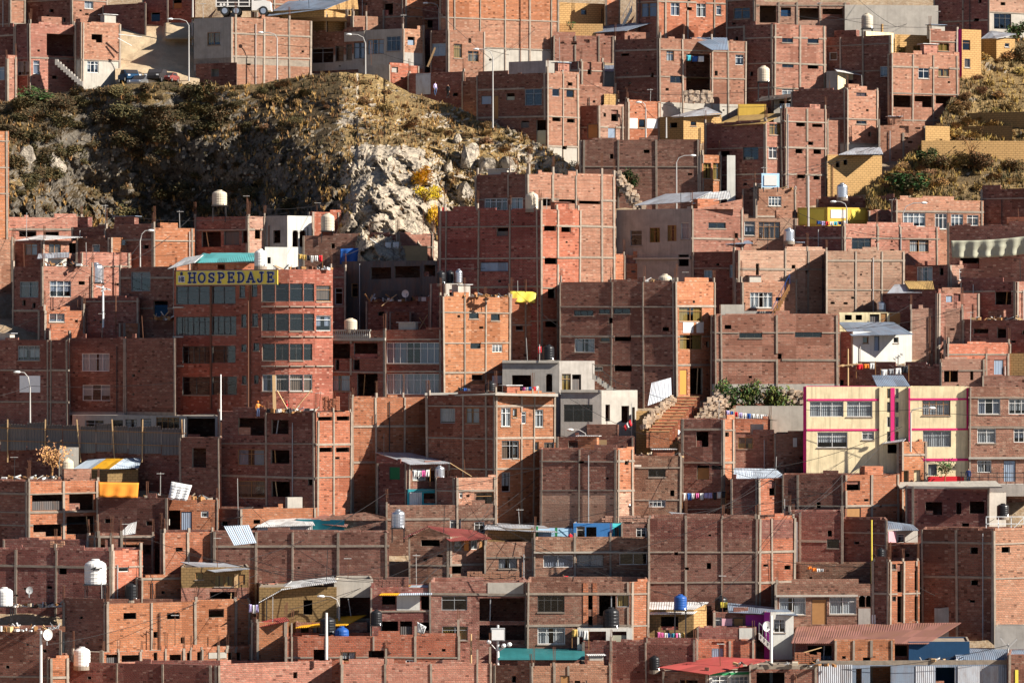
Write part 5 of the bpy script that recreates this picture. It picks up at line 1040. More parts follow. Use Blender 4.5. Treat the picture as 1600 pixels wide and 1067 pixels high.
q = MB(); q.box(pt(1194, 290, Y - .03), (20 * mpp(Y), .14, 0), (0, .05, 0), (0, 0, 16 * mpp(Y)), 'white'); q.build('panel', s)
for x in (1193, 1215): q = MB(); q.beam(pt(x, 300, Y + .1), pt(x, 292, Y + .1), .08, 'iron'); q.build('post', s)

# ================================================================== cloth: flags, tarpaulins, washing
def cloth(name, label, cat, q, mat, amp=.06, nu=14, nv=6, waves=5, group=None, sag=0, parent=None, sd=0):
    """hanging cloth from four photo points (x, y, Y): top-left, top-right, bottom-right, bottom-left"""
    c = [pt(*a) for a in q]; mb = MB()
    def f(u, v):
        p = c[0].lerp(c[1], u).lerp(c[3].lerp(c[2], u), v)
        return p + Vector((0, amp * (.25 + v) * math.sin(waves * 6.28 * u + 1.3 * v + sd) + amp * .8 * nz(u * 4 + sd, v * 4), -sag * math.sin(math.pi * u)))
    for i in range(nu):
        for j in range(nv):
            mb.poly([f(i / nu, j / nv), f(i / nu, (j + 1) / nv), f((i + 1) / nu, (j + 1) / nv), f((i + 1) / nu, j / nv)], mat)
    o = mb.build(name, parent, smooth=True, org=None if parent else c[0], weld=True)
    sm = o.modifiers.new('thickness', 'SOLIDIFY'); sm.thickness = .02
    if label: tag(o, label, cat, group)
    return o
def flag(q, x, yb, yt, Y, label):
    root = thing('flag', label, 'flag', pt(x, yb, Y), 'red and white flags')
    p = MB(); p.tube([pt(x, yb, Y), pt(x, yt, Y)], .03, 'pole', 6); p.build('staff', root)
    for k, mt in enumerate(('redc', 'white', 'redc')):
        a, b = k / 3, (k + 1) / 3; l = lambda p_, r_, t: tuple(p_[i] + (r_[i] - p_[i]) * t for i in range(2))
        cloth('stripe', None, None, [l(q[0], q[1], a) + (Y - .05,), l(q[0], q[1], b) + (Y - .05,), l(q[3], q[2], b) + (Y - .05,), l(q[3], q[2], a) + (Y - .05,)], mt, .05, 5, 4, 1, parent=root)
flag([(985,655),(974,666),(977,673),(988,664)], 987, 690, 630, bY('C9b',-.4), 'red and white flag hanging in front of the grey concrete house')
flag([(1316,709),(1301,711),(1303,724),(1317,721)], 1317, 726, 700, bY('C18',-.3), 'red and white flag on the low wall before the yellow building')
flag([(697,325),(691,324),(691,333),(697,334)], 697, 345, 318, bY('B8',5), 'small red and white flag at the edge of the tall brick tower')
flag([(846,541),(841,542),(841,552),(846,551)], 843, 565, 538, bY('C9',-.2), 'tiny red and white flag beside the black tank on the concrete storey')
cloth('banner', 'black and white cloth fluttering from a post of the tile brick wall', 'banner', [(652,971,bY('D20',-.5)),(666,979,bY('D20',-.6)),(662,990,bY('D20',-.5)),(652,988,bY('D20',-.5))], 'pale', .1)
Yt = bY('B16', -.6); cloth('tarpaulin', 'long khaki tarpaulin sagging along the shaded brick house', 'tarpaulin', [(1486,376,Yt+.6),(1612,368,Yt),(1612,396,Yt),(1488,403,Yt+.6)], 'tarp', .16, 40, 8, 6, sag=.15)
cloth('tarpaulin', 'orange tarpaulin tied to the unfinished brick house', 'tarpaulin', [(154,753,bY('C5',-.2)),(217,754,bY('C5',.6)),(215,778,bY('C5',.5)),(154,776,bY('C5',-.3))], 'og', .08, 20, 6, 3)
cloth('tarpaulin', 'blue tarpaulin hanging under the cliff terrace', 'tarpaulin', [(532,389,bY('B6',-1)),(573,387,bY('B6',-1)),(572,413,bY('B6',-1)),(531,413,bY('B6',-1))], 'blue', .07, 30, 6, 3)
cloth('tarpaulin', 'bright yellow tarpaulin on the slim orange house', 'tarpaulin', [(797,455,bY('C8',.8)),(838,456,bY('C8',.8)),(836,473,bY('C8',.2)),(797,472,bY('C8',.3))], 'signy', .08, 16, 5, 2)
cloth('tarpaulin', 'white plastic sheet over the junk behind the stone steps', 'tarpaulin', [(1036,673,D(690)),(1062,662,D(680)),(1064,682,D(692)),(1030,690,D(694))], 'pale', .15, 14, 6, 3)
cloth('tarpaulin', 'grey cloth draped in the yard beside the tin fence', 'tarpaulin', [(268,752,bY('C5r',1)),(300,758,bY('C5r',1)),(292,782,bY('C5r',.8)),(262,780,bY('C5r',.8))], 'pale', .1, 10, 6, 3)
CW = {'white': 'white', 'blue': 'dark blue', 'pink': 'pink', 'redc': 'red', 'cyan': 'turquoise', 'black': 'black', 'lav': 'lilac', 'cury': 'yellow', 'orangec': 'orange', 'grey': 'grey'}
def laundry(x0, y0, x1, y1, Y, cols, h, where, posts=True):
    root = thing('clothes_line', 'clothes line ' + where, 'clothes line', pt(x0, y0 + h, Y))
    A, B2 = pt(x0, y0, Y), pt(x1, y1, Y); q = MB(); q.tube([A.lerp(B2, t) - Vector((0, 0, .12 * math.sin(math.pi * t))) for t in (0, .25, .5, .75, 1)], .012, 'pole', 4); q.build('rope', root)
    if posts:
        for p in (A, B2): q = MB(); q.beam(p + Vector((0, .02, -h * mpp(Y) - .8)), p + Vector((0, .02, .1)), .05, 'wood'); q.build('post', root)
    n_ = len(cols); rr = random.Random(int(x0 * 3 + y0)); w = (x1 - x0) / n_
    for k, c in enumerate(cols):
        a = x0 + w * k + w * .08; b = a + w * rr.uniform(.7, .95); ya = y0 + (y1 - y0) * (k + .1) / n_; hh = h * rr.uniform(.7, 1.1); yy = ya + 1.5 * math.sin(math.pi * (k + .5) / n_)
        cloth('garment', CW[c] + ' garment drying on the line ' + where, 'laundry', [(a, yy, Y - .03), (b, yy, Y - .03), (b - rr.uniform(-1, 1), yy + hh, Y - .05), (a + rr.uniform(-1, 1), yy + hh, Y - .05)], c, .05, 6, 4, 1.5, 'laundry ' + where, sd=k)
laundry(716,605,752,606,bY('C10',1.8),['black','blue','white','white','cury'],10,'behind the parapet of the red brick corner house')
laundry(800,604,842,603,bY('C10',2.6),['white','blue','black','pink','white','blue','redc','white'],12,'on the roof next to the grey arched window')
laundry(1066,770,1134,767,bY('C14',-.9),['white','blue','white','pink','white','lav','lav','black','white','black'],11,'below the black doorways')
laundry(1134,641,1200,648,bY('C14p',1.2),['lav','blue','redc','lav','white','blue','white','white','white','grey'],11,'on the orange parapet by the bushes')
laundry(1027,987,1070,988,bY('D16',-1.2),['pink','pink','white','blue','cyan','pink','white','cury'],12,'in front of the mud shed')
laundry(1276,345,1322,345,bY('A27',-.8),['blue','lav','redc','white','cyan','blue','white'],7,'under the yellow courtyard wall')
laundry(880,899,921,900,bY('D9',-1.0),['redc','white','grey','white','black'],8,'below the wide dark window bands')
laundry(466,397,504,399,bY('B5d',-.8),['cury','cury','black','white','white','redc'],10,'behind the guesthouse roof')
laundry(601,378,625,377,bY('B6b',-.6),['white','white'],10,'under the pale cliff')
laundry(1262,884,1288,889,bY('D12w',-.3),['orangec','orangec','white','grey'],6,'against the sagging yard wall',False)
laundry(644,734,672,733,bY('C11',-.9),['white','white','pink','white'],12,'under the slanting tin roof')
laundry(1376,577,1420,571,bY('C17d',-.8),['white','grey','white','black'],11,'along the dark retaining wall')
laundry(1338,568,1368,566,bY('C17d',-.8),['redc','orangec','white'],9,'beside the wooden post with crossbar')
laundry(1072,86,1100,88,bY('A15',.8),['cyan','blue','white'],12,'inside the open recess',False)
laundry(894,982,920,985,bY('D17k',-.5),['cury','grey','white'],14,'beside the kiosk')
laundry(1571,942,1586,943,bY('D13',-1),['white','white'],14,'beside the big brick block',False) if 0 else None
laundry(389,943,404,944,bY('D21',.6),['lav','white','lav'],14,'at the end of the pale orange house',False)
laundry(1340,434,1352,436,bY('B14',-.4),['redc'],8,'x',False) if 0 else None

# ================================================================== people
def person(x, yf, hpx, Y, label, top, legs, hair, face=-90, pose='stand', hat=None):
    k = hpx * mpp(Y) / 1.72; o = pt(x, yf, Y)
    V = [(0,0,.95),(0,.01,1.12),(0,.0,1.32),(0,0,1.46),(0,-.01,1.53),(0,-.015,1.6),(0,-.01,1.68)]; E = [(i, i + 1) for i in range(6)]; R = [.15,.135,.15,.075,.055,.095,.075]
    def chain(st, pts, rs):
        p = st
        for q, r in zip(pts, rs): V.append(q); R.append(r); E.append((p, len(V) - 1)); p = len(V) - 1
        return p
    for s in (-1, 1):
        sw = .12 * s if pose == 'walk' else 0
        chain(0, [(.1*s,0,.88),(.11*s,-.02-sw*.5,.48),(.115*s,.03+sw,.09),(.12*s,-.12+sw,.05)], [.1,.068,.048,.04])
        if pose == 'reach' and s == 1: w_ = chain(2, [(.2,0,1.38),(.36,-.12,1.2),(.42,-.34,1.22)], [.062,.048,.034])
        else: w_ = chain(2, [(.2*s,0,1.38),(.26*s,.02,1.1),(.27*s,-.08,.85)], [.062,.046,.034])
        b = V[w_]; hnd = chain(w_, [(b[0], b[1] - .03, b[2] - .07)], [.032]); c = V[hnd]
        for f in range(4): chain(hnd, [(c[0], c[1] - .03 + .02 * f, c[2] - .04 - .006 * (f % 3)), (c[0] - .01 * s, c[1] - .035 + .02 * f, c[2] - .075)], [.009, .008])
        chain(hnd, [(c[0] - .035 * s, c[1] - .035, c[2] - .01), (c[0] - .04 * s, c[1] - .05, c[2] - .04)], [.01, .009])
    V.append((0, -.105, 1.585)); R.append(.016); E.append((5, len(V) - 1))
    me = bpy.data.meshes.new('person'); me.from_pydata(V, E, []); ob = bpy.data.objects.new('person', me); COL.objects.link(ob)
    md = ob.modifiers.new('skin', 'SKIN'); sd = ob.modifiers.new('sub', 'SUBSURF'); sd.levels = 1
    for i, r in enumerate(R): me.skin_vertices[0].data[i].radius = (r, r)
    me.skin_vertices[0].data[0].use_root = True
    dg = bpy.context.evaluated_depsgraph_get(); m2 = bpy.data.meshes.new_from_object(ob.evaluated_get(dg)); ob.modifiers.clear(); ob.data = m2
    for mm in ('skin', legs, top, hair): m2.materials.append(M[mm])
    for p in m2.polygons:
        c = p.center; mi = 0
        if c.z < .06: mi = 3
        elif c.z < .98 and abs(c.x) < .235: mi = 1
        elif c.z < 1.47 and not (c.z < .9): mi = 2
        elif c.z > 1.64 or (c.z > 1.52 and c.y > .03): mi = 3
        p.material_index = mi; p.use_smooth = True
    ob.scale = (k, k, k); ob.rotation_euler = (0, 0, RD(face + 90)); ob.location = o; tag(ob, label, 'person')
    if hat:
        q = MB(); q.lathe((0, -.01, 1.66), [(.14, 0), (.135, .02), (.105, .03), (.1, .09), (.05, .13)], hat, 14); h = q.build('helmet', None, smooth=True); h.parent = ob
    return ob
person(403, 651, 24, bY('C6', 2.2), 'worker in orange helmet and orange vest on the unfinished roof', 'doororange', 'jeans', 'black', -60, 'reach', 'orangec')
person(448, 647, 20, bY('C6', 3.2), 'worker in red helmet bending by the timber on the unfinished roof', 'redc', 'jeans', 'black', -140, 'reach', 'redc')
person(1513, 757, 26, bY('C16', -1.8), 'person in dark clothes standing at the railing by the yellow building', 'navy', 'jeans', 'black', -100)
person(680, 150, 22, bY('A10', -1.5), 'person in lilac top with white hat beside the tin gate', 'lav', 'jeans', 'white', -40, 'walk')
person(700, 154, 22, bY('A10b', 1.0), 'person in black walking along the hill crest', 'black', 'black', 'black', -120, 'walk')
person(891, 853, 22, bY('D9', 2.0), 'person with red top standing on the roof before the blue room', 'redc', 'jeans', 'black', -90)
person(698, 484, 24, bY('C7t', -.7), 'person in a pale shirt leaning out of the stair tower', 'pale', 'jeans', 'black', -150, 'reach')

# ================================================================== vehicles
def extr(mb, prof, w, mat, f):                 # side profile (l, z) swept over the width
    A = [f(l, -w / 2, z) for l, z in prof]; B_ = [f(l, w / 2, z) for l, z in prof]
    mb.poly(A, mat); mb.poly(B_[::-1], mat)
    for i in range(len(A)): j = (i + 1) % len(A); mb.poly([A[i], B_[i], B_[j], A[j]], mat)
def wheels(root, f, spots, r, wd):
    for l, w in spots:
        q = MB(); R = [f(l + r * math.cos(t), w - wd / 2, r + r * math.sin(t)) for t in [6.2832 * i / 18 for i in range(18)]]; S = [f(l + r * math.cos(t), w + wd / 2, r + r * math.sin(t)) for t in [6.2832 * i / 18 for i in range(18)]]
        q.poly(R, 'rubber'); q.poly(S[::-1], 'rubber')
        for i in range(18): q.poly([R[i], S[i], S[(i + 1) % 18], R[(i + 1) % 18]], 'rubber')
        wh = q.build('wheel', root); q = MB()
        for sg in (-1, 1):
            q.poly([f(l + .6 * r * math.cos(t), w + sg * (wd / 2 + .012), r + .6 * r * math.sin(t)) for t in [6.2832 * i / 14 for i in range(14)]], 'steel')
        q.build('rim', wh)
def car(x, yb, Y, ang, mat, label, scale=1):
    o = pt(x, yb, Y); root = thing('parked_car', label, 'car', o, 'cars on the sandy track'); ca, sa = math.cos(RD(ang)), math.sin(RD(ang))
    f = lambda l, w, z: o + Vector((l * ca - w * sa, l * sa + w * ca, z)) * scale
    q = MB(); extr(q, [(-2.05,.35),(-2.1,.62),(-2.0,.86),(-1.1,.95),(1.75,.98),(2.05,.9),(2.1,.5),(2.05,.32)], 1.7, mat, f); q.build('body', root)
    q = MB(); extr(q, [(-1.0,.96),(-.35,1.44),(1.0,1.47),(1.7,.99)], 1.5, mat, f); c = q.build('cabin', root)
    for pr in ([(-.94,1.0),(-.4,1.4),(-.36,1.36),(-.88,.99)],):
        q = MB(); extr(q, [(-1.02,.99),(-.4,1.42),(-.43,1.43),(-1.06,.99)], 1.34, 'dark', f); q.build('windscreen', c)
    q = MB(); extr(q, [(1.03,1.44),(1.7,1.02),(1.74,1.02),(1.07,1.45)], 1.3, 'dark', f); q.build('rear_window', c)
    for sd in (-1, 1):
        q = MB(); q.poly([f(l, sd * .757, z) for l, z in ((-.75,1.02),(-.3,1.38),(.92,1.4),(1.4,1.02))], 'dark'); q.build('side_window', c)
        q = MB(); b = f(-2.08, sd * .62 - .12, .66); q.box(b, (f(0, .24, 0) - f(0, 0, 0)), (f(-.05, 0, 0) - f(0, 0, 0)), (0, 0, .14), 'lightw'); q.build('headlight', root)
        q = MB(); b = f(2.06, sd * .66 - .1, .66); q.box(b, (f(0, .2, 0) - f(0, 0, 0)), (f(.06, 0, 0) - f(0, 0, 0)), (0, 0, .2), 'redc'); q.build('tail_light', root)
    wheels(root, f, [(-1.3,-.78),(-1.3,.78),(1.3,-.78),(1.3,.78)], .31, .2)
car(245, 130, D(140)-1, 80, 'iron', 'black car seen from the front on the sandy track')
car(222, 139, D(150)-1, 70, 'steel', 'silver car half hidden by the scrub below the track', .95)
car(203, 130, D(140)-.5, 110, 'nb', 'dark teal car partly hidden behind the bush by the track', .95)
car(265, 129, D(138)-.3, 75, 'dred', 'small dull red car at the end of the parked row on the track', .7)
o = pt(340, 26, 411); tr = thing('dump_truck', 'white truck with black ribbed tipper bed parked above the brick house', 'truck', o)
f = lambda l, w, z: o + Vector((l, w, z))
q = MB(); extr(q, [(-.1,.95),(-.1,2.5),(3.55,2.5),(3.55,.95)], 2.3, 'iron', f); bd = q.build('tipper_bed', tr)
q = MB()
for z in (.93, 1.35): q.box(f(-.14, -1.2, z), (3.73, 0, 0), (0, .04, 0), (0, 0, .1), 'white')
for l in (-.12, 1.1, 2.3, 3.45): q.box(f(l, -1.21, 1.05), (.12, 0, 0), (0, .04, 0), (0, 0, 1.45), 'white')
q.build('bed_rail', bd)
for l in (.45, .8, 1.15): q = MB(); q.poly([f(l + .14 * math.cos(t), -1.18, 1.17 + .14 * math.sin(t)) for t in [6.2832 * i / 12 for i in range(12)]], 'white'); q.build('reflector', bd)
q = MB(); extr(q, [(3.75,.55),(3.75,2.45),(4.7,2.45),(5.0,1.7),(5.75,1.5),(5.85,.55)], 2.1, 'white', f); cb = q.build('cab', tr)
q = MB(); q.poly([f(l, -1.06, z) for l, z in ((4.0,1.6),(4.0,2.25),(4.6,2.25),(4.85,1.65))], 'dark'); q.build('side_window', cb)
q = MB(); q.box(f(0, -.5, .6), (5.4, 0, 0), (0, 1.0, 0), (0, 0, .28), 'iron'); q.build('chassis', tr)
wheels(tr, f, [(.85,-1.05),(2.1,-1.05),(5.0,-1.0),(.85,1.05),(2.1,1.05),(5.0,1.0)], .5, .3)
# ================================================================== fences, stairs, terraces and clutter
Y = bY('C3w', -.3)
tf = thing('tin_fence', 'patched fence of old corrugated sheets on leaning wooden posts', 'fence', pt(12, 705, Y))
xsf = [0, 12, 42, 72, 98, 125, 150, 175, 200, 223, 252, 286]
for a, b in zip(xsf[:-1], xsf[1:]):
    d = random.uniform(-3, 3); yt = 661 + (a / 286) * 8 + random.uniform(-2, 2); FY = lambda x: Y + (286 - x) / 17 * .5; c = [pt(a + .6, yt + 42, FY(a)), pt(b - .6, yt + 42, FY(b)), pt(b - .6, yt + d, FY(b)), pt(a + .6, yt, FY(a))]
    q = MB(); n = 12
    for k in range(n):
        u, v = k / n, (k + 1) / n; o0, o1 = Vector((0, .05 * (k % 2), 0)), Vector((0, .05 * ((k + 1) % 2), 0))
        q.poly([c[0].lerp(c[1], u) + o0, c[0].lerp(c[1], v) + o1, c[3].lerp(c[2], v) + o1, c[3].lerp(c[2], u) + o0], 'fg')
    q.build('panel', tf)
for x, xt in ((12, 12), (70, 71), (126, 120), (179, 175), (222, 223), (286, 284)):
    q = MB(); q.beam(pt(x, 722, FY(x) - .1), pt(xt, 655, FY(x) - .1), .09, 'woodl'); q.build('post', tf)
for y in (668, 688): q = MB(); q.beam(pt(0, y, FY(0) - .14), pt(290, y + 9, FY(290) - .14), .06, 'wood'); q.build('rail', tf)
def stairs(name, label, p0, p1, width, n, mat, mat2, cat='stairs'):
    a, b = pt(*p0), pt(*p1); root = thing(name, label, cat, a); w = Vector((width, 0, 0))
    for k in range(n):
        t = k / n; o = a.lerp(b, t); q = MB(); st = (b - a) / n
        q.box(o - Vector((0, 0, 1.2)), w, Vector((0, max(.3, abs(st.y) * 1.02), 0)), (0, 0, 1.2 + st.z * .98), mat); s = q.build('step', root)
        q = MB(); q.box(o + Vector((0, -.03, st.z * .98 - .06)), w, Vector((0, .16, 0)), (0, 0, .065), mat2); q.build('nosing', s)
    return root
stairs('stone_steps', 'long flight of reddish stone steps climbing to the dark building', (1010, 678, D(700) - 1), (1062, 619, D(640)), 36 * mpp(335), 12, 'o', 'woodl')
stairs('concrete_steps', 'grey concrete outside steps on the arched upper storey', (924, 612, bY('C9b', 2.5)), (924, 586, bY('C9b', 4.5)), .9, 8, 'k', 'l') if 0 else None
def zig(name, label, pts, Y, w, mat, rail=None, cat='stairs'):
    a, b = pt(*pts[0], Y), pt(*pts[1], Y); root = thing(name, label, cat, a); n = 10
    for k in range(n):
        o = a.lerp(b, k / n); st = (b - a) / n; q = MB(); q.box(o - Vector((0, 0, .35)), (st.x * 1.02, 0, 0), (0, w, 0), (0, 0, .35 + max(0, st.z)), mat); q.build('step', root)
    if rail:
        q = MB(); h = Vector((0, -.05, .9))
        q.beam(a + h, b + h, .05, rail)
        for k in range(5): o = a.lerp(b, k / 4) + Vector((0, -.05, 0)); q.beam(o, o + Vector((0, 0, .9)), .035, rail)
        q.build('railing', root)
zig('outside_stairs', 'concrete outside stairs climbing the porch house', [(129, 131), (86, 93)], bY('A3b', -1), 1.0, 'k')
zig('outside_stairs', 'pale outside stairs beside the arched concrete storey', [(962, 611), (926, 584)], bY('C9b', 1.5), 1.0, 'l', 'frd')
zig('outside_stairs', 'white stairs with thin railing on the white house', [(1208, 1012), (1186, 990)], bY('D15', -1), .9, 'w', 'grey')
zig('outside_stairs', 'blue timber stairs with brown planks beside the pinkish building', [(1208, 494), (1234, 444)], bY('B18', -1.2), .8, 'wood', 'blue')
zig('outside_stairs', 'white zigzag stairs on the top edge brick house', [(970, 44), (988, 10)], bY('A12s', -1), .8, 'w', 'white')
zig('outside_stairs', 'rubble steps beside the orange walls below the scrap yard', [(264, 814), (232, 785)], bY('C5s', -.8), .8, 'l')
# balustrade terrace and balconies are parts of their houses
def strip(key, name, x0, x1, y0, y1, off, mat, th=.12):
    B = BLD[key]; i, s0, _ = B['loc'](x0); _, s1, _ = B['loc'](x1); p, d, n, Ln = B['info'][i]
    q = MB(); z1, z0 = B['zr'](y0), B['zr'](y1); q.box(Vector((p.x, p.y, z0)) + d * s0 + n * off, d * (s1 - s0), n * th, (0, 0, z1 - z0), mat); return q.build(name, B['root'])
B = BLD['C7']; p, d, n, Ln = B['info'][0]; q = MB(); s0, s1 = B['loc'](512)[1], B['loc'](578)[1]
for k in range(22):
    s = s0 + (s1 - s0) * k / 21; z = B['zr'](528); h = B['zr'](517) - z
    q.lathe(Vector((p.x, p.y, z)) + d * s + n * .12, [(.05, 0), (.09, .15 * h), (.1, .35 * h), (.045, .7 * h), (.07, h)], 'l', 8)
q.build('balustrade', B['root']); strip('C7', 'handrail', 510, 580, 515, 517, .02, 'l', .2); strip('C7', 'ledge', 499, 603, 528, 532, .02, 'l', .25)
for k, a in (('B4', (272, 425, 478.5, 481)), ('B4', (272, 425, 525, 527.5)), ('B4', (272, 425, 571, 573.5)), ('C2', (108, 196, 646, 650)), ('B10', (963, 1080, 402, 405)), ('A8', (570, 629, 47, 62)), ('C9b', (876, 940, 609, 613)), ('C9', (785, 874, 563, 567)), ('C16', (1513, 1620, 714, 717)), ('D12', (1212, 1340, 929, 932)), ('D9', (834, 1015, 862, 864))):
    strip(k, 'ledge', a[0], a[1], a[2], a[3], .02, 'l', .22 if k != 'A8' else .1)
for y in (478, 525, 571):
    for a, b in ((409, 429), (431, 451), (453, 473), (475, 491), (493, 519)): strip('B4', 'ledge', a, b, y, y + 2, .01, 'f', .14)
for x in (329, 390): strip('B4', 'drain_pipe', x, x + 2, 446, 640, .03, 'rust', .12)
# railing of the upper terrace
Y = bY('C16', -2.2); r = thing('railing', 'thin dark railing along the terrace before the gridded brick house', 'railing', pt(1512, 756, Y))
for y in (738, 745): q = MB(); q.beam(pt(1500, y, Y), pt(1625, y + 1, Y), .05, 'iron'); q.build('rail', r)
for x in range(1502, 1625, 14): q = MB(); q.beam(pt(x, 757, Y), pt(x, 737, Y), .05, 'iron'); q.build('post', r)
q = MB(); q.box(pt(1500, 775, Y - .1), (130 * mpp(Y), 0, 0), (0, 3, 0), (0, 0, 18 * mpp(Y)), 'k'); t = q.build('terrace_wall', None, org=pt(1500, 775, Y)); tag(t, 'grey concrete terrace edge under the thin railing', 'wall')
# wire cage on the roof at the right edge
Y = bY('D13', 3); r = thing('wire_cage', 'white wire cage on the roof of the big brick block', 'cage', pt(1560, 829, Y))
for x in (1541, 1560, 1580, 1600, 1620): q = MB(); q.beam(pt(x, 832, Y), pt(x, 807, Y), .06, 'lightw'); q.build('post', r)
for y in (807, 818): q = MB(); q.beam(pt(1541, y, Y - .05), pt(1620, y, Y - .05), .05, 'lightw'); q.build('rail', r)
q = MB(); q.beam(pt(1580, 829, Y - .08), pt(1600, 808, Y - .08), .05, 'lightw'); q.build('brace', r)
for x, h in ((839, 826), (869, 828)):
    q = MB(); q.beam(pt(x, 852, bY('D9s', -.2)), pt(x, h - 4, bY('D9s', -.2)), .2, 'green'); o = q.build('painted_post', None, org=pt(x, 852, bY('D9s', -.2))); tag(o, 'bright green post ' + ('at the end of' if x < 850 else 'in the middle of') + ' the pale blue wall', 'post')
# dishes
def dish(x, y, r, Y, label, mat='white', az=-20):
    o = pt(x, y, Y); root = thing('satellite_dish', label, 'satellite dish', o - Vector((0, 0, r * mpp(Y) * 1.8)))
    R = r * mpp(Y); q = MB(); q.lathe((0, 0, 0), [(R * t, .35 * R * t * t) for t in (.05, .3, .55, .8, 1)], mat, 18); q.f = q.f[:-1]; q.m = q.m[:-1]; q.u = q.u[:-18]
    a = RD(az); q.v = [(o.x + v[0] * math.cos(a) - v[2] * math.sin(a) * -1, o.y - v[2] * math.cos(a) + v[0] * math.sin(a), o.z + v[1]) for v in q.v[:]]
    ob = q.build('dish', root); s = ob.modifiers.new('thickness', 'SOLIDIFY'); s.thickness = .02
    q = MB(); q.tube([o + Vector((0, .15, -R * 1.9)), o + Vector((0, .15, 0))], .04, 'grey', 6); q.build('mast', root)
    q = MB(); q.beam(o + Vector((0, 0, -R)), o + Vector((.1, -R * 1.1, -.05)), .03, 'grey'); q.box(o + Vector((.05, -R * 1.2, -.1)), (.1, 0, 0), (0, .1, 0), (0, 0, .1), 'grey'); q.build('feed_arm', root)
dish(634, 459, 6, bY('C7p', -.6), 'white satellite dish among the scrap on the brick terrace'); dish(45, 922, 6, D(955), 'dark satellite dish behind the junk roof', 'grey', 30)
dish(73, 991, 9, bY('D25', -2.7), 'broken white dish on the thick white pole', 'white', 40); dish(1197, 978, 8, bY('D15', -2.5), 'pale satellite dish beside the white pole', 'pale', 20); dish(1368, 1032, 4, bY('D14f', -.3), 'x') if 0 else None
dish(990, 449, 5, bY('B9', 2.5), 'grey satellite dish behind the beige tank', 'grey', 10)
# boards, pipes, bricks, sheets
def board(pts, w, mat, label, Y, name='timber_board'):
    a, b = pt(*pts[0], Y), pt(*pts[1], Y + .4); q = MB(); q.beam(a, b, w, mat, .05); o = q.build(name, None, org=a); tag(o, label, 'board')
board([(461,640),(487,608)], .2, 'woodl', 'long pale plank leaning on the unfinished roof', bY('C6', -.2)); board([(429,640),(428,586)], .28, 'woodl', 'upright timber prop beside the red bay of the guesthouse', bY('C6', .5)); board([(449,639),(433,610)], .12, 'woodl', 'thin pole crossing the timber prop', bY('C6', .3))
board([(596,478),(620,460)], .25, 'woodl', 'pale boards stacked slanting on the scrap terrace', bY('C7p', -.5)); board([(655,496),(668,514)], .12, 'woodl', 'rising timber of the crossed poles', bY('C7o', -.2)); board([(655,514),(668,492)], .12, 'woodl', 'falling timber of the crossed poles', bY('C7o', -.25))
board([(703,723),(737,744)], .1, 'woodl', 'long ladder pole running down from the slanting tin roof', bY('C11b', .5)); board([(1245,1022),(1284,1011)], .15, 'woodl', 'long plank slanting under the rusty roof', bY('D14s', -1)); board([(578,373),(595,385)], .14, 'lightw', 'white plank leaning on the cliff terrace', bY('B6b', -.8))
board([(1206,490),(1232,447)], .22, 'wood', 'brown plank leaning on the blue timber stairs', bY('B18', -1.8)); board([(680,75),(668,105)], .2, 'woodl', 'pale timber leaning between the crest houses', bY('A9', -.8)); board([(185,54),(222,58)], .16, 'lightw', 'pale beam sticking out over the sandy track', bY('A3a', 1.2)); board([(184,60),(206,72)], .14, 'lightw', 'shorter pale beam below the one over the track', bY('A3a', 1.2))
def brick_stack(x, yb, nx, ny, Y, label, mat='o'):
    q = MB(); o = pt(x, yb, Y)
    for i in range(nx):
        for j in range(ny):
            if j == ny - 1 and random.random() < .35: continue
            q.box(o + Vector((i * .3 + random.uniform(0, .02), random.uniform(0, .05), j * .17)), (.28, 0, 0), (0, .4, 0), (0, 0, .16), mat)
    t = q.build('brick_stack', None, org=o); tag(t, label, 'bricks')
brick_stack(503, 641, 5, 7, bY('C6', 1.2), 'orange stack of new bricks on the unfinished roof'); brick_stack(1241, 1036, 7, 5, bY('D14s', -1.4), 'orange stack of bricks under the rusty roof'); brick_stack(586, 918, 9, 5, bY('D18s', 1), 'stack of bricks on the balcony house roof', 'b'); brick_stack(730, 906, 14, 4, bY('D18', 1.5), 'long low stack of pinkish bricks on the roof', 't'); brick_stack(78, 858, 4, 4, bY('D1u', -.6), 'small cube of bricks on the low brown wall', 't'); brick_stack(940, 815, 16, 3, bY('D9b', 2), 'row of loose bricks above the blue room', 'p')
def leaning(name, label, q, mat, n=3):
    for k in range(n):
        a = k / n; b = (k + .93) / n; l = lambda p, r, t: tuple(p[i] + (r[i] - p[i]) * t for i in range(3))
        plate_pts = [l(q[0], q[1], a), l(q[0], q[1], b), l(q[3], q[2], b), l(q[3], q[2], a)]
        o = plate(None, [], mat) if 0 else None
        c = [pt(*w) for w in plate_pts]; mb = MB(); nn = (c[1] - c[0]).cross(c[3] - c[0]).normalized() * .04; sl = (c[3] - c[0]).length; wl = (c[1] - c[0]).length
        mb.poly(c, mat, [(0, 0), (wl, 0), (wl, sl), (0, sl)]); mb.poly([w + nn for w in c][::-1], mat, [(0, sl), (wl, sl), (wl, 0), (0, 0)])
        for i in range(4): mb.poly([c[i], c[(i + 1) % 4], c[(i + 1) % 4] + nn, c[i] + nn], mat)
        t = mb.build(name, None, org=c[0]); tag(t, label, 'tin sheet', label)
Y = bY('D4', -.5); leaning('tin_sheet', 'pale tin sheet leaning in a row on the long brown wall', [(366,852,Y),(402,848,Y),(390,820,Y+1.2),(350,822,Y+1.2)], 'ltb', 3)
Y = bY('B9', -4); leaning('tin_sheet', 'upright corrugated sheet fencing the top of the stone steps', [(1012,634,D(645)),(1050,620,D(640)),(1049,590,D(640)+.5),(1018,598,D(645)+.5)], 'tg', 5)
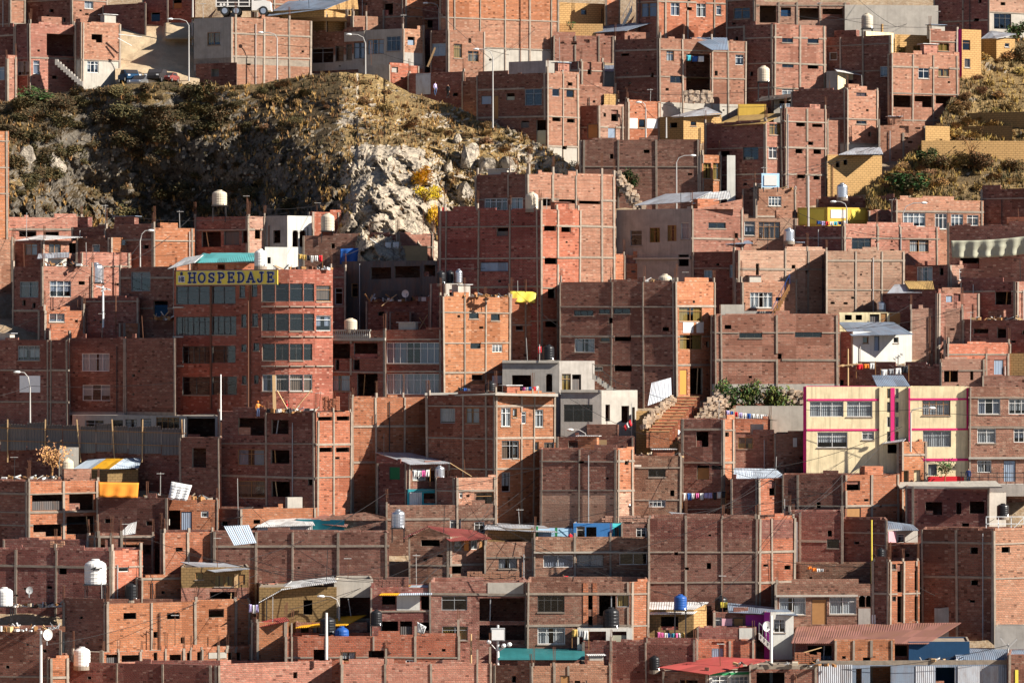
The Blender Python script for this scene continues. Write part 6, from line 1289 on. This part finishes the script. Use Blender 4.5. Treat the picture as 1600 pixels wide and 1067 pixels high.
Y = bY('D1f', 2); leaning('tin_sheet', 'curled tin sheet lying on the white framed room', [(183,838,bY('D1f',1)),(212,834,bY('D1f',1)),(214,815,bY('D1f',3)),(203,818,bY('D1f',3))], 'pale', 2)
# adobe and block walls by the steps
H('S1', 'ochre mud wall beside the foot of the stone steps', [994,1030], 6, 642, 690, 'a', cat='wall', dep=1)
H('S2', 'grey block wall under the green bushes', [1150,1262], 4, 634, 668, 'l', cat='wall', dep=1)

# junk on terraces: many small different pieces
JM = ['wood', 'woodl', 'grey', 'rust', 'iron', 'pale', 'tanb', 'dark', 'white', 'wood']
def junk(name, label, x0, x1, y, Y, n, hpx=8, seed=1):
    rr = random.Random(seed); q = MB()
    for k in range(n):
        x = rr.uniform(x0, x1); o = pt(x, y, Y + rr.uniform(0, 1.4)); L_ = rr.uniform(.15, hpx * mpp(Y)); a = rr.uniform(0, 6.28)
        if rr.random() < .45: q.beam(o, o + Vector((rr.uniform(-.9, .9), rr.uniform(-.3, .3), L_)), rr.uniform(.04, .12), rr.choice(JM))
        else: q.box(o, Vector((math.cos(a), math.sin(a), rr.uniform(-.2, .2))) * rr.uniform(.12, .5), Vector((-math.sin(a), math.cos(a), 0)) * rr.uniform(.15, .5), (0, 0, L_ * .6), rr.choice(JM))
    o = q.build(name, None, org=pt(x0, y, Y)); tag(o, label, 'junk', kind='stuff')
for i, a in enumerate([('scrap timber and metal heaped on the brick terrace by the dish', 575, 668, 471, bY('C7p', .5), 40, 12), ('junk heaped along the roof in the bottom corner', 0, 96, 986, bY('D25', .5), 50, 14), ('scrap on the roof of the unfinished building', 415, 492, 645, bY('C6', .6), 45, 12),
    ('scrap lying on the roof above the blue room', 900, 968, 815, D(815), 45, 6), ('clutter on the roof of the orange brick house', 705, 795, 464, bY('C7b', .8), 40, 6), ('rubbish in the yard below the tin fence', 10, 110, 748, bY('C5', 1.2), 50, 7), ('clutter on the roof of the wide dark building', 975, 1055, 441, bY('B9', .8), 25, 8),
    ('clutter on the roofs beside the guesthouse', 240, 276, 500, bY('B3f', -1), 25, 14), ('clutter on the terrace behind the parapet by the steps', 1000, 1062, 714, bY('C13', 1.5), 30, 10), ('clutter on the roof of the house under the signboard', 1170, 1240, 296, bY('A26', 1), 16, 5),
    ('rubbish on the roof behind the white water tank', 20, 130, 948, D(952), 50, 9), ('clutter on the roof of the yellow corner house', 70, 130, 415, bY('B3', .5), 25, 7), ('scrap on the roof above the long dark retaining wall', 1300, 1440, 573, bY('C17d', 2), 30, 6), ('clutter in the yard of the unfinished house', 230, 335, 782, bY('C5s', .6), 40, 14), ('scrap on the roofs behind the vaulted hall', 1150, 1300, 1040, bY('D24d', -.5), 25, 8),
    ('clutter on the guesthouse roof', 410, 515, 421, bY('B4', 1.4), 26, 8), ('clutter on the roof by the lit turret', 1520, 1600, 500, bY('B17d', 1), 20, 8), ('clutter between the short concrete columns', 165, 230, 1044, bY('D21b', .4), 25, 9), ('scrap under the steel shutters roof edge', 1440, 1500, 1032, bY('D14f', .5), 16, 7)]):
    junk('junk_heap', *a, seed=i)
# power lines
def wire(pts, label):
    q = MB()
    for (x0, y0, Y0), (x1, y1, Y1) in zip(pts[:-1], pts[1:]):
        a, b = pt(x0, y0, Y0), pt(x1, y1, Y1); q.tube([a.lerp(b, t) - Vector((0, 0, .035 * (b - a).length * 4 * t * (1 - t) * .5)) for t in [i / 10 for i in range(11)]], .02, 'iron', 4)
    o = q.build('power_line', None, org=pt(*pts[0])); tag(o, label, 'cable', 'power lines')
wire([(0,618,D(700)),(47,603,bY('C1',-1.5)),(272,598,D(690))], 'cable running past the street lamp above the tin fence'); wire([(872,612,bY('C9b',-1)),(985,672,bY('C9b',-1.5)),(1062,690,D(720))], 'cable crossing the grey concrete house'); wire([(0,520,D(560)),(161,447,bY('B3c',-1.5)),(219,380,D(440)-1)], 'cable from the white crossarm post up to the curved lamp')
wire([(845,742,D(790)),(770,800,D(830)),(600,960,bY('D6',-1.5))], 'cable crossing the dark alley'); wire([(843,760,D(800)),(772,812,D(830)),(640,925,D(940))], 'lower cable crossing the dark alley'); wire([(1260,640,bY('C15a',-1)),(1423,640,bY('C15b',-1.6)),(1600,650,bY('C16',-2))], 'cable across the yellow building')
wire([(770,95,bY('A11',-3)),(686,20,bY('A11',-2)),(560,-10,bY('A11',-1))], 'cable over the hill crest houses'); wire([(433,70,D(128)-1),(571,75,bY('A8',-4)),(690,110,D(150))], 'cable between the lamps on the hill crest')

rw = random.Random(21); keys = [k for k in BLD if BLD[k]['root'].get('category') == 'house']; made = 0
while made < 75:
    a, b = BLD[rw.choice(keys)], BLD[rw.choice(keys)]; pa, pb = a['P'][rw.randrange(len(a['P']))], b['P'][rw.randrange(len(b['P']))]
    if a is b or (pa - pb).length > 22 or abs(a['zt'] - b['zt']) > 9 or abs(pa.x - pb.x) < 4: continue
    A = Vector((pa.x, pa.y - .3, a['zt'] + rw.uniform(.2, 1.4))); B_ = Vector((pb.x, pb.y - .3, b['zt'] + rw.uniform(.2, 1.4))); l = (A - B_).length; q = MB()
    q.tube([A.lerp(B_, t) - Vector((0, 0, .16 * l * t * (1 - t))) for t in [i / 10 for i in range(11)]], .02, 'iron', 4); o = q.build('power_line', None, org=A); tag(o, 'thin dark cable sagging from one brick house to the next', 'cable', 'cables between the houses'); made += 1
# ================================================================== plants
def leaf_cloud(n, rx, ry, rz, size, seed, lumps=7):
    rr = random.Random(seed); C = [(rr.uniform(-.6, .6) * rx, rr.uniform(-.6, .6) * ry, rr.uniform(.25, .85) * rz * 1.3, rr.uniform(.35, .62)) for _ in range(lumps)]
    V = []; Fc = []; mi = []
    for k in range(n):
        c = rr.choice(C); t = Vector((rr.gauss(0, 1), rr.gauss(0, 1), rr.gauss(0, 1))).normalized() * (rr.random() ** .4); s = c[3]
        p = Vector((c[0] + t.x * rx * s, c[1] + t.y * ry * s, max(.02, c[2] + t.z * rz * s)))
        a = Vector((rr.gauss(0, 1), rr.gauss(0, 1), rr.gauss(0, 1))).normalized(); b = a.orthogonal().normalized(); sz = size * rr.uniform(.6, 1.5)
        i = len(V); V += [p - a * sz, p + b * sz * .45, p + a * sz, p - b * sz * .45]; Fc.append((i, i + 1, i + 2, i + 3)); mi.append(rr.choice((0, 0, 1, 2)))
    return V, Fc, mi
def leafm(key, c):
    m, nt, b = new_mat('leaf_' + key); L(nt, jitter(nt, mix(nt, noise_tex(nt, nt.nodes.new('ShaderNodeTexCoord').outputs['Object'], 3, 3), mul(c, .6), mul(c, 1.45)), .2, .02), b.inputs['Base Color']); b.inputs['Roughness'].default_value = .8; M['leaf' + key] = m
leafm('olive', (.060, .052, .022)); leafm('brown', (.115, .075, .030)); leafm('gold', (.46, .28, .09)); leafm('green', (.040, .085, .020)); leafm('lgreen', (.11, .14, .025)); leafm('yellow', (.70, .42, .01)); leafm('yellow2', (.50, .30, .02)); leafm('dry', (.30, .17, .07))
PROTO = {}
def plant(kind, p, w, h, label, cat, group, mats, seed=None, name='shrub', lean=0):
    key = (kind, mats, (seed or 0) % 4, round(w / h, 0))
    if key not in PROTO:
        V, Fc, mi = leaf_cloud(1150 if kind == 'bush' else 2200, .5, .5, .5, .05 if kind == 'bush' else .035, 31 * len(PROTO) + 5, 9)
        me = bpy.data.meshes.new('foliage'); me.from_pydata([tuple(v) for v in V], [], Fc); [me.materials.append(M['leaf' + k]) for k in mats]; me.polygons.foreach_set('material_index', [min(i, len(mats) - 1) for i in mi]); me.update()
        q = MB(); rr = random.Random(len(PROTO))
        for k in range(5): q.tube([(0, 0, -.15), (rr.uniform(-.1, .1), rr.uniform(-.1, .1), .15), (rr.uniform(-.3, .3), rr.uniform(-.3, .3), .5)], [.035, .025, .01], 'wood', 5)
        s = q.build('stem', None); PROTO[key] = (me, s.data); bpy.data.objects.remove(s)
    me, sm = PROTO[key]; root = bpy.data.objects.new(name, None); COL.objects.link(root); root.location = p; root.scale = (w, w * .9, h); root.rotation_euler = (0, lean, random.uniform(0, 6.28)); tag(root, label, cat, group)
    for nme, mm in (('foliage', me), ('stem', sm)): o = bpy.data.objects.new(nme, mm); COL.objects.link(o); o.parent = root
    return root
rr = random.Random(11)
for k in range(290):                              # dark shrubs over the upper hill
    x = rr.uniform(5, 480) if k < 225 else rr.uniform(380, 860); yt, yb = ip(x, HT), ip(x, BRK); y = rr.uniform(yt + 4, 345 if x < 530 and k % 3 == 0 else yb + 10)
    if outc(x, y): continue
    p = on_hill(x, y); w = rr.choice((.9, 1.2, 1.6, 2.2, 3.0)) * (1.05 if x < 400 else .6)
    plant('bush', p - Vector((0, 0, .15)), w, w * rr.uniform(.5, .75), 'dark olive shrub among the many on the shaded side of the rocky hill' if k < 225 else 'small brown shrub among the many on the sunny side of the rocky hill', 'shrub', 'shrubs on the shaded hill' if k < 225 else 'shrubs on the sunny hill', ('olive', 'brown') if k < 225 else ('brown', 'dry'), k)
plant('bush', on_hill(320, 150) - Vector((0, 0, .5)), 3.8, 3.0, 'largest round dark shrub on the skyline beside the grey plaster house', 'shrub', None, ('olive', 'brown'), 1)
plant('bush', on_hill(60, 160), 4.2, 2.2, 'wide dark green shrub below the stair house', 'shrub', None, ('olive', 'green'), 2)
for i, (x, y, w, h, l) in enumerate([(655,284,3.0,2.6,'bright yellow bush high on the pale rock face'), (664,310,2.8,2.4,'bright yellow bush in the middle of the pale rock face'), (680,350,1.7,3.2,'narrow yellow bush at the foot of the pale rock face')]):
    p = on_hill(x, y); plant('bush', p - Vector((0, .9, .4)), w, h, l, 'shrub', 'yellow bushes on the rock', ('yellow', 'yellow2', 'gold'), i)
for i, (x, y, w, h, l) in enumerate([(1137,640,3.0,3.6,'rounded green bush nearest the stone steps'), (1170,640,2.6,3.6,'middle green bush under the pinkish building'), (1206,644,3.8,3.4,'wide yellowish green bush beside the yellow building'), (1243,655,1.6,1.8,'small dusty bush against the yellow building')]):
    plant('bush', pt(x, y, bY('B17', -4.2)), w, h, l, 'bush', 'bushes under the pinkish building', ('green', 'olive', 'lgreen') if i != 2 else ('lgreen', 'green', 'olive'), i + 4, 'bush')
for x, y, w, h, l, mt in [(1424,300,4.6,2.6,'big dark green shrub above the long brick house',('green','olive')), (1447,258,2.2,2.2,'dark bushy shrub in front of the ochre mud wall',('olive','green')), (980,300,2.4,3.0,'dark green shrub beside the tall brick tower',('green','olive')), (905,272,2.6,1.6,'low dark shrub at the end of the rocky hill',('olive','green')), (966,388,1.2,1.8,'small olive tree beside the plaster house',('green','lgreen')), (893,52,1.3,1.8,'spiky dark plant on the ochre garden wall',('olive','green')), (1590,60,3,2.5,'dark shrub at the right edge of the dry slope',('olive','green')), (1592,92,2,2,'shrub below the dark one at the right edge',('olive','brown'))]:
    plant('bush', pt(x, y, on_slope(x, y).y - .6 if x > 1380 else D(y) - .5), w, h, l, 'shrub', None, mt, int(x))
for k in range(14):
    x = rr.uniform(1440, 1600); p = pt(x, rr.uniform(258, 274), on_slope(x, 262).y - .8); w = rr.uniform(1.2, 2.6)
    plant('bush', p, w, w * .7, 'dry shrub among the many on the dry slope at the right', 'shrub', 'shrubs on the dry slope', ('brown', 'olive', 'dry'), k)
for k in range(75):
    x = rr.uniform(1385, 1610); y = rr.uniform(ip(x, SL) + 6, 300); p = on_slope(x, y); w = rr.uniform(.8, 2.2)
    plant('bush', p - Vector((0, .2, .15)), w, w * .6, 'dry shrub among the many on the dry slope at the right', 'shrub', 'shrubs on the dry slope', ('gold', 'brown') if k % 2 else ('brown', 'dry'), k)
def tree(x, yb, h, Y, label, mats, nb=7, leaves=500, seed=3, trunk=.12):
    r2 = random.Random(seed); b = pt(x, yb, Y); root = thing('tree', label, 'tree', b); q = MB(); tips = []
    top = b + Vector((.1 * h, 0, h * .5)); q.tube([b - Vector((0, 0, .3)), b + Vector((.03 * h, 0, h * .25)), top], [trunk, trunk * .8, trunk * .6], 'wood', 7)
    for k in range(nb):
        t = b.lerp(top, r2.uniform(.5, 1)); e = t + Vector((r2.uniform(-.35, .35) * h, r2.uniform(-.3, .3) * h, r2.uniform(.15, .5) * h)); m = t.lerp(e, .5) + Vector((0, 0, .05 * h)); q.tube([t, m, e], [trunk * .5, trunk * .3, .015], 'wood', 5); tips += [m, e]
    q.build('trunk', root, smooth=True); q = MB()
    for k in range(leaves):
        c = r2.choice(tips); p = c + Vector((r2.gauss(0, .12), r2.gauss(0, .12), r2.gauss(0, .12))) * h; a = Vector((r2.gauss(0, 1), r2.gauss(0, 1), r2.gauss(0, 1))).normalized() * .11; w = a.orthogonal() * .5
        q.poly([p - a, p + w, p + a, p - w], 'leaf' + r2.choice(mats))
    q.build('crown', root)
tree(80, 748, 3.0, D(752), 'dry brown tree beside the beige tank in the yard', ('dry', 'gold'), 9, 420, 5); tree(1514, 256, 3.2, on_slope(1514, 256).y - .5, 'thin bare tree on the dry slope', ('brown',), 8, 60, 8, .1); tree(1125, 760, 1.4, D(770), 'x', ('green',)) if 0 else None
# potted plant on the yellow building's terrace
tree(1476, 752, 1.9, bY('C15b', -1.2), 'small dark potted tree in front of the yellow block', ('green', 'olive'), 6, 260, 4, .05)
# grass over the hill: uncountable
def tufts(name, spots, seed):
    r2 = np.random.default_rng(seed); n = len(spots); V = []; Fc = []; mi = []
    for (p, s) in spots:
        g_ = nz(p.x * .16, p.z * .3, 8) + .25 * nz(p.x * .7, p.z * .9, 3); mk = int(r2.choice(4, p=[.6, .3, .08, .02] if g_ > .02 else [.12, .25, .4, .23]))
        for b in range(6):
            a = r2.uniform(0, 6.28); l = s * r2.uniform(.5, 1.3); lean = r2.uniform(.15, .7) * l; w = .05 + .05 * s; dx, dy = math.cos(a), math.sin(a); i = len(V)
            V += [(p.x - dy * w, p.y + dx * w, p.z - .05), (p.x + dy * w, p.y - dx * w, p.z - .05), (p.x + dx * lean, p.y + dy * lean, p.z + l)]; Fc.append((i, i + 1, i + 2)); mi.append(mk)
    me = bpy.data.meshes.new(name); me.from_pydata(V, [], Fc); [me.materials.append(M['leaf' + k]) for k in ('gold', 'dry', 'brown', 'olive')]; me.polygons.foreach_set('material_index', mi); me.update()
    o = bpy.data.objects.new(name, me); COL.objects.link(o); o['kind'] = 'stuff'; o['label'] = {'dry_grass': 'dry golden grass and weeds covering the rocky hill', 'slope_grass': 'dry golden grass covering the slope at the right'}[name]; return o
r3 = np.random.default_rng(5); sp = []
NZ = PH[:nr]
for k in range(15000):
    i, j = r3.integers(8, nr - 1), r3.integers(0, len(hx) - 1); x = hx[j]; p = Vector(NZ[i, j]); y = 533.5 - (p.z - ZC) * F / p.y
    g = (NZ[i + 1, j, 1] - NZ[i, j, 1]) / max(.01, NZ[i + 1, j, 2] - NZ[i, j, 2])
    dens = 1 if g > .9 else (.12 if g > .3 else .02)
    if outc(x, y): dens *= .08
    if dens * (.6 + .8 * nz(p.x * .3, p.z * .3)) > r3.random(): sp.append((p + Vector((r3.uniform(-.12, .12), 0, 0)), r3.uniform(.18, .6)))
tufts('dry_grass', sp, 1)
sp = []
for k in range(5200):
    i, j = r3.integers(0, 59), r3.integers(0, len(sx)); p = Vector(PS[i, j])
    if .55 + .8 * nz(p.x * .3, p.z * .3, 2) > r3.random(): sp.append((p, r3.uniform(.2, .6)))
tufts('slope_grass', sp, 2)
# boulders
def boulder(p, s, label, seed, group=None, mat='stone'):
    import bmesh
    bm = bmesh.new(); bmesh.ops.create_icosphere(bm, subdivisions=3, radius=1); r2 = random.Random(seed); off = Vector((seed * 3.1, seed * 1.7, 0))
    cuts = [(Vector((r2.gauss(0, 1), r2.gauss(0, 1), r2.gauss(0, .8))).normalized(), r2.uniform(.45, .8)) for _ in range(9)]
    for v in bm.verts:
        for n_, d_ in cuts:
            e = v.co.dot(n_) - d_
            if e > 0: v.co -= n_ * e
        v.co *= 1 + .12 * noise.noise(v.co * 2.5 + off)
        v.co = Vector((v.co.x * s[0], v.co.y * s[1], v.co.z * s[2]))
    me = bpy.data.meshes.new('boulder'); bm.to_mesh(me); bm.free(); me.materials.append(M['rock' if mat == 'rock' else mat]); o = bpy.data.objects.new('boulder', me); COL.objects.link(o); o.location = p; o.rotation_euler = (r2.uniform(-.3, .3), r2.uniform(-.5, .5), r2.uniform(0, 6)); tag(o, label, 'boulder', group)
for i, (x, y, w, h, l) in enumerate([(735,245,1.8,2.2,'large pale boulder leaning on the sunny flank of the hill'), (762,262,1.6,1.9,'pale boulder with a dark crack beside the brick tower'), (715,222,1.0,1.5,'narrow pale boulder on top of the sunny flank'), (790,258,1.3,1.5,'pale boulder just above the tower roof'), (700,262,1.0,2.0,'tall slab of pale rock beside the yellow bush'), (820,248,1.0,.9,'small pale boulder at the end of the hill'), (725,300,1.3,1.8,'shaded boulder wedged above the tower edge'), (580,165,.9,.5,'flat white boulder in the grass'), (90,255,1.5,1.8,'pale crag boulder on the shaded side of the hill'), (45,240,1.4,1.6,'pale crag boulder near the left edge of the hill'), (30,290,1.5,1.5,'low pale boulder at the left foot of the hill'), (575,190,.7,.4,'flat grey boulder in the grass below the white one')]):
    boulder(on_hill(x, y) - Vector((0, .2, .2)), (w * .75, w * .7, h * .75), l, i + 1, None, 'rock')
# rubble: uncountable stones
def rubble(name, label, spots, seed, smax=.3):
    r2 = random.Random(seed); V = []; Fc = []
    for p in spots:
        s = r2.uniform(.08, smax); i = len(V); vs = [Vector((r2.uniform(.6, 1) * a, r2.uniform(.6, 1) * b, r2.uniform(.6, 1) * c)) * s for a in (-1, 1) for b in (-1, 1) for c in (-1, 1)]
        V += [tuple(p + v) for v in vs]; Fc += [tuple(i + q for q in f) for f in ((0,1,3,2),(4,6,7,5),(0,4,5,1),(2,3,7,6),(0,2,6,4),(1,5,7,3))]
    me = bpy.data.meshes.new(name); me.from_pydata(V, [], Fc); me.materials.append(M['stone']); o = bpy.data.objects.new(name, me); COL.objects.link(o); o['kind'] = 'stuff'; o['label'] = label
R2 = random.Random(4)
rubble('rubble', 'loose pale stones scattered over the rocky hill', [on_hill(R2.uniform(20, 880), R2.uniform(150, 300)) for _ in range(420)], 1, .2)
sp = []
for k in range(420):
    t = R2.random(); x = 1075 + 60 * t + R2.uniform(-14, 14); y0 = 690 - 75 * t; sp.append(pt(x, y0 + R2.uniform(-9, 12), D(700) + 5 * t + R2.uniform(-.4, .4)))
for k in range(200): t = R2.random(); sp.append(pt(1006 + 46 * t + R2.uniform(-6, 4), 664 - 44 * t + R2.uniform(-5, 8), D(700) + 4.5 * t - .5 + R2.uniform(-.3, .3)))
for k in range(260): sp.append(pt(R2.uniform(1220, 1262), R2.uniform(610, 668), bY('B17', -3.6) + R2.uniform(-.5, .5)))
for k in range(260): t = R2.random(); sp.append(pt(965 + 35 * t + R2.uniform(-5, 8), 275 + 55 * t + R2.uniform(-8, 8), D(330) + R2.uniform(-.5, .5)))
for k in range(200): sp.append(pt(R2.uniform(1070, 1112), 146 + R2.uniform(-3, 14), bY('A15', -.3) + R2.uniform(-.2, .2)))
rubble('rubble_heap', 'heaped stones beside the stone steps and between the houses', sp, 2, .24)

# ================================================================== camera and light
cam = bpy.data.cameras.new('camera'); co = bpy.data.objects.new('camera', cam); COL.objects.link(co); co.location = (0, 0, ZC); co.rotation_euler = (RD(90), 0, 0)
cam.sensor_width = 36; cam.lens = 36 * F / 1600; cam.clip_start = 1; cam.clip_end = 9000; scene.camera = co
PHI, EL = 72, 31
w = bpy.data.worlds.new('World'); scene.world = w; w.use_nodes = True; nt = w.node_tree; sky = nt.nodes.new('ShaderNodeTexSky'); sky.sky_type = 'NISHITA'; sky.sun_disc = False; sky.sun_elevation = RD(EL); sky.altitude = 3800; sky.air_density = .7; sky.dust_density = .3
S = Vector((math.sin(RD(PHI)) * math.cos(RD(EL)), -math.cos(RD(PHI)) * math.cos(RD(EL)), math.sin(RD(EL))))
sky.sun_rotation = math.atan2(S.x, S.y)
nt.links.new(sky.outputs[0], nt.nodes['Background'].inputs[0]); nt.nodes['Background'].inputs[1].default_value = .06
sl = bpy.data.lights.new('sun', 'SUN'); so = bpy.data.objects.new('sun', sl); COL.objects.link(so); sl.energy = 5; sl.angle = RD(.5); sl.color = (1, .94, .85); so.rotation_euler = S.to_track_quat('Z', 'Y').to_euler(); so.location = (60, 200, 150)
scene.view_settings.view_transform = 'Standard'; scene.view_settings.look = 'None'; scene.view_settings.gamma = 1; scene.view_settings.use_curve_mapping = False; scene.view_settings.exposure = 1.1
scene.cycles.max_bounces = 6; scene.cycles.diffuse_bounces = 2; scene.cycles.transparent_max_bounces = 8
for o in list(bpy.data.objects):
    if '_o' in o: del o['_o']
